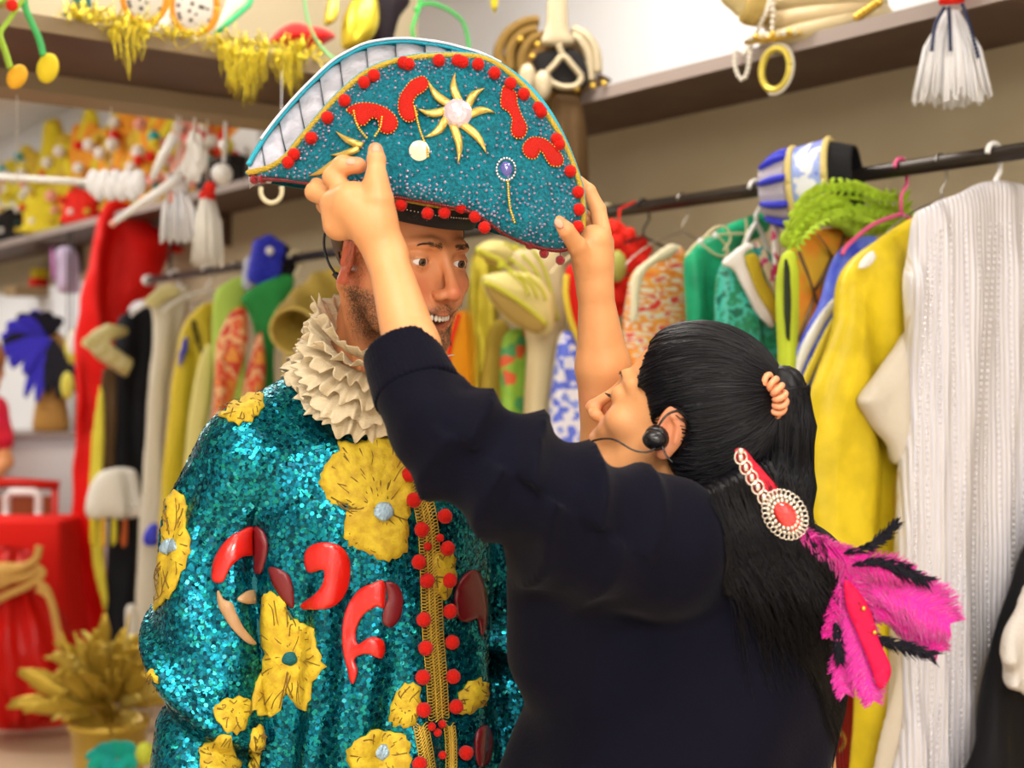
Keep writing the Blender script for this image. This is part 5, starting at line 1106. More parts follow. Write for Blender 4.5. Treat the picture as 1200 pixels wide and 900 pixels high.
og = gar('orange_costume', [(508, 400), (520, 372), (545, 360), (556, 380), (558, 430), (562, 620), (505, 620)], 585, .035, C_('orange_satin', (.85, .34, .02), rough=.4), 'plain orange costume seen between the face and gold ruffles')
G().tube([onT(u, v, tt_(585)-.04) for u, v in catmull([(538, 368), (530, 395), (524, 430), (520, 480)], 5)], .007, 8).obj('red_piping', M_RSILK, og)
# blue striped puff sleeve lying over the rail
tB = tt_(925); bc_ = N(NR, tB, ZR); ps = root('striped_sleeve', N(NR, tB, ZR-.13), 'blue and white striped puff sleeve with gold trim slung over the rail', 'sleeve')
ax_ = np.array([.95, .1, .16]); ax_ /= np.linalg.norm(ax_); st_ = P(898, 226, 3.0); en_ = P(990, 212, 2.92); L_ = np.linalg.norm(en_-st_); ax_ = (en_-st_)/L_; fr = frame(ax_)
def puff(name, s0, s1, r0, r1, m, nrib=0, amp=0, wall=.9, n=72, k=14):
    V = []
    for w in (1, wall):
        for i in range(k):
            s = i/(k-1); c = st_+ax_*(s0+(s1-s0)*s); 
            for j in range(n): a = 2*PI*j/n; r = (r0+(r1-r0)*s)*w*(1+amp*abs(math.sin(nrib*a/2))); V.append(c+fr[0]*math.cos(a)*r*.75+fr[2]*math.sin(a)*r)
    Fc = [(i*n+j, i*n+(j+1) % n, (i+1)*n+(j+1) % n, (i+1)*n+j) for i in range(k-1) for j in range(n)]; o_ = k*n
    FF = Fc+[tuple(x+o_ for x in f[::-1]) for f in Fc]+[((i)*n+(j+1) % n, i*n+j, o_+i*n+j, o_+i*n+(j+1) % n) if i == 0 else (i*n+j, i*n+(j+1) % n, o_+i*n+(j+1) % n, o_+i*n+j) for i in (0, k-1) for j in range(n)]
    return mk(name, V, FF, m, ps)
M_BLUE = C_('cobalt_satin', (.04, .05, .62), rough=.35); M_BW = pattern('blue_white_brocade', [(.10, .16, .70), (.30, .40, .80), (.75, .78, .85), (.15, .2, .75)], 16, 'noise', .4)
puff('outer_cuff', -.004, .058, .058, .078, C_('gathered_grey', (.45, .42, .5)), 18, .05)
for k in range(9):
    a = 2*PI*k/9+.2; pts = [st_+ax_*(s*.064)+(fr[0]*math.cos(a)*.75+fr[2]*math.sin(a))*(.062+.020*s+.006*math.sin(PI*s)) for s in np.linspace(0, 1, 6)]
    G().tube(pts, [.009, .0125, .014, .0145, .014, .011], 10, flat=.6).obj('blue_stripe', M_BLUE, ps)
puff('brocade_band', .072, .142, .084, .092, M_BW, 12, .03)
for s, r in ((.068, .085), (.146, .092)): G().tube([st_+ax_*s+(fr[0]*math.cos(a)*.75+fr[2]*math.sin(a))*r for a in np.linspace(0, 2*PI, 40)], .0075, 8).obj('gold_trim', C_('soft_gold_trim', (.72, .58, .22), bump=.9, bscale=200), ps)
puff('black_lining', .146, .20, .088, .070, C_('black_lining', (.006, .006, .008), sheen=0), 8, .03)
# ---- left part of the rail, behind the sequined jacket
horn('open_sleeve', [P(345, 388, 4.30), P(356, 370, 4.45), P(385, 345, 4.6), P(425, 340, 4.6)], [.078, .082, .085, .08], M_TANS, C_('tan_rim', (.60, .46, .12)), 'tan gold sleeve lying open like a horn left of the cream collar', 'sleeve')
gar('tan_robe', [(330, 420), (345, 405), (372, 390), (400, 380), (400, 620), (320, 620)], 392, .04, C_('tan_satin', (.52, .40, .14)), 'tan satin robe under the open tan sleeve', 'robe')
gar('green_costume', [(280, 350), (300, 332), (335, 319), (346, 328), (340, 352), (328, 385), (322, 430), (330, 620), (300, 620), (302, 420), (292, 370)], 345, .035, C_('bottle_green', (.03, .30, .07)), 'dark green costume left of the open tan sleeve')
gar('lime_costume', [(249, 350), (262, 330), (284, 322), (296, 340), (290, 380), (285, 620), (255, 620), (250, 420)], 300, .035, C_('pale_lime', (.48, .70, .12)), 'pale lime costume between green and orange costumes on the left')
M_OR = pattern('orange_red_print', [(.80, .30, .05), (.75, .08, .03), (.80, .45, .20), (.60, .04, .02), (.78, .30, .04)], 14, 'noise', .6, detail=3)
for pts, u, lab in (([(247, 470), (250, 420), (262, 375), (276, 358), (290, 362), (292, 390), (280, 440), (268, 520), (262, 620), (240, 620)], 352, 'orange red printed costume with pale feathered edge on the left rail'), ([(285, 470), (294, 410), (304, 385), (310, 395), (312, 440), (306, 500), (300, 620), (280, 620)], 356, 'orange and yellow printed costume strip under the green costume')): gar('printed_costume', pts, u, .04, M_OR, lab, fold=.016)
gar('lilac_tunic', [(206, 500), (216, 482), (232, 478), (236, 520), (230, 620), (205, 620)], 236, .03, C_('lilac', (.42, .30, .55)), 'lilac tunic just above the sequined shoulder on the left')
M_YG = C_('mustard_satin', (.70, .55, .04), rough=.45)
yg = gar('mustard_costume', [(200, 440), (212, 385), (232, 358), (250, 352), (258, 368), (250, 420), (232, 500), (215, 600), (205, 720), (182, 720), (188, 560)], 252, .035, M_YG, 'mustard yellow costume with dark slit on the left rail', fold=.016)
solid('dark_slit', [(222, 375), (230, 376), (235, 395), (238, 420), (230, 405)], 'T', tt_(252)-.06, .008, C_('dark_slit_m', (.03, .025, .01)), yg, .002)
solid('blue_inset', [(212, 402), (220, 392), (222, 405), (214, 428), (207, 430)], 'T', tt_(252)-.06, .008, M_BLUE, yg, .002)
gar('cream_yellow_costume', [(222, 470), (232, 420), (244, 400), (252, 410), (250, 460), (240, 520), (232, 640), (210, 640), (214, 540)], 258, .03, C_('cream_yellow', (.72, .66, .24)), 'pale cream yellow costume in front of the mustard one', dt=-.22)
gar('green_edge_costume', [(258, 520), (262, 440), (270, 400), (276, 440), (272, 620), (256, 620)], 274, .025, C_('grass_green', (.08, .45, .08)), 'thin grass green costume edge left of the printed costume')
wc = gar('cream_robe', [(172, 350), (186, 340), (208, 333), (222, 338), (214, 380), (203, 440), (195, 520), (190, 640), (186, 760), (160, 760), (163, 620), (170, 470), (178, 380)], 222, .035, C_('ivory_cotton', (.68, .64, .54)), 'long ivory robe hung near the left end of the rail', 'robe', .014)
solid('pointed_collar', [(168, 352), (190, 334), (205, 332), (212, 345), (196, 352), (180, 362)], 'T', tt_(222)-.06, .015, C_('butter_satin', (.78, .72, .36)), wc, .005)
gar('black_robe', [(134, 382), (146, 364), (168, 357), (184, 362), (186, 385), (177, 450), (169, 560), (166, 700), (165, 800), (122, 800), (126, 620), (128, 480)], 178, .05, C_('black_cotton', (.006, .007, .012)), 'long black robe beside the red drape at the left rail end', 'robe', .016)
gar('brown_fringed_costume', [(118, 445), (128, 430), (142, 432), (142, 560), (136, 600), (118, 600)], 173, .03, C_('dark_brown', (.09, .05, .02)), 'dark brown costume in front of the black robe', fold=.016, freq=90, dt=-.05)
gar('slim_costume', [(112, 470), (120, 450), (124, 520), (118, 600), (126, 700), (118, 712), (104, 600)], 172, .025, C_('yellow_fleece', (.68, .60, .06)), 'narrow yellow costume between the red drape and brown costume', fold=.014, freq=80, dt=-.12)
wb = gar('bloomers', [(98, 600), (104, 570), (116, 550), (140, 544), (160, 548), (168, 570), (166, 600), (150, 612), (125, 610), (108, 614)], 170, .06, C_('white_cotton', (.78, .76, .70)), 'white frilled bloomers hanging low in front of the black robe', 'bloomers', .02, 60, dt=-.22)
for k in range(4): solid('ribbon_end', [(104+k*13, 608), (112+k*13, 608), (113+k*12, 636+4*(k % 2)), (105+k*12, 640)], 'T', tt_(170)-.24, .010, C_('ribbon%d' % k, [(.75, .6, .04), (.8, .45, .04), (.75, .65, .05), (.55, .12, .03)][k]), wb, .003)
iv = root('fanned_sleeve', onT(125, 420, tt_(172)-.2), 'ivory fanned sleeve with ribbed folds beside the red drape', 'sleeve')
for k in range(7):
    s = k/6; G().tube([onT(146-3*k, 388+6*s, tt_(172)-.2), onT(128-4*k, 393+10*s-4, tt_(172)-.26), onT(106+7*k, 402+26*s, tt_(172)-.27), onT(116+5*k, 418+20*s, tt_(172)-.2)], [.02, .035, .035, .015], 9).obj('fold', C_('ivory_rib%d' % (k % 2), (.74, .68, .42) if k % 2 else (.62, .55, .25)), iv)
gar('blue_pouch', [(166, 628), (176, 612), (190, 614), (192, 632), (180, 642), (168, 640)], 215, .03, M_BLUE, 'small blue pouch hanging on the ivory robe', 'pouch', .005, dt=-.2)
hanger(205, M_WPL, 'white hanger at the left end of the rail', .006); hanger(346, mat('cream_hook', (.75, .68, .45), .4), 'cream plastic hanger right of the blue frilled sleeve', .007)
hanger(243, M_WPL, 'second white hanger from the left end of the rail', .005); hanger(278, mat('grey_wire', (.4, .4, .42), .3, metal=1), 'dark wire hanger over the lime costume', .0025)
# frilled blue sleeve over the rail
tb2 = tt_(330); r = root('frilled_sleeve', onN(322, 330, NR), 'blue frilled sleeve with black lining slung over the left rail', 'sleeve')
for k in range(4):
    c = onT(309+k*2, 322-k*10, tb2-.02); g = G(); g.tube([c+DN*.045*math.cos(a)+UZ*(.028*math.sin(a)+.006*math.sin(5*a)) for a in np.linspace(0, 2*PI, 36)], .020, 8); g.obj('frill', M_BLUE, r)
G().ball(onT(328, 312, tb2+.02), (.06, .05, .085), 16, 10).obj('black_lining', C_('black_lin2', (.008, .008, .012)), r)
G().ball(onT(316, 294, tb2-.05), .016, 10, 8).obj('pearl', M_WPL, r)
gar('white_blue_sleeve', [(283, 338), (284, 306), (290, 298), (300, 300), (302, 330), (296, 342)], 305, .03, pattern('white_blue_stripe', [(.75, .78, .88), (.35, .42, .7)], 40, 'wave'), 'white and blue striped cuff left of the frilled blue sleeve', 'sleeve', .004)
# ---- red drape, falling from the wall shelf to the floor
tr = tR1+.45
M_DR = C_('red_drape', (.72, .006, .004), rough=.55)
dr = solid('red_drape', [(118, 240), (152, 236), (178, 262), (215, 288), (216, 300), (204, 300), (186, 330), (176, 352), (150, 362), (152, 420), (142, 470), (134, 560), (124, 610), (130, 700), (140, 752), (116, 790), (86, 782), (84, 660), (88, 520), (88, 420), (96, 330)], 'T', tr, .05, M_DR, None, .034, 30, lab='tall bright red drape hanging from shelf to floor at left', cat='drape', h=.012)
# ---- the white counter, shop wares and furniture at the far left
ct = root('counter', N(2.2, 7.35, 0), 'white counter behind the red drape at the far left', 'counter'); ct.location.z = 0; ORG[ct.name][2] = 0
zc = P(60, 507, 7.35)[2]
G().box(N(1.55, 7.3, 0), DN*1.15, DD*.6, UZ*(zc-.03)).obj('cabinet', M_WHITE, ct, smooth=False); G().box(N(1.5, 7.25, zc-.03), DN*1.23, DD*.7, UZ*.03).obj('worktop', M_EDGE, ct, smooth=False)
for k in range(3): G().box(N(1.57+k*.375, 7.285, .08), DN*.355, DD*.016, UZ*(zc-.16)).obj('door', M_WPL, ct, smooth=False)
# bust with feathered headdress on the counter
def ontop(u, zz, tpl): a = (u-600)/F; Y = tpl/(DD[0]*a+DD[1]); return np.array([a*Y, Y, zz])
bb = ontop(60, zc, 7.5); bu = root('bust', bb, 'brown bust wearing a royal blue feather headdress on the white counter', 'mannequin')
f = lambda p: smin(chain(p, [bb+[0, 0, .04], bb+[0, 0, .20], bb+[0, 0, .33]], [.10, .075, .05]), ell(p, bb+[0, 0, .44], (.085, .09, .12)), .03)
V, Q = extract(lambda p: np.maximum(f(p), zc-p[:, 2]), bb-[.25, .25, .02], bb+[.25, .25, .65], .012); mk('torso', V, Q, C_('caramel', (.42, .22, .05), rough=.35), bu)
def plume(base, tip, w, m, parent, bend=.2, name='feather', n=10, curl=None):
    base, tip = np.array(base), np.array(tip); d = tip-base; L = np.linalg.norm(d); sd = np.cross(d, (0, 1, 0)); sd = sd/(np.linalg.norm(sd)+1e-9)*L; V = []; K = 8
    for i in range(n):
        s = i/(n-1); c = base+d*s+sd*bend*s*s+(np.array([0, -.12, -.25])*L*max(0, s-.5)**2*2); ww = w*math.sin(PI*min(1, s*.88+.07))**.6*(1+.12*math.sin(i*2.7)); e = sd/L
        for j in range(K): a = 2*PI*j/K; V.append(c+e*ww*math.cos(a)+np.array([0, 1, 0])*ww*.22*math.sin(a))
    Fc = [(i*K+j, i*K+(j+1) % K, (i+1)*K+(j+1) % K, (i+1)*K+j) for i in range(n-1) for j in range(K)]+[tuple(range(K))[::-1], tuple((n-1)*K+j for j in range(K))]
    return mk(name, V, Fc, m, parent)
M_BF = C_('blue_feather', (.04, .03, .55), bump=.9, sheen=.4); M_BKF = C_('black_feather', (.01, .01, .018), bump=.8)
for k in range(16):
    a = -2.6+k*.21; b0 = bb+[0, -.08, .52]; m = M_BF if (k % 3 or k < 6) and k < 12 else M_BKF; plume(b0, b0+np.array([math.sin(a)*.20-.02, -.05, math.cos(a)*.17-.02]), .042, m, bu, .15*(-1)**k)
for k in range(6): b0 = bb+[.03, -.08, .50]; plume(b0, b0+np.array([-.15+k*.06, -.04, -.26-.03*(k % 2)]), .035, M_BKF if k > 1 else M_BF, bu, .1)
for (u, v, rx, rz, lab) in ((84, 407, .035, .085, 'upper white and yellow oval ornament left of the red drape'), (79, 452, .034, .07, 'lower yellow oval ornament left of the red drape')):
    c = onT(u, v, 6.75); o = root('oval_ornament', c-[0, 0, rz], lab, 'ornament'); G().ball(c, (rx, .02, rz), 18, 12).obj('disc', C_('citron_disc', (.66, .64, .10), rough=.3), o); G().tube([c+[0, 0, rz], c+[0, 0, rz+.6]], .003, 6).obj('cord', M_BPL, o)
    if v < 420: G().ball(c+[.006, -.012, .02], (rx*.72, .014, rz*.7), 18, 12).obj('pearl_face', M_WPL, o)
lt = root('lilac_costume', onT(78, 345, 6.8), 'lilac and white costume hung high left of the red drape', 'costume')
solid('body', [(62, 300), (68, 288), (82, 286), (94, 300), (96, 342), (88, 346), (66, 341)], 'T', 6.8, .05, C_('pale_lilac', (.60, .52, .74)), lt, .012); solid('side', [(58, 292), (64, 290), (66, 335), (60, 325)], 'T', 6.78, .03, C_('mauve', (.50, .18, .45)), lt, .008)
G().tube([onT(80, 290, 6.8), onT(81, 262, 6.8)], .004, 6).obj('cord', M_BPL, lt)
lg = root('wall_ledge', onT(40, 345, 7.9), 'small brown wall ledge at the far left with red and yellow things', 'shelf'); G().box(onT(18, 345, 7.9), DN*.36, DD*.2, UZ*.05).obj('board', C_('ledge_brown', (.30, .20, .10)), lg, smooth=False)
for u, v, c_ in ((44, 330, (.7, .02, .01)), (46, 322, (.75, .62, .03)), (54, 331, (.65, .05, .02))): T(mk('small_box', *(lambda c: (np.array([c+DN*x+DD*y+UZ*z for x in (0, .08) for y in (0, .08) for z in (0, .055)]), [(0, 1, 3, 2), (4, 6, 7, 5), (0, 4, 5, 1), (2, 3, 7, 6), (0, 2, 6, 4), (1, 5, 7, 3)]))(onT(u-5, 334, 7.95)*np.array([1, 1, 0])+UZ*(onT(18, 345, 7.9)[2]+.05+(.055 if v == 322 else 0))), C_('box_%d' % u, c_), None, smooth=False), {44: 'red box on the small wall ledge', 46: 'yellow box on top of the red box on the wall ledge', 54: 'dark red box at the right of the wall ledge'}[u], 'box')
# chair by the counter
ch = root('chair', P(20, 640, 6.6)*[1, 1, 0], 'red framed chair with white seat behind the red draped table', 'chair')
M_RCH = C_('red_lacquer', (.62, .02, .01), rough=.3)
c = P(25, 640, 6.6); zz = lambda v, Y: CH+(450-v)/F*Y
for dx, dy, z1 in ((-.22, 0, zz(565, 6.6)), (.16, 0, zz(565, 6.6)), (-.22, -.38, .46), (.16, -.38, .46)): G().tube([[c[0]+dx, 6.6+dy*.4, 0], [c[0]+dx, 6.6+dy*.4, z1]], .018, 8).obj('leg', M_RCH, ch)
G().box((c[0]-.25, 6.44, .44), (.44, 0, 0), (0, .18, 0), (0, 0, .04)).obj('seat', M_WPL, ch, smooth=False); G().tube([[c[0]-.24, 6.6, zz(567, 6.6)], [c[0]-.03, 6.58, zz(565, 6.6)], [c[0]+.18, 6.6, zz(569, 6.6)]], .024, 8).obj('top_rail', M_RCH, ch)
G().box((c[0]-.2, 6.59, zz(608, 6.6)), (.34, 0, 0), (0, .02, 0), (0, 0, .11)).obj('backrest', C_('rust_weave', (.32, .08, .03)), ch, smooth=False)
wf = root('folding_stool', P(38, 620, 6.38)*[1, 1, 0], 'white tubular frame stool in front of the red chair', 'stool'); x0, x1 = P(8, 0, 6.38)[0], P(45, 0, 6.38)[0]; zt_ = zz(577, 6.38)
G().tube([[x0, 6.38, .02], [x0, 6.38, zt_-.02], [x0+.02, 6.38, zt_], [x1-.02, 6.38, zt_], [x1, 6.38, zt_-.02], [x1, 6.38, .02]], .020, 8).obj('frame', M_WPL, wf); G().tube([[x0, 6.30, .02], [x0, 6.38, zt_-.04]], .016, 8).obj('strut', M_WPL, wf); G().tube([[x1, 6.30, .02], [x1, 6.38, zt_-.04]], .016, 8).obj('strut', M_WPL, wf); G().box((x0, 6.31, .42), (x1-x0, 0, 0), (0, .07, 0), (0, 0, .03)).obj('seat', M_WPL, wf, smooth=False)
# table under a red cloth
tb = root('draped_table', P(10, 700, 6.05)*[1, 1, 0], 'low table under a bright red cloth at the lower left', 'table'); zt_ = P(0, 606, 6.1)[2]; xr = P(88, 0, 6.1)[0]
for dx in (.1, 1.0):
    for y in (5.98, 6.18): G().tube([[xr-dx, y, 0], [xr-dx, y, zt_-.03]], .02, 8).obj('leg', M_SHELF, tb)
G().box((xr-1.08, 5.94, zt_-.03), (1.05, 0, 0), (0, .28, 0), (0, 0, .022)).obj('tabletop', M_SHELF, tb, smooth=False)
V = []; nS = 130; per = []
for k in range(nS):
    s = k/nS*4; i = int(s); q = s-i; cor = [(xr-1.1, 5.92), (xr-.01, 5.92), (xr-.01, 6.24), (xr-1.1, 6.24)]; a, b = cor[i], cor[(i+1) % 4]; per.append((a[0]+(b[0]-a[0])*q, a[1]+(b[1]-a[1])*q))
per = np.array(per); cen = per.mean(0); rows = 9
for L in (0, .004):
    V.append([[cen[0], cen[1], zt_+.004-L]])
    for i in range(rows):
        sc = (.5, .97, 1.0, 1.01, 1.015, 1.02, 1.03, 1.035, 1.04)[i]; z = (zt_, zt_, zt_-.012, zt_*.85, zt_*.68, zt_*.5, zt_*.35, zt_*.18, .012)[i]; w = .03*max(0, i-2)/6*np.sin(np.arange(nS)*.9)
        dv = per-cen; ln = np.linalg.norm(dv, axis=1)[:, None]; q = cen+dv*sc+dv/ln*(w[:, None]-L); V.append(np.c_[q, np.full(nS, z-L*(i < 3))])
V = np.vstack(V); Fc = [(0, 1+j, 1+(j+1) % nS) for j in range(nS)]+[(1+i*nS+j, 1+(i+1)*nS+j, 1+(i+1)*nS+(j+1) % nS, 1+i*nS+(j+1) % nS) for i in range(rows-1) for j in range(nS)]; o_ = 1+rows*nS
FF = Fc+[tuple(x+o_ for x in f_[::-1]) for f_ in Fc]+[(b, a, a+o_, b+o_) for a, b in rim(Fc)]
T(mk('tablecloth', V, FF, C_('red_cloth', (.76, .012, .006)), None), 'bright red cloth draped over the low table at lower left', 'tablecloth')
# shiny red bundle tied with tan cord, in front of the table
cB = P(22, 765, 5.68); r = root('red_sack', [cB[0], cB[1], 0], 'glossy red satin sack tied with tan cord at the lower left', 'sack')
f = lambda p: smin(ell(p, P(18, 770, 5.68), (.23, .17, .285)), chain(p, [P(22, 700, 5.68), P(10, 675, 5.68)], [.08, .12]), .06)-.016*np.sin(np.arctan2(p[:, 1]-5.68, p[:, 0]-cB[0])*9+p[:, 2]*6)-.008*cloth_noise(p, 24)
zfl = P(0, 848, 4.95)[2]
V, Q = extract(f, cB-[.4, .35, .5], cB+[.4, .35, .42], .013); V[:, 2] = np.maximum(V[:, 2], .004); mk('satin_body', V, Q, C_('glossy_red', (.55, .006, .004), rough=.2, sheen=0), r)
M_CORD = C_('tan_cord', (.62, .36, .10))
for ln in ([(-8, 672), (10, 668), (28, 664), (42, 655), (46, 640)], [(-8, 705), (15, 694), (35, 685), (50, 672), (42, 664)], [(-8, 684), (12, 680), (30, 676), (44, 668)], [(44, 690), (58, 700), (66, 730), (70, 760)], [(40, 680), (54, 690), (62, 712)]): G().tube([P(u, v, 5.46) for u, v in catmull(ln, 6)], .016, 8).obj('cord', M_CORD, r)
for (u, v, rr) in [(6, 670, .05), (22, 667, .035), (-4, 680, .05)]: G().ball(P(u, v, 5.48), (rr*1.3, rr*.8, rr*.8), 12, 8).obj('knot', M_CORD, r)
solid('red_hem', [(30, 842), (60, 836), (82, 838), (84, 850), (50, 856), (0, 858), (-10, 846)], 'Y', 5.80, .03, C_('red_hem_m', (.75, .04, .02)), None, .01, lab='loose red cloth hem lying on the floor under the sack', cat='cloth')
# gold leafy plant in a gold pot
pc = P(128, 900, 4.6); pc[2] = 0; gp = root('gold_plant', pc, 'artificial gold leafy plant in gold pot left of the sequined sleeve', 'plant')
zr = P(0, 850, 4.6)[2]; g = G(); n = 36; prof = [(.075, 0), (.085, .0), (.11, zr*.5), (.125, zr), (.135, zr), (.135, zr+.02), (.115, zr+.02), (.105, zr*.7)]
V = [[pc[0]+r_*math.cos(2*PI*j/n), pc[1]+r_*math.sin(2*PI*j/n), z] for r_, z in prof for j in range(n)]; Fc = [(i*n+j, i*n+(j+1) % n, (i+1)*n+(j+1) % n, (i+1)*n+j) for i in range(len(prof)-1) for j in range(n)]+[tuple(range(n))[::-1], tuple((len(prof)-1)*n+j for j in range(n))]
g.add(V, Fc).obj('pot', M_GOLDP, gp); M_GL = C_('gold_leaf', (.52, .36, .05), rough=.35, metal=.5); M_GL2 = C_('gold_leaf_light', (.70, .56, .14), rough=.3, metal=.5)
for k in range(120):
    a = rng.uniform(0, 6.28); el = rng.uniform(.05, 1.5); L = rng.uniform(.12, .34); dv = np.array([math.cos(a)*math.cos(el), math.sin(a)*math.cos(el)*.8, math.sin(el)*1.05]); b0 = pc+[0, 0, zr+.02+.06*rng.random()]+dv*L*.35; plume(b0, b0+dv*L*.65, rng.uniform(.018, .032), M_GL if k % 4 else M_GL2, gp, rng.uniform(-.3, .3), 'leaf', 6)
for k in range(10): a = rng.uniform(0, 6.28); G().tube([pc+[0, 0, zr], pc+[math.cos(a)*.12, math.sin(a)*.1, zr+.16], pc+[math.cos(a)*.2, math.sin(a)*.18, zr+.22+.12*(k % 2)]], .005, 5).obj('stem', M_GL, gp)
tq_ = root('teal_flower', P(135, 890, 4.3)*[1, 1, 0], 'turquoise fabric flower on a stand in front of the gold pot', 'flower')
for k in range(9): a = k*.7; c0_ = P(138, 888, 4.3); plume(c0_, c0_+np.array([math.cos(a)*.09, -.03, math.sin(a)*.05+.02]), .03, C_('turquoise_silk%d' % k, (.01, .36+.03*(k % 3), .33)), tq_, .1, 'petal', 6)
zf = P(0, 888, 4.3)[2]; G().tube([P(138, 888, 4.3)*[1, 1, 0], P(138, 888, 4.3)], .008, 6).obj('stem', M_GL, tq_); G().ball(P(170, 883, 4.25), (.03, .03, .035), 10, 8).obj('bud', C_('yellow_green', (.55, .62, .06)), tq_)
wv_ = solid('white_cloth_roll', [(144, 718), (150, 706), (160, 708), (164, 740), (158, 765), (148, 760)], 'T', tt_(170)-.6, .04, C_('white_roll', (.72, .70, .66)), None, .008, lab='white cloth roll standing behind the gold leaves', cat='cloth')
# shopper in pink at the far left
sp = root('person', P(-52, 640, 6.75)*[1, 1, 0], 'shopper in pink red top at the left edge of the frame', 'person'); sc_ = P(-52, 0, 6.75)
SB = np.array([sc_[0], 6.75, 0]); sf = headframe((.25, .97, 0), -.1, 0); so = SB+[0.15, 0, 1.56]; sL = [SB+[.165, 0, 1.34], SB+[.25, -.02, 1.09], SB+[.17, -.18, .94]]; sL2 = [SB+[-.17, 0, 1.34], SB+[-.22, 0, 1.07], SB+[-.2, .1, .86]]
def shop(p):
    q = (p-so.astype(f4))@sf.T.astype(f4); d = head_sdf(q, False); d = smin(d, chain(p, [so-[0, 0, .06], SB+[0, 0, 1.38]], [.05, .06]), .02); d = smin(d, chain(p, [SB+[0, 0, 1.3], SB+[0, 0, .95]], [.11, .12]), .05)
    for ar in (sL, sL2): d = smin(d, chain(p, ar, [.05, .042, .026]), .02); d = smin(d, hand_at(p, ar[2], ar[2]-ar[1], [1, 0, 0]), .01)
    for s in (1, -1): d = smin(d, chain(p, [SB+[s*.09, 0, .88], SB+[s*.1, 0, .48], SB+[s*.1, 0, .09]], [.09, .06, .045]), .03)
    return d
V, Q = extract(shop, SB-[.45, .4, -.03], SB+[.45, .5, 1.72], .010); o = mk('body', V, Q, SK_W, sp); attr(o, 'blush', np.zeros(len(V))); attr(o, 'beard', np.zeros(len(V)))
eyes(sf, so, sp, sf[1])
V, Q = extract(lambda p: np.maximum(ell((p-so.astype(f4))@sf.T.astype(f4), (0, -.02, .03), (.092, .112, .105))-.004*cloth_noise(p, 90), ((p-so.astype(f4))@sf.T.astype(f4))[:, 1]-.055), so-.2, so+.2, .008); mk('hair', V, Q, C_('auburn_hair', (.42, .16, .03), rough=.5), sp)
f = lambda p: np.maximum(smin(smin(smax(ell(p, SB+[0, 0, 1.12], (.20, .13, .33)), p[:, 2]-1.40, .05), chain(p, [SB+[0, 0, 1.34], sL[0], sL[0]+(sL[1]-sL[0])*.55], [.08, .085, .075]), .03), chain(p, [SB+[0, 0, 1.34], sL2[0], sL2[0]+(sL2[1]-sL2[0])*.55], [.08, .085, .075]), .03), -(p[:, 2]-.86))-.006*cloth_noise(p, 30)
V, Q = extract(f, SB-[.42, .35, -.8], SB+[.42, .35, 1.5], .010); mk('pink_top', V, Q, C_('pink_red_cotton', (.78, .015, .10), var=.5, vscale=6, var2=(.70, .02, .05)), sp)
f = lambda p: smin(chain(p, [SB+[.085, 0, .88], SB+[.1, 0, .5], SB+[.1, 0, .1]], [.12, .08, .06]), chain(p, [SB+[-.085, 0, .88], SB+[-.1, 0, .5], SB+[-.1, 0, .1]], [.12, .08, .06]), .02)
V, Q = extract(f, SB-[.3, .3, -.05], SB+[.3, .3, 1.05], .012); mk('trousers', V, Q, M_JEAN, sp)
for s in (1, -1): f = lambda p: np.maximum(cap(p, SB+[s*.1, -.05, .04], SB+[s*.1, .16, .03], .045, .038), -p[:, 2]+.001); V, Q = extract(f, SB+[s*.1-.1, -.15, -.01], SB+[s*.1+.1, .25, .12], .009); mk('shoe', V, Q, M_WPL, sp)
# ============================================================ on the shelves
ON = ZT+.002
def shelf_pt(u, n): a = (u-600)/F; Y = n/(DN[0]*a+DN[1]); return np.array([a*Y, Y, ON])
def cross_pt(u, t=3.1): a = (u-600)/F; Y = t/(DD[0]*a+DD[1]); return np.array([a*Y, Y, ON])
C6 = {'yellow': (.74, .62, .03), 'orange': (.82, .34, .03), 'white': (.82, .80, .78), 'red': (.72, .02, .01), 'gold': (.66, .46, .05), 'pink': (.80, .35, .28), 'black': (.012, .01, .01), 'cream': (.74, .66, .42), 'teal': (.02, .40, .42)}
CM6 = {k: C_('plume_'+k, v, bump=.8, bscale=60) for k, v in C6.items()}
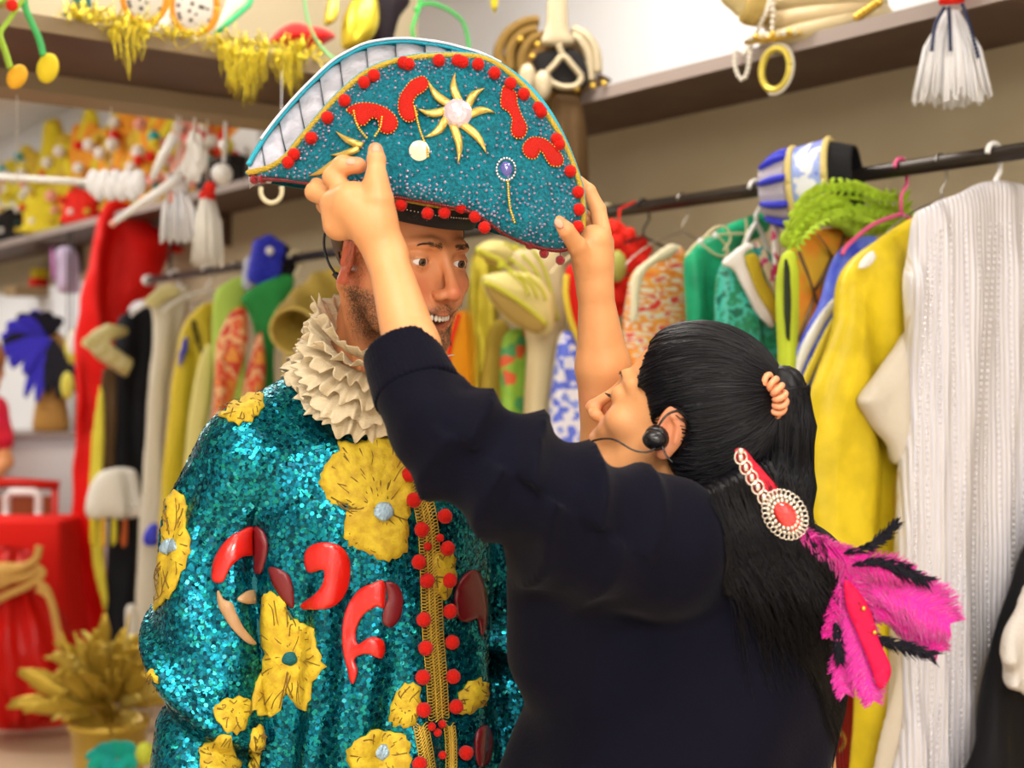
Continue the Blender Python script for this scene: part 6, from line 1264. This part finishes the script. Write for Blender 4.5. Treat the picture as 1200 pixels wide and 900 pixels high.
# feather headdresses standing in a row on the far part of the wall shelf
HS = [(8, 'white', 'cream', .50, 'white feather headdress at the far left of the wall shelf'), (30, 'yellow', 'white', .52, 'yellow and white feather headdress second from the left on the wall shelf'),
      (62, 'yellow', 'gold', .56, 'bright yellow feather headdress with white tips on the wall shelf'), (104, 'orange', 'yellow', .56, 'orange and yellow feather headdress on the wall shelf above the red drape'),
      (150, 'orange', 'gold', .52, 'orange feather headdress left of the white hanging tassels'), (190, 'orange', 'yellow', .46, 'orange and gold feather headdress behind the white hanging tassels'),
      (228, 'pink', 'white', .40, 'pink and white feather headdress behind the white hanging ball'), (262, 'red', 'orange', .36, 'red and orange feather headdress right of the white tassels')]
for i, (u, ca, cb, hh, lab) in enumerate(HS):
    b = shelf_pt(u, 2.56); r = root('feather_headdress', b, lab, 'headdress')
    g = G(); g.tube([b+[.06*math.cos(a), .06*math.sin(a), .03] for a in np.linspace(0, 2*PI, 20)], .022, 8); g.obj('band', CM6['gold'], r)
    n = 13
    for k in range(n):
        a = -1.3+2.6*k/(n-1); L = hh*1.18*(1-.25*abs(a)/1.25)*rng.uniform(.85, 1.05); plume(b+[0, 0, .03], b+DD*math.sin(a)*L*.85*-1+UZ*(.03+math.cos(a)*L)-DN*.03*(k % 2), .068, CM6[ca if k % 2 else cb], r, rng.uniform(-.12, .12), 'feather', 9)
    for k in range(10): c = b-DN*(.085+.02*rng.random())+UZ*rng.uniform(.10, hh*.85)-DD*rng.uniform(-.30, .30); G().ball(c, rng.uniform(.016, .034), 10, 7).obj('bauble', [CM6['white'], CM6['white'], CM6['red'], CM6['teal'], CM6['gold'], CM6['yellow'], CM6['pink']][rng.integers(0, 7)], r)
    for k in range(7): a = -1.2+.4*k; c = b-DN*.07+UZ*(.08+.06*math.cos(a))-DD*.08*math.sin(a); G().ball(c, .017+.008*rng.random(), 10, 7).obj('bauble', [M_GOLD, CM6['red'], CM6['white'], CM6['teal']][(k+i) % 4], r)
for (u, hgt, w, c_, lab) in ((14, .19, .10, 'black', 'black feathered hat at the far left front of the wall shelf'), (52, .24, .11, 'yellow', 'yellow fluffy costume hat at front of the wall shelf'), (95, .20, .09, 'red', 'red fluffy costume hat at front of the wall shelf')):
    b = shelf_pt(u, 2.475); r = root('costume_hat', b, lab, 'hat'); f = lambda p: np.maximum(smin(ell(p, b+[0, 0, hgt*.4], (w, w*.5, hgt*.62)), ell(p, b+[0, 0, .02], (w*1.2, w*.58, .03)), .03)-.010*cloth_noise(p, 90), b[2]-p[:, 2])
    V, Q = extract(f, b-[.2, .2, .02], b+[.2, .2, .4], .012); mk('crown', V, Q, CM6[c_], r)
    for k in range(6): a = k*1.05; G().ball(b+[math.cos(a)*w*.9, -w*.42, .05+hgt*.35*(1+math.sin(a))], .018, 8, 6).obj('bauble', CM6[['red', 'white', 'gold'][k % 3]], r)
pn = root('display_board', shelf_pt(288, 2.5), 'plain white display board standing on the wall shelf behind the hat tip', 'board'); G().box(shelf_pt(302, 2.52), DD*.30, DN*.02, UZ*.36).obj('board', M_WHITE, pn, smooth=False)
bx = root('black_box', shelf_pt(251, 2.44), 'small black box on the wall shelf behind the white ball', 'box'); G().box(shelf_pt(268, 2.43), DD*.30, DN*.07, UZ*.10).obj('carton', C_('black_card', (.02, .018, .016)), bx, smooth=False); G().box(shelf_pt(269, 2.427)+UZ*.10, DD*.32, DN*.08, UZ*.018).obj('lid', C_('black_card2', (.03, .025, .02)), bx, smooth=False)
# white staff with ruffle, rods and tassels hanging from the beam of the cross shelf
bz = ZS-.045; YB = 4.05
def hang_from(u, v): return P(u, v, YB)
def beam_at(u): a = (u-600)/F; Y = 3.42/(DD[0]*a+DD[1]); return np.array([a*Y, Y, bz])
M_WF = C_('white_fringe', (.85, .86, .90), bump=.7, bscale=150)
r = root('ruffled_staff', P(70, 211, YB), 'white staff with ruffled end crossing in front of the yellow headdresses', 'staff'); G().tube([P(-40, 205, YB), P(142, 216, YB)], .0105, 10).obj('pole', M_WPL, r)
for k in range(9): c = P(110+k*6.5, 214+6*(k % 2), YB-.01); G().ball(c, (.024, .024, .040), 10, 7).obj('ruffle', M_WF, r)
for uu in (20, 130): a = beam_at(uu); G().tube([a, P(uu, 210, YB)], .0015, 5).obj('thread', M_WPL, r)
def tassel(name, top, length, r0, r1, m, lab, n=70, neck=None, cat='tassel', strands2=None, hang=None, flat=.55):
    rt = root(name, top-[0, 0, length], lab, cat); g = G()
    for k in range(n):
        a = rng.random()*6.28; w = math.sqrt(rng.random()); L = length*rng.uniform(.86, 1.02); p0 = top+np.array([math.cos(a)*r0*w, math.sin(a)*r0*w, 0]); p1 = top+np.array([math.cos(a)*r1*w, math.sin(a)*r1*w*flat, -L]); mid = (p0+p1)/2+np.array([math.cos(a)*r1*.12, 0, .01]); g.tube([p0, mid, p1], [.002, .0042, .0036], 5)
    T(g.obj('fringe', m, rt), kind='stuff')
    if neck is not None: G().ball(top+[0, 0, r0*.3], (r0*1.15, r0*1.15, r0*1.0), 14, 9).obj('knot', neck, rt)
    if hang is not None: G().tube([top, hang], .002, 6).obj('cord', m, rt)
    return rt
tassel('fringe_tassel', P(208, 222, YB), .155, .030, .062, M_WF, 'white fringe tassel in front of the red drape', 80, C_('white_knot', (.8, .8, .84)), hang=beam_at(208))
tassel('fringe_tassel', P(243, 232, YB), .20, .022, .050, C_('pale_fringe', (.78, .76, .70)), 'pale long fringe tassel right of the white one at upper left', 80, M_RSILK, hang=beam_at(243))
r = root('ball_ornament', P(260, 205, YB-.1), 'white ball ornament with red bead hanging over the wall shelf', 'ornament'); G().ball(P(260, 204, YB-.1), .031, 16, 12).obj('ball', M_WPL, r); G().ball(P(246, 220, YB-.1), .018, 12, 8).obj('red_bead', M_RSILK, r); G().tube([P(262, 190, YB-.1), P(264, 172, YB-.1), beam_at(264)], .006, 7).obj('cord', M_WF, r)
G().ball(P(262, 170, YB-.1), .016, 12, 8).obj('small_ball', M_WPL, r)
for (a, b, w, lab) in (((132, 262), (212, 208), .013, 'white rod slanting down left in front of the red drape'), ((176, 213), (205, 158), .014, 'white rod slanting up right in front of the orange headdress')):
    rr_ = root('white_rod', P(b[0], b[1], YB-.03), lab, 'rod'); G().tube([P(*a, YB-.03), P((a[0]+b[0])/2, (a[1]+b[1])/2-1, YB-.03), P(*b, YB-.03)], [w*.6, w, w*1.2], 10).obj('shaft', M_WPL, rr_); G().ball(P(*a, YB-.03), w*.9, 8, 6).obj('tip', CM6['pink'], rr_); G().tube([P(*b, YB-.03), beam_at(b[0])], .0015, 5).obj('thread', M_WPL, rr_)
wf2 = root('feather_bunch', P(222, 200, YB), 'bunch of white feathers hanging from the cross shelf beam', 'feathers')
for k in range(12): b0 = P(228+rng.uniform(-6, 6), 150+rng.uniform(0, 25), YB); plume(b0, b0+np.array([rng.uniform(-.09, .03), -.02, -rng.uniform(.08, .15)]), .018, CM6['white'] if k % 4 else CM6['pink'], wf2, rng.uniform(-.1, .1), 'feather', 7)
G().tube([P(228, 165, YB), beam_at(228)], .004, 6).obj('cord', M_WPL, wf2)
rg = root('cream_ring', P(318, 238, 2.6), 'cream plastic ring hanging under the left tip of the hat', 'ring'); c = P(318, 224, 2.6); G().tube([c+np.array([.020*math.cos(a), 0, .022*math.sin(a)]) for a in np.linspace(-3.5, .4, 22)], .0045, 8).obj('ring', mat('cream_ring_m', (.78, .70, .45), .4), rg); G().tube([P(326, 212, 2.6), P(330, 200, 2.75), cross_pt(330, 2.96)], .0006, 5).obj('cord', M_WF, rg)
# ---- on the cross shelf: tinsel, masks, red cap, gold ware
M_TIN = mat('gold_tinsel', (.80, .66, .05), .22, metal=.75, bump=.4, bscale=60)
tn = root('tinsel_garland', cross_pt(220, 2.95), 'gold tinsel garland with hanging fringes along the edge of the cross shelf', 'garland')
ed = lambda u, v: onT(u, v, 2.925)
def strips(spec, name, parent, m, n, wd=.0035):
    g = G(); u0, u1, vt, vb, sk = spec
    for k in range(n):
        u = rng.uniform(u0, u1); s = (u-u0)/(u1-u0); vbb = vt+(vb-vt)*rng.uniform(.45, 1)*(1-sk*abs(s-.55)*1.5); tpos = 2.915+rng.uniform(-.025, .012); a = onT(u, vt+rng.uniform(-3, 3)+(u-u0)*.12, tpos); b = onT(u+rng.uniform(-3, 3), vbb, tpos); tw = rng.random()*3
        L = [a+(b-a)*q+np.array([.003*math.sin(q*7+tw), .003*math.cos(q*6+tw), 0]) for q in np.linspace(0, 1, 6)]; g.tube(L, [wd*.8, wd, wd, wd, wd*.9, wd*.6], 4, flat=.3)
    return T(g.obj(name, m, parent), kind='stuff')
strips((128, 172, 26, 102, .7), 'fringe', tn, M_TIN, 42); strips((256, 312, 52, 138, .7), 'fringe', tn, M_TIN, 95); strips((318, 356, 58, 126, .6), 'fringe', tn, M_TIN, 55)
for a, b in (((78, 18), (130, 26)), ((172, 34), (256, 50)), ((130, 26), (172, 34)), ((256, 50), (330, 60)), ((330, 60), (380, 66))):
    g = G()
    for k in range(120):
        s = rng.random(); c = onT(a[0]+(b[0]-a[0])*s+rng.uniform(-3, 3), a[1]+(b[1]-a[1])*s+rng.uniform(-9, 4), 2.935+rng.uniform(-.03, .05)); dv = rng.normal(size=3)*.018; g.tube([c, c+dv*.5+[0, 0, -.003], c+dv], [.003, .0032, .002], 4, flat=.35)
    T(g.obj('tinsel_rope', M_TIN, tn), kind='stuff')
M_DOT = pattern('dotted_white', [(.03, .02, .02), (.82, .80, .78)], 55, 'dots', .6, bump=0); M_DOT.node_tree.nodes['Color Ramp'].color_ramp.elements[1].position = .28
for (u, v, rx, rz, lab) in ((170, -4, .048, .058, 'left white dotted disc with orange rim above the gold tinsel'), (228, 8, .050, .062, 'right white dotted disc with orange rim above the gold tinsel')):
    c = onT(u, v, 3.02); r = root('dotted_disc', c-[0, 0, rz], lab, 'ornament'); G().ball(c, (rx, .012, rz), 24, 14).obj('face', M_DOT, r); G().tube([c+np.array([rx*1.05*math.cos(a), 0, rz*1.05*math.sin(a)]) for a in np.linspace(0, 2*PI, 30)], .008, 8).obj('rim', CM6['orange'], r); G().tube([c+[0, .005, -rz], [c[0], c[1]+.005, ON]], .012, 8).obj('stand', CM6['white'], r)
def lump(name, outline, t, T_, m, lab, cat, fold=.006, plane='T', freq=60): return solid(name, outline, plane, t, T_, m, None, fold, freq, lab=lab, cat=cat)
lump('white_fluff', [(178, 40), (184, 14), (196, 4), (206, 8), (218, 34), (250, 44), (240, 52), (200, 48)], 3.08, .04, CM6['white'], 'white fluffy cloth between the two dotted discs', 'cloth', .008)
lump('teal_cloth', [(82, 14), (84, -10), (104, -14), (110, 10), (98, 20)], 3.10, .03, C_('dark_teal_cloth', (.02, .16, .15)), 'dark teal cloth lump at the left of the gold tinsel', 'cloth')
lump('turquoise_bead', [(70, 20), (72, 15), (82, 17), (80, 22)], 2.98, .012, CM6['teal'], 'small turquoise piece on the shelf edge at upper left', 'ornament', .001)
gw = lump('green_edged_fan', [(252, 40), (262, 8), (272, -20), (300, -20), (292, 6), (276, 18)], 3.05, .012, C_('pearl_white', (.80, .80, .70)), 'white fan edged in green above the gold tinsel', 'fan', .002)
G().tube([onT(u, v, 3.03) for u, v in ((252, 41), (270, 25), (292, 6), (302, -18))], .006, 8).obj('green_edge', C_('edge_green', (.05, .50, .20)), gw)
rc2 = lump('padded_cap', [(310, 48), (322, 30), (342, 20), (365, 24), (384, 30), (400, 44), (388, 56), (362, 66), (332, 62), (316, 56)], 3.05, .07, C_('red_cap_m', (.62, .008, .006), sheen=.4), 'red padded cap on the cross shelf left of the hat', 'cap', .008)
lump('gold_bowl', [(376, 30), (384, -10), (396, -12), (398, 20), (388, 34)], 3.14, .05, C_('gold_foil_bowl', (.75, .62, .08), rough=.25, metal=.7), 'shiny gold ornament behind the red cap', 'ornament', .004)
lump('gold_vase', [(402, 60), (398, 30), (404, 5), (418, -14), (440, -10), (446, 20), (440, 46), (424, 62)], 3.12, .06, C_('gold_foil_vase', (.78, .64, .06), rough=.25, metal=.7), 'yellow gold vase rising behind the hat rim', 'vase', .004)
lump('black_mask', [(438, 60), (434, 20), (440, -14), (476, -18), (482, 6), (468, 26), (456, 60)], 3.16, .04, C_('black_mask_m', (.012, .006, .01)), 'black mask standing behind the top of the hat', 'mask', .004)
G_ = C_('leaf_green', (.04, .45, .08)); G2_ = C_('pale_green', (.25, .62, .25)); G3_ = C_('lime_stem', (.42, .68, .08))
gr_ = root('green_ribbon', onT(352, 0, 2.85), 'pale green ribbon hanging in front of the red cap', 'ribbon'); G().tube([onT(u, v, 2.86) for u, v in catmull([(358, -40), (357, 0), (362, 28), (374, 52), (390, 68), (408, 78)], 6)], .0135, 10, flat=.25).obj('band', G2_, gr_)
def leafstem(name, ln, w, m, lab, t=2.85, bud=None):
    r = root(name, onT(ln[-1][0], ln[-1][1], t), lab, 'flower'); G().tube([onT(u, v, t) for u, v in catmull(ln, 6)], w, 10, flat=.35).obj('stem', m, r)
    if bud: (u, v, rx, rz, c_, tilt) = bud; Rr = rot_about((0, 1, 0), tilt); G().ball(onT(u, v, t-.003), (rx, rx*.7, rz), 16, 12, ax=Rr.T).obj('bud', c_, r)
    return r
leafstem('felt_tulip', [(24, -60), (28, 0), (36, 24), (46, 46), (51, 66)], .0165, C_('mid_green', (.06, .42, .12)), 'felt tulip with green stem and yellow bud at upper left', 2.80, (56, 80, .022, .031, C_('yellow_bud', (.80, .62, .03)), .25))
leafstem('felt_tulip', [(26, 0), (10, 24), (0, 40), (6, 60), (12, 80)], .0135, G3_, 'felt tulip with lime stem and orange bud at the far upper left', 2.78, (20, 90, .019, .026, C_('orange_bud', (.85, .45, .03)), .5))
leafstem('felt_leaf', [(-20, 10), (0, 2), (20, -10)], .012, G3_, 'lime felt leaf at the top left corner', 2.79)
r = leafstem('red_berry', [(12, -40), (13, 2)], .004, G3_, 'small red bud among the green felt stems at top left', 2.76, (14, 6, .012, .012, M_RSILK, 0))
lump('ochre_basket', [(-20, 40), (-20, -20), (20, -20), (22, 16), (10, 34)], 3.10, .05, C_('wicker_ochre', (.32, .22, .06), bump=.9), 'ochre basket on the cross shelf behind the green stems', 'basket', .006)
for ln, lab in (([(496, -30), (492, 4), (488, 18), (483, 34), (486, 48)], 'dark green wire stem rising behind the hat top'), ([(486, 12), (500, 4), (522, 10), (542, 26), (549, 52), (549, 72)], 'thin green arching stem over the top of the hat')): r = root('wire_stem', onT(ln[-1][0], ln[-1][1], 3.0), lab, 'stem'); G().tube([onT(u, v, 3.0) for u, v in catmull(ln, 6)], .0048, 7).obj('wire', G_, r)
r = root('yellow_streamer', P(578, 16, 3.4), 'yellow pointed streamer hanging above the hat', 'streamer'); V = [P(574, -40, 3.4), P(587, -40, 3.4), P(583, 6, 3.4), P(580, 16, 3.4), P(575, 6, 3.4)]; V = V+[v+np.array([0, .008, 0]) for v in V]; mk('streamer', V, [(0, 4, 3, 2, 1), (5, 6, 7, 8, 9)]+[(i, (i+1) % 5, (i+1) % 5+5, i+5) for i in range(5)], CM6['yellow'], r); G().tube([P(580, -38, 3.4), [P(580, 0, 3.4)[0], 3.4, 3.0]], .001, 5).obj('thread', M_WPL, r)
# ---- helmet-like headpiece with brown hair, at the corner of the shelves
hc = onN(640, 88, 2.36); hp = root('wig_stand', [hc[0], hc[1], ON], 'brown wig with silver and gold headpiece at the shelf corner right of the hat', 'wig')
R_ = .105
G().ball(hc, (R_*1.22, R_, R_*1.12), 28, 18).obj('wig_cap', C_('brown_wig', (.22, .12, .035), bump=.9, bscale=100, stretch=(8, 8, 1)), hp)
M_SLV = C_('antique_silver', (.50, .42, .28), rough=.4, metal=.5); M_DKB = C_('black_net', (.012, .01, .01))
rs_ = np.random.default_rng(5); front_c = hc+np.array([0, -R_*.92, 0])
sol = lambda nm, o, dy, T_, m: solid(nm, o, 'Y', hc[1]-R_*1.0-dy, T_, m, hp, .001, 60, h=.0045)
sol('black_face', [(622, 66), (650, 56), (676, 58), (690, 80), (686, 104), (640, 106), (630, 90)], -.006, .012, M_DKB)
sol('silver_crest', [(642, -8), (664, -8), (668, 30), (674, 52), (650, 56), (632, 52), (638, 30)], .006, .016, M_SLV)
for ln in ([(640, 86), (650, 76), (660, 66), (672, 78), (682, 90)], [(655, 52), (657, 60), (660, 66)], [(640, 86), (646, 96), (660, 102), (676, 100), (682, 90)]): G().tube([P(u, v, hc[1]-R_*1.02-.02) for u, v in catmull(ln, 4)], .0085, 8).obj('cheek_band', M_SLV, hp)
for ln, m in (([(588, 80), (584, 60), (596, 38), (616, 26), (632, 24)], 0), ([(598, 84), (598, 58), (612, 40), (630, 34)], 0), ([(612, 92), (612, 66), (622, 48), (634, 42)], 0), ([(700, 86), (698, 60), (686, 42), (670, 34)], 1), ([(692, 96), (690, 66), (680, 48), (670, 42)], 1)): G().tube([P(u, v, hc[1]-R_*.75-.01) for u, v in catmull(ln, 5)], .014, 8).obj('hair_lock', M_SLV if m else C_('brown_lock', (.22, .13, .03), bump=.7), hp)
for (u, v) in [(618, 92), (636, 100)]: c = P(u, v, hc[1]-R_-.03); G().ball(c, (.024, .014, .040), 14, 10).obj('shell', M_SLV, hp)
for (u, v) in [(610, 46), (630, 52), (624, 66), (695, 101), (708, 98), (676, 104)]: G().ball(P(u, v, hc[1]-R_-.02), .008, 8, 6).obj('bead', M_GOLD, hp)
tail = solid('hair_tail', [(646, 112), (662, 108), (682, 116), (690, 150), (692, 190), (690, 235), (664, 238), (650, 200), (644, 150)], 'Y', hc[1]-R_*.8, .03, C_('brown_tail', (.10, .055, .02), bump=.9, bscale=90), hp, .008, 120, h=.006)
sb_ = N(2.36, 3.06, ON); G().ball(sb_+UZ*.015, (.06, .06, .015), 16, 8).obj('stand_base', M_BPL, hp); G().tube([sb_+UZ*.015, hc], .02, 10).obj('stand_stem', M_BPL, hp)
lump('brown_cloth', [(688, 106), (700, 84), (722, 96), (714, 100), (700, 106)], tt_(722)+.1, .03, C_('brown_cloth_m', (.10, .06, .03)), 'small dark brown cloth on the shelf beside the wig', 'cloth')
# ---- pearls, gold ring and turban at the top right
YT = float(onN(905, 60, 2.395)[1]); M_PRL = mat('pearl', (.80, .76, .66), .2, coat=.5)
pr2 = root('pearl_necklace', onN(878, 92, 2.395), 'pearl string draped over the shelf edge left of the gold ring', 'necklace')
def pearls(ln, n, r, parent): 
    for c in resamp(catmull(ln, 8), n): G().ball(onN(c[0], c[1], 2.395), r, 10, 7).obj('pearl', M_PRL, parent)
pearls([(904, -10), (900, 10), (894, 22), (886, 40), (879, 55), (872, 62)], 15, .0065, pr2); pearls([(862, 60), (861, 75), (866, 90), (872, 92), (877, 80), (879, 62)], 13, .0060, pr2); pearls([(905, -10), (906, 15), (905, 35), (903, 48)], 9, .0065, pr2)
gr2 = root('gold_ring', onN(909, 110, 2.395), 'gold bangle set with pearls hanging over the shelf edge', 'bangle'); c = onN(909, 81, 2.395); ra, rb = .040, .047
G().tube([c-DD*ra*1.05*math.cos(a)+UZ*rb*math.sin(a) for a in np.linspace(0, 2*PI, 44)], .0080, 10).obj('hoop', C_('bangle_gold', (.70, .58, .10), rough=.3, metal=.4), gr2)
for k in range(22): a = -1.9+k*.17; G().ball(c-DD*(ra+.010)*math.cos(a)*1.05+UZ*(rb+.009)*math.sin(a), .0042, 8, 6).obj('pearl', M_PRL, gr2)
bar = root('gold_brooch', onN(905, 45, 2.395), 'gold jewelled bar brooch above the hanging bangle', 'brooch'); G().tube([onN(874, 50, 2.39), onN(905, 44, 2.385), onN(938, 38, 2.39)], [.006, .010, .005], 8).obj('bar', M_GOLD, bar)
for k in range(9): G().ball(onN(880+k*6.5, 44-k*.9, 2.38), .008, 8, 6).obj('stone', [M_PRL, M_GOLD, CM6['cream']][k % 3], bar)
tu = root('turban', shelf_pt(965, 2.52), 'pale gold twisted turban on the wall shelf at the top right', 'turban'); cT = shelf_pt(968, 2.52)+UZ*.055
for k in range(6):
    off = UZ*(.03*k-.03); rr_ = .12-.008*k; G().tube([cT+off+DD*rr_*1.25*math.cos(a)+DN*rr_*.8*math.sin(a)+UZ*.018*math.sin(a*1+k) for a in np.linspace(0, 2*PI, 30)], .026, 10).obj('twist', C_('turban_silk%d' % k, (.56+.03*(k % 2), .46, .26), rough=.4, bump=.5, bscale=60), tu)
for k in range(6): G().ball(shelf_pt(1005+k*5, 2.425)+UZ*(.012+.004*k), .010, 8, 6).obj('bead', M_GOLD, tu)
lump('gold_bow', [(846, 4), (842, -14), (874, -20), (872, 10), (864, 22), (858, 14)], tt_(858)-.1, .02, C_('pale_gold_bow', (.66, .54, .26)), 'pale gold bow hanging at the shelf edge left of the pearls', 'bow')
lump('ochre_cushion', [(872, 30), (868, 0), (880, -18), (905, -14), (908, 20), (898, 36)], tt_(885)+.0, .05, C_('ochre_cushion_m', (.46, .33, .10)), 'ochre cushion on the wall shelf behind the pearl string', 'cushion')
# ---- white tassel hanging from the shelf edge at upper right
YW = float(onN(1112, 60, 2.385)[1]); tp = P(1114, 6, YW)
wt = tassel('fringe_tassel', P(1115, 14, YW), .185, .014, .080, M_WF, 'large white fringe tassel with red bead hanging at the upper right', 170, None, flat=.5)
G().tube([P(1102, -2, YW-.01), P(1128, -4, YW-.01)], .014, 12).obj('red_bead', M_RSILK, wt); G().tube([P(1115, 0, YW), P(1116, -30, YW)], .006, 8).obj('cord', M_BPL, wt)
for ln in ([(1106, 10), (1096, 30), (1092, 58)], [(1112, 10), (1113, 32), (1114, 58)], [(1128, 6), (1136, 28), (1146, 66)]):
    for c in resamp(catmull(ln, 6), 14): G().ball(P(c[0], c[1], YW-.045), .0046, 7, 5).obj('bead', mat('jet_bead', (.03, .04, .10), .15, metal=.6) if 'jet_bead' not in bpy.data.materials else bpy.data.materials['jet_bead'], wt)
# ============================================================ jewelled feather headband lying over the ponytail and back
hbn = root('feather_headband', P(905, 600, 1.50), 'jewelled red headband with pink and black feathers lying against the ponytail', 'headband')
YF = 1.50; M_REDV = C_('red_ribbon', (.62, .01, .03), rough=.4); M_PKF = C_('magenta_feather', (.66, .004, .28), bump=.9, sheen=.5); M_PK2 = C_('hot_pink_feather', (.78, .03, .40), bump=.9, sheen=.5); M_SLB = mat('crystal', (.80, .72, .62), .15, metal=.7)
Rf = lambda u, v, dy=0: P(u, v, YF+dy)
V2, Fc, oo = fill([(861, 528), (872, 526), (884, 540), (900, 558), (913, 576), (905, 592), (893, 590), (880, 570), (868, 548)], 5); tri = np.array(Fc); cr = np.cross(V2[tri[:, 1]]-V2[tri[:, 0]], V2[tri[:, 2]]-V2[tri[:, 0]]); Fo = [tuple(t) if k > 0 else tuple(t[::-1]) for t, k in zip(Fc, cr)]
V, FF = slab(np.array([Rf(*x) for x in V2]), np.array([Rf(x[0], x[1], .005) for x in V2]), Fo); mk('band', V, FF, M_REDV, hbn)
for (u, v) in [(868, 536), (874, 548), (881, 560), (888, 571), (895, 583)]: c = Rf(u, v, -.004); G().tube([c+np.array([.0065*math.cos(a), 0, .0075*math.sin(a)]) for a in np.linspace(0, 2*PI, 16)], .0012, 5).obj('crystal_loop', M_SLB, hbn); G().ball(c, (.003, .003, .0045), 8, 6).obj('crystal', M_SLB, hbn)
cg = np.array([920, 603.]); g = G()
for ring_, rr_, nn in ((0, 17, 18), (1, 22, 24), (2, 27, 28)):
    for k in range(nn):
        a = 2*PI*k/nn; x, y = math.cos(a)*rr_*.80, math.sin(a)*rr_*1.05; th = -.62; u, v = cg[0]+x*math.cos(th)-y*math.sin(th), cg[1]+x*math.sin(th)+y*math.cos(th); c = Rf(u, v, -.006-.002*(2-ring_))
        if ring_ == 2: g.tube([c+np.array([.0032*math.cos(b), 0, .0032*math.sin(b)]) for b in np.linspace(0, 2*PI, 9)], .0008, 4)
        else: g.ball(c, .0024, 6, 5)
T(g.obj('crystal_surround', M_SLB, hbn), kind='stuff')
G().ball(Rf(922, 604, -.007), (.0115, .005, .020), 14, 10, ax=rot_about((0, 1, 0), .62)).obj('red_stone', mat('red_stone', (.65, .012, .008), .2, coat=1, bump=.6, bscale=500), hbn)
G().ball(Rf(868, 529, -.005), .004, 8, 6).obj('crystal', M_SLB, hbn)
def vane(name, pts, ws, m, n_barb=130, fray=.35, parent=hbn, dy=0, th=.5):
    """a feather: a quill with many fine barbs on both sides"""
    L = resamp(np.array([Rf(u, v, dy) for u, v in catmull(pts, 6)]), n_barb); w = np.interp(np.linspace(0, 1, n_barb), np.linspace(0, 1, len(ws)), ws); tg = np.gradient(L, axis=0); tg /= np.linalg.norm(tg, axis=1)[:, None]; sd = np.cross(tg, (0, 1, 0)); sd /= np.linalg.norm(sd, axis=1)[:, None]; g = G(); g.tube(L[::8], .0011, 5)
    for i in range(n_barb):
        for s in (-1, 1):
            for _ in range(2):
                l = w[i]*rng.uniform(1-fray, 1.05); b = L[i]+rng.normal(size=3)*.0006; dv = (sd[i]*s*math.cos(th)+tg[i]*(math.sin(th)+.25*rng.random()))*l; e = b+dv+np.array([0, rng.normal()*.004, -l*.10*rng.random()]); g.tube([b, b+dv*.5+rng.normal(size=3)*.0008, e], [.0010, .00095, .0003], 3, cap=False)
    return T(g.obj(name, m, parent), kind='stuff')
vane('feather', [(936, 622), (960, 638), (985, 655), (1005, 690), (1016, 735)], [.012, .018, .022, .016, .012], M_PKF)
vane('feather', [(970, 640), (1000, 655), (1030, 665), (1066, 672)], [.012, .022, .024, .012], M_PKF, 130, .5)
vane('feather', [(985, 680), (1000, 720), (1012, 770), (1022, 820)], [.012, .026, .028, .012], M_PK2, 170)
vane('feather', [(1000, 690), (1035, 690), (1075, 705), (1112, 730)], [.015, .035, .040, .018], M_PK2, 190, .3, dy=.006)
vane('feather', [(1005, 720), (1040, 715), (1080, 735), (1100, 762)], [.012, .028, .030, .012], M_PKF, 150, .3, dy=.010)
vane('feather', [(985, 690), (978, 720), (972, 745)], [.008, .014, .010], M_PKF, 70, .5)
vane('feather', [(992, 740), (985, 780), (990, 812)], [.008, .016, .012], M_PK2, 80, .5, dy=.006)
for pts, ws in (([(990, 648), (1020, 640), (1050, 615)], [.005, .014, .012]), ([(1000, 662), (1035, 660), (1085, 680)], [.006, .020, .016]), ([(1008, 740), (1040, 752), (1090, 768)], [.008, .018, .014]), ([(1000, 690), (1016, 720), (1022, 745)], [.006, .012, .006]), ([(980, 730), (982, 755), (984, 775)], [.008, .014, .008])): vane('black_feather', pts, ws, M_BKF, 46, .6, dy=-.004, th=1.0)
V2, Fc, oo = fill([(990, 680), (1004, 690), (1020, 715), (1030, 750), (1042, 775), (1044, 790), (1036, 806), (1028, 804), (1020, 780), (1004, 740), (992, 710)], 6); tri = np.array(Fc); cr = np.cross(V2[tri[:, 1]]-V2[tri[:, 0]], V2[tri[:, 2]]-V2[tri[:, 0]]); Fo = [tuple(t) if k > 0 else tuple(t[::-1]) for t, k in zip(Fc, cr)]
V, FF = slab(np.array([Rf(x[0], x[1], -.010) for x in V2]), np.array([Rf(x[0], x[1], -.006) for x in V2]), Fo); mk('satin_petal', V, FF, C_('crimson_satin', (.60, .002, .06), rough=.5), hbn)
for (u, v) in [(1012, 713), (1025, 741)]: G().ball(Rf(u, v, -.014), .0026, 8, 6).obj('gold_stud', M_GOLD, hbn)
# red and green costume below the feathers
rc3 = gar('red_gold_costume', [(985, 330), (962, 345), (950, 450), (948, 620), (950, 765), (948, 860), (944, 1010), (1004, 1010), (1010, 860), (1012, 765), (1010, 500), (1005, 345)], 1010, .03, C_('deep_red_satin', (.45, .01, .01), rough=.4), 'red costume with gold frogging below the pink feathers', dt=.12)
for ln in ([(975, 815), (968, 830), (972, 850), (984, 862)], [(984, 822), (978, 845), (990, 866), (984, 880)], [(960, 764), (966, 758), (974, 762), (980, 774)]): G().tube([onT(u, v, tt_(1010)+.08) for u, v in catmull(ln, 5)], .004, 7).obj('gold_cord', M_GOLD, rc3)
gar('light_green_costume', [(940, 345), (926, 400), (922, 620), (928, 880), (920, 1010), (975, 1010), (975, 880), (966, 620), (962, 400)], 985, .02, C_('mint_cotton', (.15, .55, .20)), 'light green costume at the bottom below the hanging hair', dt=.16)
